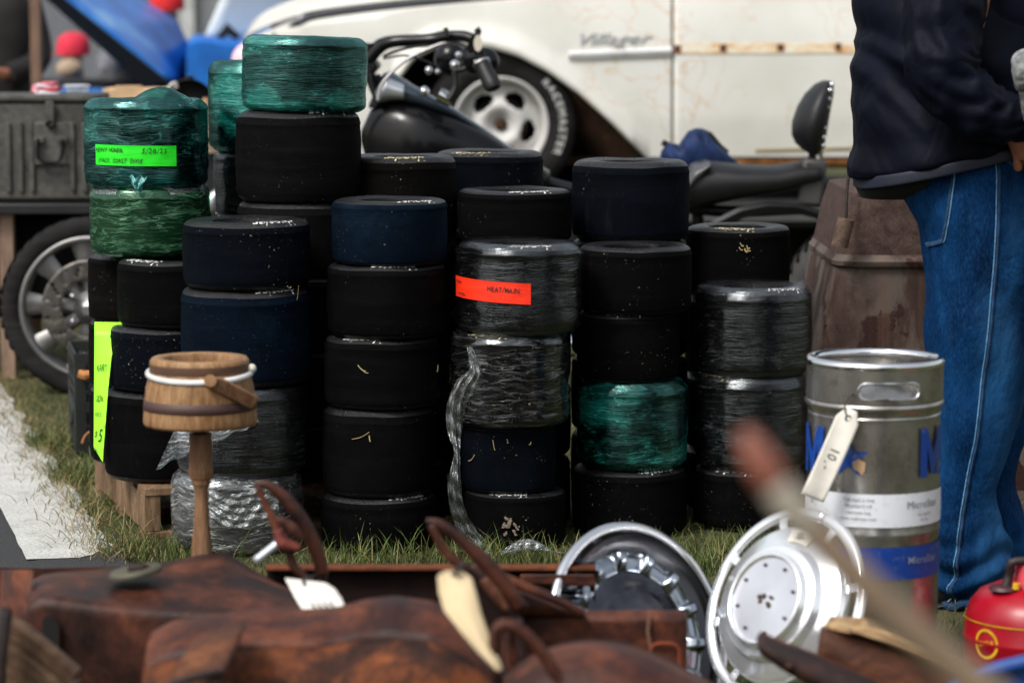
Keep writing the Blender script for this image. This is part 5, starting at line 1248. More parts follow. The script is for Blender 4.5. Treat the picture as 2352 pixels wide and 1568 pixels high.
slp = spline([W(2190, -170, YP - .05), W(2180, -60, YP - .11), W(2165, 60, YP - .15), W(2170, 160, YP - .175), W(2215, 225, YP - .19), W(2275, 262, YP - .19), W(2335, 276, YP - .185), W(2380, 270, YP - .17)], 10)
slr = [.085, .098, .100, .094, .086, .076, .064, .050, .040]
def slv():
    fr = frames(slp); rings = []
    for k, (p, t, N, B) in enumerate(fr):
        s = k / (len(fr) - 1); q = np.interp(s, np.linspace(0, 1, len(slr)), slr); ring = []
        for a in np.linspace(0, 2 * PI, 56, endpoint=False):
            c = math.cos(a); sn = math.sin(a)
            d = .010 * mnoise.noise(Vector((a * 1.1, s * 13, 4))) + .009 * (1 - abs(mnoise.noise(Vector((c * 1.4, sn * 1.4 + s * 7, s * 9)))) * 3)
            rad = q * .92 + d; ring.append(p + N * (rad * c) + B * (rad * sn * .85))
        rings.append(ring)
    return loft(rings, cap0=False, cap1=False)
obj('sleeve', slv(), NAVY, jk, smooth='all', solid=.004)
obj('sleeve_far', tube(spline([W(2190, -170, YP + .30), W(2170, 40, YP + .38), W(2260, 210, YP + .36), W(2360, 260, YP + .30)], 6), [.08, .085, .075, .05], 20), NAVY, jk)
obj('inner_shirt', fold_loft([ring_uv(462, 1990, 2100, .10, YP + .14), ring_uv(430, 1975, 2300, .18, YP + .12), ring_uv(390, 1975, 2380, .19, YP + .12)], 50, .004, (9, 9, 6), 0, None, 4), simple('shirt_black', (.002, .002, .002), .9), person, smooth='all')
gl = thing('grey_cloth', 'mottled grey bunched cloth at the right edge in front of the navy sleeve', 'cloth', tuple(W(2350, 205, YP - .24)))
GC = simple('grey_fleece', (.17, .18, .18), .9, var=.7, scale=70, bump=.8)
obj('bunch', ball(W(2356, 160, YP - .30), (.030, .03, .042), 30, 20).map(lambda p: p + Vector((wob(p, 40, .008), 0, wob(p, 40, .008, 5)))), GC, gl); obj('tail', tube(spline([W(2360, 195, YP - .28), W(2366, 260, YP - .26), W(2372, 300, YP - .24)], 4), [.02, .016, .010], 12), GC, gl)

def sitter(u, v, Y, capc, coat, label, standing=False, hat_w=1.0):
    """small far person: head top at pixel v"""
    c = W(u, v, Y); H = c.z; root = thing('person', label, 'person', (c.x, Y, 0))
    hz = H - .12; sh = hz - .27; Jl = [(Vector((c.x, Y, sh - .45)), (.14, .11)), (Vector((c.x, Y, sh - .2)), (.15, .11)), (Vector((c.x, Y, sh)), (.10, .09)), (Vector((c.x, Y, hz - .13)), (.05, .05)), (Vector((c.x - .01, Y, hz)), (.08, .09)), (Vector((c.x, Y, hz + .07)), (.07, .08))]
    El = [(0, 1), (1, 2), (2, 3), (3, 4), (4, 5)]
    for s in (-1, 1):
        n = len(Jl); Jl += [(Vector((c.x + s * .2, Y, sh - .05)), (.05, .05)), (Vector((c.x + s * .24, Y - .03, sh - .32)), (.04, .04)), (Vector((c.x + s * .12, Y - .25, sh - .40)), (.03, .03)), (Vector((c.x + s * .07, Y - .33, sh - .39)), (.04, .02))]
        El += [(2, n), (n, n + 1), (n + 1, n + 2), (n + 2, n + 3)]
        hz2 = sh - .5; n = len(Jl)
        if standing: Jl += [(Vector((c.x + s * .1, Y, hz2)), (.09, .09)), (Vector((c.x + s * .1, Y, hz2 * .5)), (.06, .06)), (Vector((c.x + s * .1, Y, .07)), (.04, .04)), (Vector((c.x + s * .1, Y - .14, .03)), (.04, .03))]
        else: Jl += [(Vector((c.x + s * .1, Y, hz2)), (.09, .09)), (Vector((c.x + s * .12, Y - .42, hz2)), (.06, .06)), (Vector((c.x + s * .12, Y - .42, .07)), (.04, .04)), (Vector((c.x + s * .12, Y - .55, .03)), (.04, .03))]
        El += [(0, n), (n, n + 1), (n + 1, n + 2), (n + 2, n + 3)]
    skin_body('body', Jl, El, 0, SKIN, root)
    ct_ = simple('coat', coat, .8)
    obj('coat', fold_loft([(c.x, Y, sh - .55, .21, .16), (c.x, Y, sh - .3, .22, .17), (c.x, Y, sh - .1, .23, .16), (c.x, Y, sh + .02, .18, .12), (c.x, Y, sh + .09, .08, .08)], 40, .01, (6, 6, 6), u), ct_, root, smooth='all', solid=.005)
    for s in (-1, 1): obj('sleeve', tube(spline([(c.x + s * .19, Y, sh - .02), (c.x + s * .25, Y - .03, sh - .32), (c.x + s * .13, Y - .24, sh - .40)], 5), [.075, .07, .05], 14), ct_, root)
    for s in (-1, 1): obj('trouser_leg', tube([p for p, _ in Jl[-4 if s > 0 else -12:][:3]], [.105, .085, .06], 14), simple('trousers', (.012, .013, .018), .8), root)
    if capc:
        cap = obj('cap', lathe([(.105 * hat_w, -.04), (.108 * hat_w, .02), (.09 * hat_w, .075), (.05, .10), (.001, .11)], 24).map(lambda p: p + Vector((c.x, Y, hz + .03))), simple('cap_cloth', capc, .8), root, smooth='all')
        obj('cap_brim', loft([[Vector((c.x - .10 - .13 * t, Y + w, hz - .005 - .02 * t + k)) for k, w in ((0, -.09 * (1 - t * .5)), (0, .09 * (1 - t * .5)), (.008, .09 * (1 - t * .5)), (.008, -.09 * (1 - t * .5)))] for t in (0, .5, 1)]), bpy.data.materials[cap.data.materials[0].name], cap)
    else: obj('hair', ball((c.x, Y + .02, hz + .05), (.09, .10, .09)), HAIR, root)
    return root, hz, c
r_, hz_, c_ = sitter(168, 80, 18.2, (.62, .02, .05), (.006, .006, .007), 'seated person in a faded red cap and black coat, seen below the blue hood')
obj('beard', ball((c_.x - .01, 18.1, hz_ - .10), (.09, .09, .07)), simple('beard_grey', (.35, .26, .18), .9), r_)
sitter(384, -24, 17.9, (.60, .01, .01), (.02, .02, .022), 'person in a bright red cap with white front, behind the blue hood', True)
capo = [o for o in bpy.data.objects if o.name.startswith('cap') and o.name.split('.')[0] == 'cap'][-1]
obj('cap_front', ball(wloc(capo) + Vector((.02, -.09, 0)) * 0 + Vector((W(388, -10, 17.9).x, 17.9 - .085, W(388, -6, 17.9).z)), (.055, .03, .035)), simple('cap_white', (.7, .68, .68), .8), capo)
sitter(-30, -190, 14.5, None, (.007, .0045, .0045), 'tall person in dark brown clothes standing at the left edge, next to a post', True)
po = thing('wooden_post', 'narrow brown wooden post standing beside the dark clothed person', 'post', tuple(G(83, 560)))
c = W(83, 100, 14.2); obj('shaft', box((c.x, 14.2, .9), (.05, .05, 1.8)), simple('post_brown', (.14, .08, .05), .7), po, bevel=.005); obj('foot', box((c.x, 14.2, .03), (.14, .14, .05)), BLK, po)
bgc = thing('white_bag', 'crumpled white and grey bag on the seat below the propped blue hood', 'bag', tuple(W(258, 205, 17.2)))
obj('sack', ball(W(255, 150, 17.2), (.085, .09, .12), 24, 16).map(lambda p: p + Vector((wob(p, 14, .03), 0, wob(p, 14, .03, 4)))), simple('sack_white', (.40, .39, .42), .7, var=.6, scale=9), bgc)
obj('sack_base', ball(W(278, 185, 17.25), (.14, .12, .12), 24, 16).map(lambda p: p + Vector((wob(p, 12, .03), 0, wob(p, 12, .03, 4)))), simple('sack_grey', (.10, .10, .105), .8), bgc)

# ================================================================== keg
YK = 5.42
keg = thing('beer_keg', 'dented steel keg with blue lettering and bands, standing in front of the jeans', 'keg', (W(2010, 800, YK).x, YK, 0))
kx = W(2010, 800, YK).x; KR = (W(2166, 800, YK).x - W(1855, 800, YK).x) / 2
def kz(v): return W(2010, v, YK - KR).z
def steel():
    t = NT('brushed_steel'); v = t.obj(False)
    n = t.noise(t.vmul(v, (1, 1, .6)), 10, 7, .65); c = t.ramp(n, [(.3, (.13, .11, .085)), (.5, (.34, .325, .30)), (.75, (.60, .60, .59))])
    n2 = t.noise(v, 26, 6, .7); c = t.mix(t.ramp(n2, [(.56, 0.0), (.72, .6)]), c, (.14, .10, .065))
    return t.done(t.bsdf(c, t.ramp(n, [(.3, .36), (.7, .16)]), .88, t.bump(t.noise(t.vmul(v, (1, 1, 8)), 60, 4), .12, .002), .5))
ST = steel()
zt_, zb1 = kz(838), kz(932)
top_z = kz(846)
def kegwall(q0, q1, cut=True):      # upper collar with real hand holes
    V = []; Fc = []; UV = []; NA, NZ = 240, 44
    for i in range(NA):
        a = 2 * PI * i / NA
        for jn in range(NZ + 1):
            z = q0 + (q1 - q0) * jn / NZ; V.append((kx + KR * math.sin(a), YK - KR * math.cos(a), z))
    hz0 = kz(901); hw = .060; hh = .0150
    for i in range(NA):
        for jn in range(NZ):
            a = 2 * PI * (i + .5) / NA; z = q0 + (q1 - q0) * (jn + .5) / NZ; inside_ = False
            for ac in (math.asin((W(2026, 800, YK).x - kx) / KR), math.asin((W(2026, 800, YK).x - kx) / KR) + PI):
                d = abs((a - ac + PI) % (2 * PI) - PI) * KR; e = max(0, d - (hw - hh)); 
                if e * e + (z - hz0) ** 2 < hh * hh: inside_ = True
            if not inside_: Fc.append((i * (NZ + 1) + jn, ((i + 1) % NA) * (NZ + 1) + jn, ((i + 1) % NA) * (NZ + 1) + jn + 1, i * (NZ + 1) + jn + 1))
    return Geo(V, Fc)
obj('collar', kegwall(zb1, top_z), ST, keg, smooth='all', solid=.0025)
kring = lambda z, R, r: part_ring((0, 0, 0), R, r, 96, 14).map(lambda p: Vector((kx + p.x, YK + p.z, z + p.y)))
obj('top_rim', kring(top_z, KR - .006, .0095), CHR, keg, smooth='all')
hh0 = kz(901); ac = math.asin((W(2026, 800, YK).x - kx) / KR)
hl_ = []
for k in range(60):
    t = 2 * PI * k / 60; x = (.060 - .0155) * (1 if math.cos(t) > 0 else -1) * (1 if abs(math.cos(t)) > .02 else 0) + .0155 * math.cos(t); z = .0155 * math.sin(t)
    hl_.append(Vector((kx + (KR + .001) * math.sin(ac + x / KR), YK - (KR + .001) * math.cos(ac + x / KR), hh0 + z)))
hl_.append(hl_[0]); obj('handle_rim', tube(hl_, .0028, 8), CHR, keg)
obj('inner_dome', lathe([(.001, .03), (.03, .03), (.034, .022), (.05, .018), (KR * .9, -.02), (KR * .985, -.04)], 64).map(lambda p: Vector((kx + p.x, YK + p.y, zb1 + .012 + p.z))), ST, keg, smooth='all')
obj('valve', lathe([(.001, .048), (.018, .046), (.022, .03)], 24).map(lambda p: Vector((kx + p.x, YK + p.y, zb1 + .012 + p.z))), CHR, keg)
zr1, zr2 = kz(1236), .12
prof = [(KR - .0005, zb1), (KR + .0035, zb1 - .004), (KR + .004, zb1 - .009), (KR - .001, zb1 - .015), (KR - .0035, zb1 - .022), (KR - .0030, zr1 + .03)]
prof += [(KR - .003, zr1 + .012), (KR - .0012, zr1 + .006), (KR - .001, zr1), (KR - .003, zr1 - .006), (KR - .003, .10), (KR - .008, .085), (KR - .004, .07), (KR - .001, .02), (KR - .006, .002), (KR - .02, .0)]
pf = []
for a, b in zip(prof[:-1], prof[1:]):
    n = max(1, int(abs(a[1] - b[1]) / .02)); pf += [(a[0] + (b[0] - a[0]) * k / n, a[1] + (b[1] - a[1]) * k / n) for k in range(n)]
pf.append(prof[-1])
def dent(p):
    a = math.atan2(p.y, p.x); d = .0012 * mnoise.noise(Vector((a * 2, p.z * 9, 0))); k = (math.hypot(p.x, p.y) + d) / max(1e-6, math.hypot(p.x, p.y)); return Vector((kx + p.x * k, YK + p.y * k, p.z))
kb = obj('shell', lathe(pf, 128).map(dent), ST, keg, smooth='all')
def kband(v0, v1, mat, nm):
    z0, z1 = kz(v1), kz(v0); return obj(nm, lathe([(KR - .0008, z0), (KR - .0005, (z0 + z1) / 2), (KR - .0008, z1)], 128).map(lambda p: Vector((kx + p.x, YK + p.y, p.z))), mat, keg, smooth='all'), (z0 + z1) / 2, z1 - z0
def bandmat(nm, c, c2):
    t = NT(nm); v = t.obj(False); n = t.noise(v, 55, 6, .75); cc = t.mix(t.ramp(n, [(.56, 0.0), (.70, .8)]), c, c2)
    return t.done(t.bsdf(cc, .45, 0, None, .4))
wbm, zw, hw_ = kband(1136, 1212, bandmat('white_band', (.66, .68, .72), (.40, .36, .30)), 'white_band')
bbm, zb_, hb_ = kband(1258, 1333, bandmat('blue_band', (.003, .035, .22), (.10, .12, .16)), 'blue_band')
KBL = bandmat('keg_blue', (.003, .045, .26), (.16, .17, .18)); GRY = simple('band_text', (.16, .16, .17), .7)
def kph(u): return math.asin(max(-1, min(1, (W(u, 800, YK).x - kx) / KR)))
def ktext(s, size, u, v, mat, par, sx=1.0, bold=0.0, sh=0.0, e=.0012, nm='lettering', ph=None):
    obj(nm, on_cyl(refine(text_geo(s, size, sx=sx, bold=bold * size, shear=sh), .012), (kx, YK), KR + e, kph(u) if ph is None else ph, kz(v)), mat, par, smooth=False)
MW, MH, MS = .076, .094, .0185
def quad(*q): return Geo([(x, y, 0) for x, y in q], [(0, 1, 2, 3)])
Mg = union([quad((-MW / 2, -MH / 2), (-MW / 2 + MS, -MH / 2), (-MW / 2 + MS, MH / 2), (-MW / 2, MH / 2)), quad((MW / 2 - MS, -MH / 2), (MW / 2, -MH / 2), (MW / 2, MH / 2), (MW / 2 - MS, MH / 2)),
            quad((-MW / 2 + MS, MH / 2), (-MW / 2 + MS, MH / 2 - .034), (-.0065, -MH / 2 + .004), (.0, -MH / 2 + .040)), quad((MW / 2 - MS, MH / 2), (.0, -MH / 2 + .040), (.0065, -MH / 2 + .004), (MW / 2 - MS, MH / 2 - .034)),
            Geo([(-.0065, -MH / 2 + .004, 0), (.0065, -MH / 2 + .004, 0), (0, -MH / 2 + .040, 0)], [(0, 1, 2)])])
for uu, ph in ((0, .90), (0, -1.22)): obj('lettering', on_cyl(refine(Mg, .012), (kx, YK), KR + .0014, ph, kz(1045)), KBL, kb, smooth=False)
ktext('MicroStar', .021, 2110, 1163, GRY, wbm, 1.0, .0); ktext('MicroStar', .020, 2112, 1290, simple('faded_text', (.16, .20, .28), .7), bbm, 1.0, .01)
for i, s in enumerate(('THIS KEG IS THE', 'PROPERTY OF', 'microstar keg', 'www.microstar.com')): ktext(s, .0085, 1958, 1150 + i * 14, GRY, wbm, 1.0)
for i, s in enumerate(('keg logistics', 'service')): ktext(s, .008, 2112, 1185 + i * 13, GRY, wbm, 1.0)
ktext('ar', .018, 1866, 1162, GRY, wbm, 1.0)
# torn blue star shape with a paper scrap over it
star = [(0, 1.0), (.28, .30), (1.0, .28), (.42, -.15), (.62, -.9), (0, -.45), (-.62, -.9), (-.42, -.15), (-1.0, .28), (-.28, .30)]
def kpoly(pts, u, v, s, e):
    ph = kph(u); z0 = kz(v); V = [(kx + (KR + e) * math.sin(ph), YK - (KR + e) * math.cos(ph), z0)]
    n = len(pts)
    for x, y in pts: V.append((kx + (KR + e) * math.sin(ph + x * s / KR), YK - (KR + e) * math.cos(ph + x * s / KR), z0 + y * s))
    return Geo(V, [(0, i + 1, (i + 1) % n + 1) for i in range(n)])
obj('star_emblem', kpoly(star, 1935, 1052, .040, .0012), KBL, kb, smooth=False)
obj('paper_scrap', kpoly([(-.6, .5), (.1, .9), (.9, .5), (.8, -.4), (.5, -1.0), (.1, -.5), (-.4, -.3)], 1956, 1073, .017, .0025), simple('tan_paper', (.42, .27, .15), .8), kb, smooth=False)
PAPER = simple('tag_paper', (.74, .70, .62), .7, var=.08, scale=30)
def paper_tag(name, label, P0, P1, w, mat, words=None, cut=.35, bend=.006, nrm=Vector((0, -1, 0)), hole=True, fontsize=.6):
    """shipping tag between two points, with its corners cut at the start"""
    d = (P1 - P0); L = d.length; d.normalize(); n = (nrm - d * nrm.dot(d)).normalized(); s = d.cross(n)
    root = thing(name, label, 'tag', tuple(P0.lerp(P1, .5)))
    def f(a, t):
        ww = w * (.45 + .55 * min(1, t / .12)) if cut else w; q = P0 + d * (L * t) + s * ((a - .5) * ww); return q + n * (bend * math.sin(t * PI) + .3 * bend * math.sin(a * 5 + t * 4))
    ob = obj('card', grid(10, 24, f), mat, root, smooth='all', solid=.0012)
    if hole: obj('eyelet', tube([P0 + d * (L * .10) + s * (.005 * math.cos(q)) + d * (.005 * math.sin(q)) + n * .002 for q in np.linspace(0, 2 * PI, 16)], .002, 6), simple('eyelet_dark', (.03, .03, .035), .5), root)
    if words:
        def g2(p): 
            t = .55 - p.x * (1 / L) * -1.0; t = .56 + p.x / L; a = .5 + p.y / w * -1.0
            return f(min(.99, max(.01, a)), min(.99, max(.01, t))) + n * .002
        obj('writing', hand_text(words, w * fontsize, len(words) * 7, .9, .0).map(g2), INK, ob, smooth=False)
    return root, f, n
kt, _, _ = paper_tag('price_tag', 'long pale paper price tag hanging askew from the keg handle', W(1957, 940, YK - KR - .012), W(1866, 1143, YK - KR - .022), .046, PAPER, '10.-', .35, fontsize=.62)
obj('string', tube(spline([W(1946, 962, YK - KR - .014), W(1941, 930, YK - KR - .012), W(1958, 905, YK - KR + .001), W(1962, 912, YK - KR + .02)], 6), .0016, 6), INK, kt)

# ================================================================== wooden bucket on its turned stand
YU = 5.45
BW = rust('bucket_wood', [(.30, (.16, .075, .028)), (.5, (.30, .165, .075)), (.72, (.42, .26, .135))], 7, .55, .15, streak=(7, 7, .7), gloss=.45)
BWD = rust('bucket_wood_post', [(.30, (.13, .058, .028)), (.55, (.235, .125, .065)), (.75, (.32, .19, .11))], 7, .55, .12, streak=(7, 7, .6), gloss=.45)
ux = W(458, 800, YU).x; upx = px(YU)
bk_ = thing('wooden_bucket_stand', 'small wooden bucket with wire ring and handle on a turned wooden post', 'bucket stand', (ux, YU, 0))
def uz(v, r=0): return W(458, v, YU - r).z
sc0 = lambda p: Vector((ux + p.x, YU + p.y, p.z))
rt, rm, rb_ = 114 * upx, 124 * upx, 131 * upx
zt0, zm, zb0 = uz(820), uz(905, rm), uz(985, rb_)
prb = [(rt * .72, zt0 - .05), (rt * .72, zt0 - .003), (rt * .74, zt0), (rt * .95, zt0), (rt, zt0 - .006), (rt * 1.005, zt0 - .02), (rt * .995, uz(862, rt)), (rt * 1.01, uz(868, rt)), (rm, zm), (rb_ * .985, uz(955, rb_)), (rb_, zb0), (rb_ * .98, zb0 - .006), (.03, zb0 - .006)]
pf = []
for a, b in zip(prb[:-1], prb[1:]):
    n = max(1, int(abs(a[1] - b[1]) / .012)); pf += [(a[0] + (b[0] - a[0]) * k / n, a[1] + (b[1] - a[1]) * k / n) for k in range(n)]
pf.append(prb[-1])
def stave(p):
    a = math.atan2(p.y, p.x); s = abs(((a * 15 / (2 * PI)) % 1) - .5); r = math.hypot(p.x, p.y); k = 1 - (.010 if s > .47 else 0) * (r > .06); return sc0(Vector((p.x * k, p.y * k, p.z)))
obj('staves', lathe(pf, 240).map(stave), BW, bk_, smooth='all')
obj('bucket_floor', lathe([(.001, 0), (rt * .73, 0)], 32).map(lambda p: sc0(p + Vector((0, 0, zt0 - .05)))), BWD, bk_)
obj('upper_hoop', lathe([(rt * 1.006, uz(846, rt)), (rt * 1.008, uz(866, rt)), (rt * 1.0, uz(867, rt))], 96).map(sc0), simple('hoop_groove', (.10, .05, .028), .7), bk_, smooth='all')
obj('lower_hoop', lathe([(rm * 1.0, uz(929, rm)), (rm * 1.035, uz(931, rm)), (rb_ * .998, uz(954, rb_)), (rb_ * .97, uz(957, rb_))], 96).map(sc0), simple('hoop_brown', (.055, .025, .020), .6), bk_, smooth='all')
obj('wire_ring', part_ring((0, 0, 0), rt * 1.035, .0058, 80, 10).map(lambda p: sc0(Vector((p.x, p.z, p.y + uz(850) - .004 - .008 * (-p.z / rt)))) ), simple('white_cord', (.62, .62, .60), .5), bk_, smooth='all')
obj('cord_knot', ball(W(578, 846, YU - .01), .009), simple('cord_knot_white', (.62, .60, .52), .5), bk_)
hA, hB = W(488, 876, YU - rt - .012), W(588, 928, YU - rt + .035)
hdir = (hB - hA).normalized(); hup = Vector((-hdir.z, 0, hdir.x))
obj('handle', loft([[p + hup * a + Vector((0, b, 0)) for a, b in ((.017 * k, -.006), (.017 * k, .006), (-.015 * k, .006), (-.015 * k, -.006))] for p, k in ((hA, .7), (hA.lerp(hB, .12), 1), (hA.lerp(hB, .9), 1.0), (hB, .9))]), BWD, bk_, bevel=.003)
obj('handle_peg', cyl(W(483, 874, YU - rt - .024), W(483, 874, YU - rt + .01), .012, n=16), BW, bk_)
post = lambda v, w: (w / 2 * upx, uz(v))
pp_ = [post(995, 50), post(1060, 52), post(1082, 56), post(1096, 52), post(1104, 42), post(1107, 46), post(1112, 40), post(1122, 32), post(1150, 31), post(1200, 37), post(1240, 44), post(1275, 50), post(1300, 52), (.022, .205), (.030, .18), (.022, .15), (.026, .05), (.09, .03), (.10, .0)]
obj('post_block', lathe([(a * 1.08, b) for a, b in pp_[:4]], 8, start=PI / 8).map(sc0), BWD, bk_, smooth=False)
obj('turned_post', lathe(pp_[3:], 40).map(sc0), BWD, bk_, smooth='all')

# ================================================================== hubcaps
YHc = 5.1
def hubtag(*a): pass
hc1 = thing('dark_hubcap', 'dark chrome hubcap with toothed ring, leaning at the centre right', 'hubcap', tuple(W(1480, 1568, YHc)))
DCH = simple('dark_chrome', (.07, .07, .078), .16, metal=1.0, var=.35, scale=5, bump=.04); 
BCH = simple('bright_chrome', (.93, .94, .97), .14, metal=.78, var=.06, bump=.04, bs=40)
M1 = frame_to(W(1472, 1462, YHc), (.62, -.70, .34)); hR = 272 * px(YHc)
def hub(prof, n=128, z=None): return lathe(prof, n).map(lambda p: Vector((p.x, p.y, p.z)))
P1 = [(1.0, -.02), (1.005, .0), (.985, .018), (.945, .018), (.925, .006), (.915, -.006), (.80, -.030), (.75, -.035)]
obj('outer_rim', lathe([(r * hR, z * hR * 1.6) for r, z in P1[:5]], 128).xf(M1), CHR, hc1, smooth='all')
obj('dish', lathe([(r * hR, z * hR * 1.6) for r, z in P1[4:]], 128).xf(M1), DCH, hc1, smooth='all')
def gear():
    rings = []
    N = 14; V = []; Fc = []; NA = 448
    rows = [(.765, -.05, 0), (.745, -.03, 1), (.71, .012, 1), (.66, .022, 1), (.61, .012, 1), (.585, -.02, 0), (.57, -.04, 0)]
    for i in range(NA):
        a = 2 * PI * i / NA; s = (a * N / (2 * PI)) % 1; tooth = 1 / (1 + math.exp(-(abs(s - .5) - .16) * -55))
        for r, z, w in rows: V.append(((r + .035 * tooth * w) * hR * math.cos(a), (r + .035 * tooth * w) * hR * math.sin(a), (z - .045 * (1 - tooth) * w) * hR * 1.6))
    k = len(rows)
    for i in range(NA):
        for q in range(k - 1): Fc.append((i * k + q, ((i + 1) % NA) * k + q, ((i + 1) % NA) * k + q + 1, i * k + q + 1))
    return Geo(V, Fc)
obj('toothed_ring', gear().xf(M1), simple('ring_chrome', (.34, .38, .43), .16, metal=1.0, var=.2, bump=.03), hc1, smooth='all')
obj('center_dome', lathe([(.58 * hR, -.06 * hR), (.44 * hR, -.05 * hR), (.42 * hR, -.02 * hR), (.40 * hR, -.012 * hR), (.30 * hR, .01 * hR), (.15 * hR, .028 * hR), (.001, .034 * hR)], 96).xf(M1), simple('dome_dark', (.07, .072, .085), .22, metal=1.0, var=.5, scale=14, bump=.05), hc1, smooth='all')

hc2 = thing('bright_wheel_cover', 'bright stepped chrome wheel cover with open outer ring and a small price sticker', 'hubcap', tuple(W(1790, 1600, 5.0)))
YH2 = 5.02; R2_ = 236 * px(YH2)
M2 = frame_to(W(1800, 1392, YH2), (-.70, -.60, .39), up=(.3, 0, 1))
pr2 = [(1.0, -.03), (1.01, -.005), (.985, .012), (.93, .015), (.905, .0), (.90, -.02)]
obj('outer_ring', lathe([(r * R2_, z * R2_ * 1.3) for r, z in pr2], 128).xf(M2), BCH, hc2, smooth='all', solid=.002)
pr3 = [(.79, -.04), (.80, .0), (.785, .05), (.76, .07), (.60, .10), (.585, .11), (.57, .17), (.55, .185), (.49, .175), (.475, .20), (.46, .245), (.445, .255), (.43, .245), (.415, .22)]
obj('stepped_dish', lathe([(r * R2_, z * R2_ * 1.25) for r, z in pr3], 128).xf(M2), BCH, hc2, smooth='all')
plt = obj('center_plate', lathe([(.418 * R2_, .222 * R2_ * 1.25), (.40 * R2_, .222 * R2_ * 1.25), (.001, .24 * R2_ * 1.25)], 96).xf(M2), simple('plate_satin', (.66, .66, .70), .32, metal=.9, var=.1, bump=.05), hc2, smooth='all')
for k in range(8):
    a = .55 + 2 * PI * k / 8; w = .10
    obj('strut', loft([[M2 @ Vector((q * R2_ * math.cos(a + s * w), q * R2_ * math.sin(a + s * w), (z + e) * R2_)) for s, e in ((-.5, 0), (.5, 0), (.5, .02), (-.5, .02))] for q, z in ((.78, .0), (.85, .012), (.92, .0))]), BCH, hc2)
    obj('hole', cyl(M2 @ Vector((.35 * R2_ * math.cos(a), .35 * R2_ * math.sin(a), .275 * R2_)), M2 @ Vector((.35 * R2_ * math.cos(a), .35 * R2_ * math.sin(a), .2905 * R2_ + .0012)), .0034, n=12), INK, plt)
sm_ = Geo()
r4 = random.Random(4)
for k in range(7): 
    sm_ = sm_ + ball((.0 + (r4.uniform(-.07, .11)) * R2_, r4.uniform(-.05, .06) * R2_, .300 * R2_), (r4.uniform(.003, .008), r4.uniform(.003, .006), .0012), 10, 6)
obj('rust_stain', sm_.xf(M2), simple('stain_brown', (.05, .03, .02), .8), plt)
def stk(s, t):
    a = R_(96) + (s - .5) * -.42; q = .75 - (1 - t) * .125; return M2 @ Vector((q * R2_ * math.cos(a), q * R2_ * math.sin(a), (.07 + (.76 - q) * .19) * R2_ * 1.25 + .0025))
st_ob = obj('price_sticker', grid(8, 4, stk), PAPER, hc2, smooth='all')
def stt(p): q = stk(min(.98, max(.02, .5 + p.x * .3)), min(.98, max(.02, .5 + p.y * .8))); return q + (M2.to_3x3() @ Vector((0, 0, 1))) * .0012
obj('writing', hand_text('10-', 1.0, 2, .9, .01).map(lambda p: stt(Vector((p.x, p.y, 0)))), INK, st_ob, smooth=False)

# ================================================================== red can, blue tub, blurred long handle
YG = 5.35
REDP = simple('red_can_paint', (.30, .0015, .011), .34, var=.22, scale=6, bump=.06, spec=.5); YEL = simple('can_yellow', (.62, .36, .01), .5, var=.3, scale=40)
gc = thing('gas_can', 'round red metal gas can with yellow lettering at the lower right corner', 'gas can', tuple(G(2370, 1597)))
gx = W(2378, 1400, YG).x; gR = gx - W(2217, 1400, YG).x
gz = lambda v: W(2378, v + 16, YG - gR * .6).z
gp = [(gR * .97, 0), (gR, .01), (gR, gz(1470)), (gR * 1.012, gz(1466)), (gR * 1.012, gz(1460)), (gR, gz(1456)), (gR * .99, gz(1420)), (gR * .93, gz(1388)), (gR * .80, gz(1362)), (gR * .55, gz(1344)), (gR * .3, gz(1338)), (.001, gz(1336))]
cb = obj('can_body', lathe(gp, 96).map(lambda p: Vector((gx + p.x, YG + p.y, p.z))), REDP, gc, smooth='all')
def gph(u): return math.asin(max(-1, min(1, (W(u, 1400, YG).x - gx) / gR)))
gzz = lambda v: W(2378, v, YG - gR).z
obj('emblem_ring', part_ring((0, 0, 0), .026, .0028, 40, 6).map(lambda p: Vector((gx + (gR + .001) * math.sin(gph(2250) + p.x / gR), YG - (gR + .001) * math.cos(gph(2250) + p.x / gR), gzz(1492) + p.z))), YEL, cb)
obj('lettering', on_cyl(text_geo('EAGLE', .013, bold=.0004), (gx, YG), gR + .0015, gph(2250), gzz(1492), .15), YEL, cb, smooth=False)
obj('lettering', on_cyl(refine(text_geo('SAFETY', .034, bold=.001), .01), (gx, YG), gR + .0015, gph(2330) + .46, gzz(1488)), YEL, cb, smooth=False)
obj('lettering', on_cyl(refine(text_geo('CAN', .034, bold=.001), .01), (gx, YG), gR + .0015, gph(2300) + .40, gzz(1530)), YEL, cb, smooth=False)
obj('stripe', lathe([(gR + .0012, gzz(1449)), (gR + .0014, gzz(1446))], 64).map(lambda p: Vector((gx + p.x, YG + p.y, p.z))), YEL, cb)
obj('spout_neck', tube(spline([W(2310, 1350, YG - .04), W(2318, 1320, YG - .04), W(2324, 1292, YG - .05), W(2360, 1286, YG - .05)], 6), [.011, .008, .008, .008], 12), simple('dark_rubber', (.02, .012, .012), .6), gc)
obj('spout_base', lathe([(.03, 0), (.026, .006), (.012, .008), (.001, .008)], 20).map(lambda p: W(2306, 1352, YG - .04) + p), simple('dark_rubber_base', (.05, .012, .015), .5), gc)
obj('cap', lathe([(.001, .05), (.026, .048), (.03, .04), (.03, .0), (.034, -.006)], 28).map(lambda p: W(2368, 1342, YG - .03) + p), simple('cap_pink_red', (.50, .04, .06), .4), gc, smooth='all')
obj('cap_band', cyl(W(2333, 1352, YG - .06), W(2336, 1338, YG - .06), .007), YEL, gc)
YTb = 4.3
tub = thing('blue_tub', 'blue plastic tub rim cutting across the bottom right corner', 'tub', tuple(W(2330, 1700, YTb)))
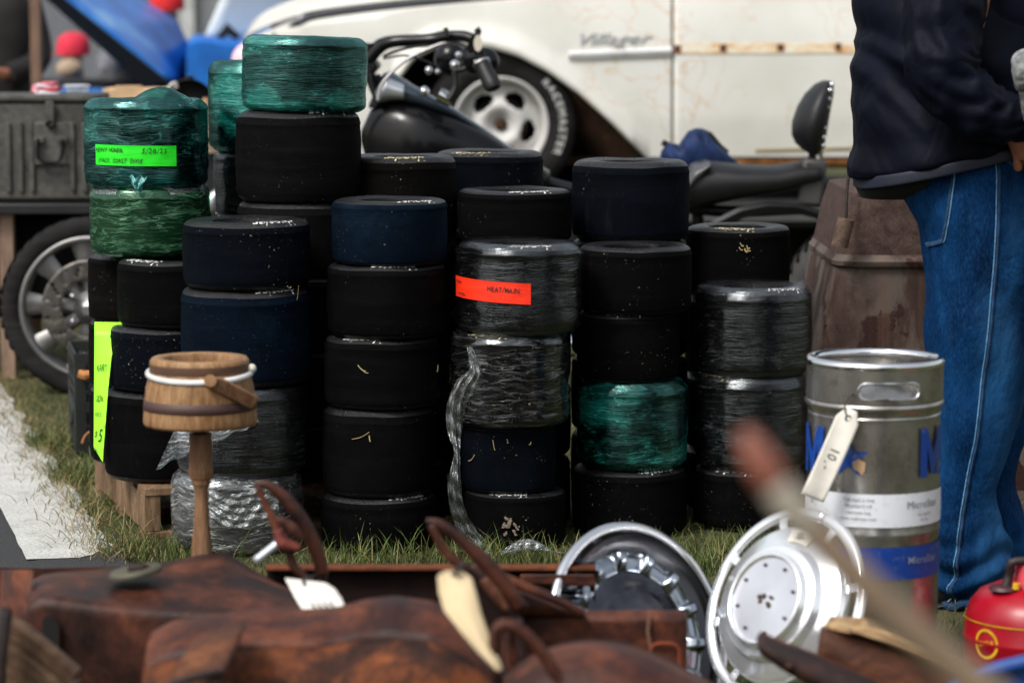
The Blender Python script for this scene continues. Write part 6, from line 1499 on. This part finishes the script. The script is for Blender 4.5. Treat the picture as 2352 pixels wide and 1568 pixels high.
TBL = simple('blue_plastic', (.008, .05, .22), .45, var=.15)
tq = [W(u, v, YTb) for u, v in ((2160, 1600), (2240, 1552), (2352, 1520), (2520, 1490))]
obj('rim', tube(spline(tq, 5), .012, 12), TBL, tub)
obj('wall', loft([[p + Vector((0, 0, .004)), p + Vector((0, .012, .004)), p + Vector((.02, .05, -p.z + .002)), p + Vector((.02, .04, -p.z + .002))] for p in spline(tq, 5)]), TBL, tub)
YF0 = 1.8
hn = thing('long_tool_handle', 'out of focus long wooden tool handle with reddish tip crossing the keg', 'tool handle', tuple(W(2350, 1680, YF0)))
hpth = [W(1712, 990, YF0), W(1745, 1055, YF0), W(1800, 1140, YF0), W(1860, 1215, YF0), W(1950, 1305, YF0), W(2050, 1405, YF0), W(2170, 1510, YF0), W(2300, 1620, YF0)]
hs_ = spline(hpth, 6); nn = len(hs_)
obj('grip_tip', tube(hs_[:11], [.005, .0085, .0105, .0115, .0108], 20), simple('tip_red_brown', (.22, .075, .048), .5, var=.3), hn, smooth='all')
obj('ferrule', tube(hs_[10:19], [.0105, .0115, .0112], 20), simple('ferrule_pale', (.34, .30, .24), .4, var=.2), hn, smooth='all')
d_ = (hs_[-1] - hs_[-4]).normalized(); ext = hs_[-1] + d_ * ((hs_[-1].z - .01) / -d_.z)
obj('shaft', tube(hs_[18:] + [ext], [.0110, .0115, .012, .0125, .0125], 20), simple('ash_wood', (.20, .14, .09), .6, var=.25, scale=14), hn, smooth='all')

# ================================================================== the rusty heap in front
RB = rust('deep_brown_rust', [(.32, (.008, .003, .002)), (.46, (.032, .010, .006)), (.58, (.075, .021, .010)), (.72, (.17, .055, .025))], 7, .55, .35, gloss=.4, spec=.28)
RO = rust('orange_rust', [(.34, (.009, .004, .003)), (.46, (.05, .015, .007)), (.56, (.15, .042, .012)), (.70, (.28, .088, .022))], 10, .75, .4)
RM = rust('maroon_rust', [(.30, (.012, .004, .003)), (.46, (.050, .014, .008)), (.57, (.11, .030, .013)), (.72, (.20, .062, .026))], 9, .6, .4, gloss=.45, spec=.28)
RK = rust('black_rust', [(.30, (.006, .003, .003)), (.5, (.022, .008, .006)), (.72, (.07, .02, .012))], 9, .6, .4, spec=.4)
YA = 4.75
tk = thing('rusty_tank', 'big dark rust brown sheet metal tank with rounded corner and round cap, lower left', 'tank', tuple(W(330, 1700, YA)))
def tring(u, vb, vf, yb=.34, zdrop=.34, r=.022):
    B = W(u, vb, YA + yb); Fp = W(u, vf, YA); pts = [Vector((B.x, B.y, 0.0)), B - Vector((0, -.005, .03)), B + Vector((0, -.02, .0))]
    for k in range(1, 6):
        f = k / 6; pts.append(Vector((B.x + (Fp.x - B.x) * f, B.y + (Fp.y - B.y) * f, B.z + (Fp.z - B.z) * f + .012 * math.sin(f * PI))))
    for k in range(6):
        a = k / 5 * PI / 2; pts.append(Vector((Fp.x, Fp.y - r * math.sin(a), Fp.z - r * (1 - math.cos(a)))))
    pts.append(Vector((Fp.x, Fp.y - r - .004, Fp.z - .12))); pts.append(Vector((Fp.x, Fp.y - r, 0.0)))
    return pts
prf = [(62, 1345, 1396, .9), (74, 1330, 1372, 1), (100, 1318, 1362, 1), (140, 1310, 1366, 1), (220, 1301, 1376, 1), (330, 1290, 1386, 1), (400, 1282, 1392, 1), (460, 1270, 1396, 1), (512, 1262, 1400, 1), (530, 1266, 1402, 1), (580, 1300, 1404, 1), (630, 1330, 1408, 1), (690, 1360, 1412, 1), (712, 1400, 1425, 1)]
obj('tank_shell', loft([tring(u, a, b) for u, a, b, _ in prf]).map(lambda p: p + Vector((0, wob(p, 7, .008), wob(p, 6, .005) if p.z > .05 else 0))), RB, tk, smooth='all')
cc = W(312, 1318, YA + .10)
obj('filler_cap', lathe([(.058, -.004), (.060, .001), (.055, .006), (.03, .008), (.001, .007)], 36).map(lambda p: Vector((cc.x + p.x * .78, cc.y + p.y * .8, cc.z + p.z + .004 + p.x * .12))), simple('brass_green', (.09, .082, .055), .6, metal=.4), tk, smooth='all')
obj('cap_lever', tube([W(295, 1306, YA + .08), W(325, 1303, YA + .08), W(345, 1310, YA + .1)], .009, 10), RK, tk)
obj('notch', loft([[W(u, v, YA - .040 + y) for u, v in ((98, 1418), (118, 1412), (136, 1436), (136, 1492), (112, 1480), (98, 1462))] for y in (0, .03)]), simple('notch_black', (.002, .0015, .001), .9), tk, smooth=False)
obj('side_skirt', loft([[W(u, 1310, YA + .10 + dy), W(u, 1308, YA + .12 + dy), W(u - 10, 1600, YA + .12 + dy), W(u - 10, 1602, YA + .08 + dy)] for u, dy in ((2, .1), (30, .03), (60, .0), (76, -.03))]), RM, tk, smooth='all')
bp = thing('rusty_back_panel', 'flat dark rusty panel behind the brown tank, level with the grass edge', 'panel', tuple(W(150, 1330, YA + .52)))
obj('panel', loft([[W(u, 1301 + k, YA + .50 + w) for k, w in ((0, 0), (2, .02), (70, .02), (70, 0))] for k2, u in enumerate((-60, 100, 250, 400))]).map(lambda p: p + Vector((0, 0, wob(p, 5, .006)))), RM, bp)
obj('brace', box((W(150, 0, YA + .54).x, YA + .54, .085), (.05, .03, .17)), RK, bp)
lf = thing('leaf_spring', 'stack of ribbed brown strips slanting down at the bottom left corner', 'spring', tuple(W(80, 1650, 4.35)))
LW = rust('ribbed_brown', [(.3, (.035, .018, .011)), (.55, (.11, .065, .038)), (.75, (.21, .14, .08))], 9, .6, .3, gloss=.4)
for k in range(9):
    u0, v0, u1, v1 = -40, 1395 + k * 26, 176, 1545 + k * 30
    obj('leaf', tube(spline([W(u0, v0, 4.40 - k * .006), W(60, (v0 + v1) / 2 - 20, 4.37 - k * .006), W(u1, v1, 4.36 - k * .006)], 5), .0105, 6, flat=1.6), LW, lf)
obj('clamp', tube([W(10, 1400, 4.32), W(-4, 1500, 4.28), W(-10, 1640, 4.28), Vector((W(-10, 1640, 4.28).x, 4.28, .005))], .014, 8), RK, lf)
obj('shackle', tube([W(150, 1660, 4.33), Vector((W(150, 1660, 4.33).x, 4.33, .005))], .014, 8), RK, lf)
# long orange brown fender crown
YD = 4.25
fe = thing('rusty_fender', 'long blotchy orange and brown rusted fender lying across the foreground', 'fender', tuple(W(760, 1760, YD)))
ftop = [(330, 1452), (370, 1432), (440, 1420), (520, 1408), (600, 1398), (680, 1400), (760, 1396), (820, 1380), (900, 1372), (980, 1382), (1040, 1402), (1090, 1432), (1130, 1475), (1160, 1530), (1185, 1600), (1200, 1680)]
def fring(u, v):
    T = W(u, v, YD + .02); pts = []
    for k in range(15):
        a = -.25 + k / 14 * (PI / 2 + .35); rr_ = .15; pts.append(Vector((T.x, T.y + .10 - rr_ * math.sin(a) * 1.1, T.z - rr_ * (1 - math.cos(a)))))
    pts.append(Vector((T.x, T.y - .07, max(0.004, T.z - .30)))); return pts
def fbump(p):
    d = wob(p, 8, .014) + wob(p, 20, .004); return p + Vector((0, -d, d * .5))
FR = [fring(float(u), float(np.interp(u, [a for a, _ in ftop], [b for _, b in ftop]))) for u in np.linspace(330, 1195, 90)]
lw = lambda p: fbump(p) + Vector((0, 0, -.024))
obj('crown_top', loft([r[:8] for r in FR], closed=False).map(lw), RM, fe, smooth='all', solid=.004)
obj('crown_side', loft([r[7:] for r in FR], closed=False).map(lw), RO, fe, smooth='all', solid=.004)
lmp = [(345, 1700, 60), (370, 1600, 74), (398, 1530, 84), (424, 1480, 84), (440, 1456, 62), (446, 1446, 30)]
KNM = rust('knuckle_rust', [(.32, (.016, .007, .005)), (.48, (.06, .022, .012)), (.6, (.13, .045, .018)), (.74, (.24, .09, .035))], 8, .7, .45)
def kring2(u, v, hw, dp, Y):
    c = W(u, v, Y); a0 = Vector((px(Y) * hw, 0, px(Y) * hw * .35))
    return [c + a0 * math.copysign(abs(math.cos(t)) ** .5, math.cos(t)) + Vector((0, dp, .0)) * math.copysign(abs(math.sin(t)) ** .5, math.sin(t)) for t in np.linspace(0, 2 * PI, 32, endpoint=False)]
obj('end_bracket', loft([kring2(506, 1446, 40, .02, YD - .02), kring2(502, 1450, 58, .035, YD - .05), kring2(494, 1466, 66, .045, YD - .08), kring2(474, 1510, 74, .05, YD - .12), kring2(440, 1580, 80, .055, YD - .15), kring2(400, 1660, 84, .055, YD - .18), kring2(360, 1740, 84, .055, YD - .2)]).map(lambda p: p + Vector((wob(p, 14, .004), wob(p, 14, .006, 3), wob(p, 20, .003)))), KNM, fe, smooth='all')
obj('bracket_groove', tube([W(380, 1575, YD - .20), W(430, 1560, YD - .215), W(510, 1540, YD - .19)], .006, 8), RK, fe)
ch = thing('rusty_channel', 'rusty steel channel with dark inside lying at the edge of the grass', 'channel', tuple(W(980, 1392, 5.0)))
ztc = W(0, 1300, 5.08).z
xa_, xb_ = W(600, 0, 5.08).x, W(1372, 0, 5.08).x
obj('back_flange', box(((xa_ + xb_) / 2, 5.08, ztc / 2 + .0), (xb_ - xa_, .008, ztc - .004)), rust('channel_dark', [(.3, (.006, .002, .001)), (.6, (.016, .006, .004)), (.8, (.05, .014, .006))], 6, .9), ch, bevel=.001)
obj('top_lip', box(((xa_ + xb_) / 2, 5.065, ztc + .001), (xb_ - xa_, .035, .007)), rust('lip_rust', [(.3, (.06, .018, .008)), (.6, (.16, .045, .015)), (.8, (.26, .08, .03))], 9, .8), ch, bevel=.002)
obj('bottom_plate', box(((xa_ + xb_) / 2, 4.96, .004), (xb_ - xa_, .24, .008)), RK, ch)
obj('right_cap', loft([[W(u, v, 5.02 + y) for u, v in ((1195, 1318), (1366, 1318), (1368, 1346), (1195, 1340))] for y in (0, .02)]), RM, ch, smooth=False, bevel=.003)
bx = thing('rusty_plate', 'rusty brown steel plate with two orange oval marks, before the dark hubcap', 'plate', tuple(W(1400, 1600, 4.62)))
zx = W(0, 1408, 4.62).z; xa_, xb_ = W(1150, 0, 4.62).x, W(1592, 0, 4.62).x
obj('plate_body', box(((xa_ + xb_) / 2, 4.64, zx / 2), (xb_ - xa_, .04, zx)), RM, bx, bevel=.014)
obj('upper_slope', loft([[W(u, v, 4.64), W(u, v + 6, 4.60), W(u + 6, 1412, 4.60), W(u + 6, 1412, 4.66)] for u, v in ((1150, 1345), (1180, 1350), (1230, 1368), (1290, 1392), (1340, 1406))]), RM, bx, smooth='all')
ORM = simple('orange_mark', (.24, .045, .012), .8, var=.3)
for uc, vc, w_, h_ in ((1353, 1512, 36, 34), (1527, 1512, 34, 40)):
    pts = [W(uc + w_ * math.copysign(abs(math.cos(a)) ** .6, math.cos(a)), vc - h_ * .9 * math.copysign(abs(math.sin(a)) ** .6, math.sin(a)), 4.612) for a in np.linspace(-.2, PI + .2, 30)]
    obj('oval_mark', tube(pts, .0022, 6), ORM, bx)
obj('weld_line', tube([W(1492, 1412, 4.613), W(1488, 1450, 4.613), W(1496, 1490, 4.613)], .003, 6), simple('weld_brown', (.16, .08, .05), .7), bx)
ar = thing('rusty_arch', 'low curved rusty sheet arching along the bottom edge, right of centre', 'sheet', tuple(W(1420, 1750, 4.1)))
apt = [(1130, 1600), (1180, 1545), (1250, 1500), (1330, 1478), (1420, 1480), (1500, 1505), (1570, 1540), (1640, 1580), (1740, 1660)]
obj('arched_sheet', loft([[W(u, v, 4.18), W(u, v + 1, 4.12), W(u, v + 14, 4.02), W(u, v + 60, 3.95), W(u, v + 170, 3.92), W(u, v + 300, 3.92)] for u, v in [(p.x, p.y) for p in spline([(a, b, 0) for a, b in apt], 6)]], closed=False).map(lambda p: p + Vector((0, wob(p, 9, .008), 0))), RM, ar, smooth='all', solid=.004)
obj('edge_bead', tube([W(p.x, p.y, 4.18) for p in spline([(a, b, 0) for a, b in apt], 6)], .006, 8), RB, ar)
# hooked tools
def hook(root, nm, pts, rad, mat, Y, flat=1.0, n=12): return obj(nm, tube(spline([W(u, v, Y) for u, v in pts], 7), [q * px(Y) for q in rad], n, flat=flat), mat, root, smooth='all')
t1 = thing('rusty_tongs', 'rusty hooked tongs standing up left of centre with a bright rod', 'tongs', tuple(W(720, 1340, 4.72)))
hook(t1, 'outer_arm', [(584, 1112), (618, 1116), (662, 1152), (700, 1205), (726, 1262), (742, 1320)], [8, 12, 16, 17, 17, 15], RB, 4.72, .7)
hook(t1, 'inner_arm', [(590, 1118), (612, 1160), (634, 1210), (642, 1235)], [7, 9, 10, 9], RB, 4.70, .7)
hook(t1, 'jaw', [(640, 1190), (672, 1215), (694, 1240)], [10, 15, 8], RM, 4.68, .7)
hook(t1, 'joint', [(640, 1215), (650, 1245), (690, 1258)], [16, 22, 12], rust('red_joint', [(.3, (.09, .02, .015)), (.7, (.24, .06, .045))], 9, .5), 4.69, .8)
hook(t1, 'lower_arm', [(664, 1258), (672, 1295), (700, 1325), (735, 1345)], [11, 11, 10, 8], RB, 4.70)
hook(t1, 'bright_rod', [(587, 1288), (640, 1246)], [10, 10], simple('bright_rod', (.62, .65, .72), .3, metal=.6), 4.69)
hook(t1, 'foot_bar', [(742, 1315), (738, 1380), (735, 1460), (735, 1560)], [12, 11, 10, 10], RK, 4.74)
t2 = thing('rusty_plier_hook', 'long rusty looped iron handle slanting across the centre foreground', 'iron handle', tuple(W(1190, 1400, 4.55)))
hook(t2, 'upper_arm', [(978, 1196), (1010, 1204), (1060, 1240), (1100, 1278), (1140, 1320), (1200, 1400)], [8, 13, 15, 18, 20, 18], RB, 4.55, .7)
hook(t2, 'loop_arm', [(990, 1205), (1012, 1248), (1040, 1284), (1078, 1306)], [9, 11, 12, 12], RB, 4.53, .7)
hook(t2, 'cross_piece', [(1085, 1295), (1120, 1340), (1165, 1400), (1195, 1430)], [22, 26, 20, 10], RK, 4.56)
hook(t2, 'rust_face', [(1110, 1330), (1135, 1362), (1165, 1400)], [12, 14, 7], rust('orange_brown_face', [(.3, (.07, .02, .012)), (.7, (.19, .07, .035))], 9, .6), 4.50)
hook(t2, 'lower_bar', [(1140, 1320), (1200, 1345), (1290, 1382), (1340, 1408)], [14, 12, 12, 10], RM, 4.58)
hook(t2, 'prop', [(1190, 1420), (1200, 1520), (1205, 1660)], [12, 12, 12], RK, 4.55)
t3 = thing('curved_rusty_bar', 'curved rusty bar bending down to the bottom edge, right of the cream tag', 'bar', tuple(W(1250, 1600, 3.9)))
hook(t3, 'bar', [(1140, 1560), (1135, 1470), (1150, 1436), (1185, 1440), (1230, 1480), (1275, 1545), (1310, 1640), (1330, 1800)], [12, 13, 14, 15, 15, 15, 15, 15], RM, 3.95)
hook(t3, 'bar_root', [(1142, 1550), (1150, 1640), (1150, 1800)], [14, 14, 14], RK, 3.96)
wt = thing('white_tag', 'blank white paper tag with one clipped corner, beneath the rusty tongs', 'tag', tuple(W(720, 1400, 4.5)))
def card(L, R, Y0, Y1, w=.006):
    def f(a, t):
        k = np.linspace(0, 1, len(L)); l = (np.interp(t, k, [q[0] for q in L]), np.interp(t, k, [q[1] for q in L])); r = (np.interp(t, k, [q[0] for q in R]), np.interp(t, k, [q[1] for q in R]))
        return W(l[0] + (r[0] - l[0]) * a, l[1] + (r[1] - l[1]) * a, Y0 + (Y1 - Y0) * t + w * math.sin(a * 5 + t * 3))
    return f
wf = card([(655, 1327), (664, 1345), (678, 1372), (696, 1402)], [(748, 1338), (770, 1352), (784, 1372), (793, 1394)], 4.56, 4.46)
wo_ = obj('card', grid(20, 20, wf), PAPER, wt, smooth='all', solid=.0012)
obj('string', tube(spline([W(702, 1348, 4.53), W(698, 1332, 4.56), W(722, 1322, 4.66)], 5), .003, 6), INK, wt)
obj('torn_slits', union([tube([wf(.28 + k * .14, .80) + Vector((0, -.003, 0)), wf(.33 + k * .14, .95) + Vector((0, -.003, 0))], .0018, 6) for k in range(4)]), INK, wo_)
def stained():
    t = NT('cream_tag_paper'); v = t.obj(False)
    c = t.mix(t.ramp(t.noise(v, 40, 7, .75), [(.50, 0.0), (.64, .85)]), (.56, .44, .27), (.06, .055, .035))
    z = t.n('ShaderNodeSeparateXYZ'); t.set(z.inputs[0], v); lo = t.ramp(t.math('MULTIPLY', z.outputs[2], -9.0), [(.0, 0.0), (.4, 1.0)])
    return t.done(t.bsdf(t.mix(lo, (.56, .44, .27), c), .75, 0, None, .2))
ctg = thing('cream_tag', 'stained cream paper tag hanging down over the orange fender', 'tag', tuple(W(1090, 1540, 3.95)))
cf_ = card([(1022, 1310), (1005, 1322), (1008, 1360), (1020, 1402), (1058, 1450), (1100, 1500), (1142, 1540)], [(1062, 1312), (1084, 1328), (1094, 1362), (1106, 1410), (1120, 1450), (1140, 1500), (1154, 1538)], 4.05, 3.92, .006)
co_ = obj('card', grid(16, 40, cf_), stained(), ctg, smooth='all', solid=.0014)
obj('eyelet', tube([cf_(.5 + .09 * math.cos(a), .10 + .035 * math.sin(a)) + Vector((0, -.002, 0)) for a in np.linspace(0, 2 * PI, 14)], .0022, 6), INK, ctg)
obj('string', tube(spline([cf_(.5, .10) + Vector((0, -.003, 0)), W(1052, 1306, 4.03), W(1062, 1296, 4.3), W(1080, 1300, 4.5)], 6), .003, 6), INK, ctg)
# right hand log and bar
lg = thing('rust_clad_log', 'brown rust sided wooden block slanting down in front of the keg', 'block', tuple(W(2040, 1640, 4.5)))
def lring(u, v, h1, h2, Y):
    return [W(u, v + 6, Y + .05), W(u + 2, v + 8, Y + .02), W(u + 4, v + 16, Y - .03), W(u + 2, v + 24, Y - .045), W(u - 2, v + h1, Y - .05), W(u - 14, v + h2, Y - .04), W(u - 10, v + h2, Y + .05)]
LGS = [lring(1884, 1432, 60, 120, 4.5), lring(1900, 1428, 70, 140, 4.5), lring(1990, 1452, 100, 190, 4.5), lring(2090, 1492, 120, 230, 4.5), lring(2190, 1536, 140, 260, 4.5), lring(2290, 1584, 150, 280, 4.5)]
obj('rusty_side', loft(LGS), rust('log_rust', [(.3, (.022, .008, .005)), (.5, (.08, .028, .014)), (.72, (.22, .075, .03))], 7, .6, .4, streak=(1, 1, 3)), lg, smooth='all')
obj('wood_top', loft([[W(u - 14, v + 8, 4.47), W(u + 2, v - 16, 4.60), W(u + 60, v - 12, 4.62), W(u + 34, v + 22, 4.44)] for u, v in ((1905, 1430), (1945, 1432), (2010, 1456), (2080, 1486), (2140, 1514), (2190, 1540))]).map(lambda p: p + Vector((0, 0, wob(p, 30, .003)))), rust('log_wood', [(.35, (.22, .10, .045)), (.5, (.42, .27, .13)), (.7, (.56, .42, .24))], 12, .7, .3, streak=(1, 2, 2)), lg, smooth='all')
br = thing('dark_rusty_bar', 'dark rusty angle bar pointing at the bright wheel cover', 'bar', tuple(W(1950, 1640, 4.4)))
obj('angle_bar', loft([[W(u, v, 4.40), W(u + 4, v - 5, 4.38), W(u + 2, v + h * .5, 4.33), W(u - 4, v + h, 4.34), W(u - 6, v + h, 4.42)] for u, v, h in ((1742, 1456, 10), (1752, 1462, 40), (1800, 1482, 54), (1880, 1512, 70), (1980, 1556, 90), (2120, 1620, 110))]), RK, br, smooth='all')
obj('edge', tube([W(1744, 1454, 4.39), W(1800, 1478, 4.39), (W(1880, 1508, 4.39)), W(1980, 1552, 4.39), W(2120, 1616, 4.39)], .004, 6), rust('edge_rust', [(.3, (.05, .016, .008)), (.7, (.16, .05, .02))], 9, .7), br)
obj('bolt', ball(W(1815, 1528, 4.34), .010, 10, 8), RB, br)
obj('rear_leg', tube([W(2060, 1600, 4.42), W(2070, 1700, 4.42), W(2070, 1850, 4.42)], .02, 8), RK, br)

# ================================================================== dark canopies added out of view, to band reflections and deepen blacks
CAN = simple('canopy_navy', (.008, .009, .013), .8, spec=.1); POL = simple('canopy_pole', (.05, .05, .05), .5)
def canopy(cx, cy, w, d, h, label):
    r = thing('reflection_canopy', label, 'canopy', (cx, cy, 0), 'unseen dark canopies added for reflections')
    obj('roof', Geo([(cx - w/2, cy - d/2, h), (cx + w/2, cy - d/2, h), (cx + w/2, cy + d/2, h), (cx - w/2, cy + d/2, h), (cx, cy, h + .8)], [(0, 1, 4), (1, 2, 4), (2, 3, 4), (3, 0, 4)]), CAN, r, smooth=False, solid=.01)
    for s in (-1, 1): obj('side_wall', box((cx + s * w / 2, cy, h / 2), (.02, d, h - .1)), CAN, r, smooth=False)
    obj('back_wall', box((cx, cy - d / 2, h / 2), (w, .02, h - .1)), CAN, r, smooth=False)
    for sx in (-1, 1):
        for sy in (-1, 1): obj('pole', cyl((cx + sx * (w / 2 - .05), cy + sy * (d / 2 - .05), 0), (cx + sx * (w / 2 - .05), cy + sy * (d / 2 - .05), h), .02), POL, r)
canopy(2.6, -3.2, 3.6, 3.0, 2.6, 'unseen dark canopy added for reflections behind the photographer, to the right')
canopy(-7.4, -3.6, 3.6, 3.0, 2.6, 'unseen dark canopy added for reflections behind the photographer, far to the left')
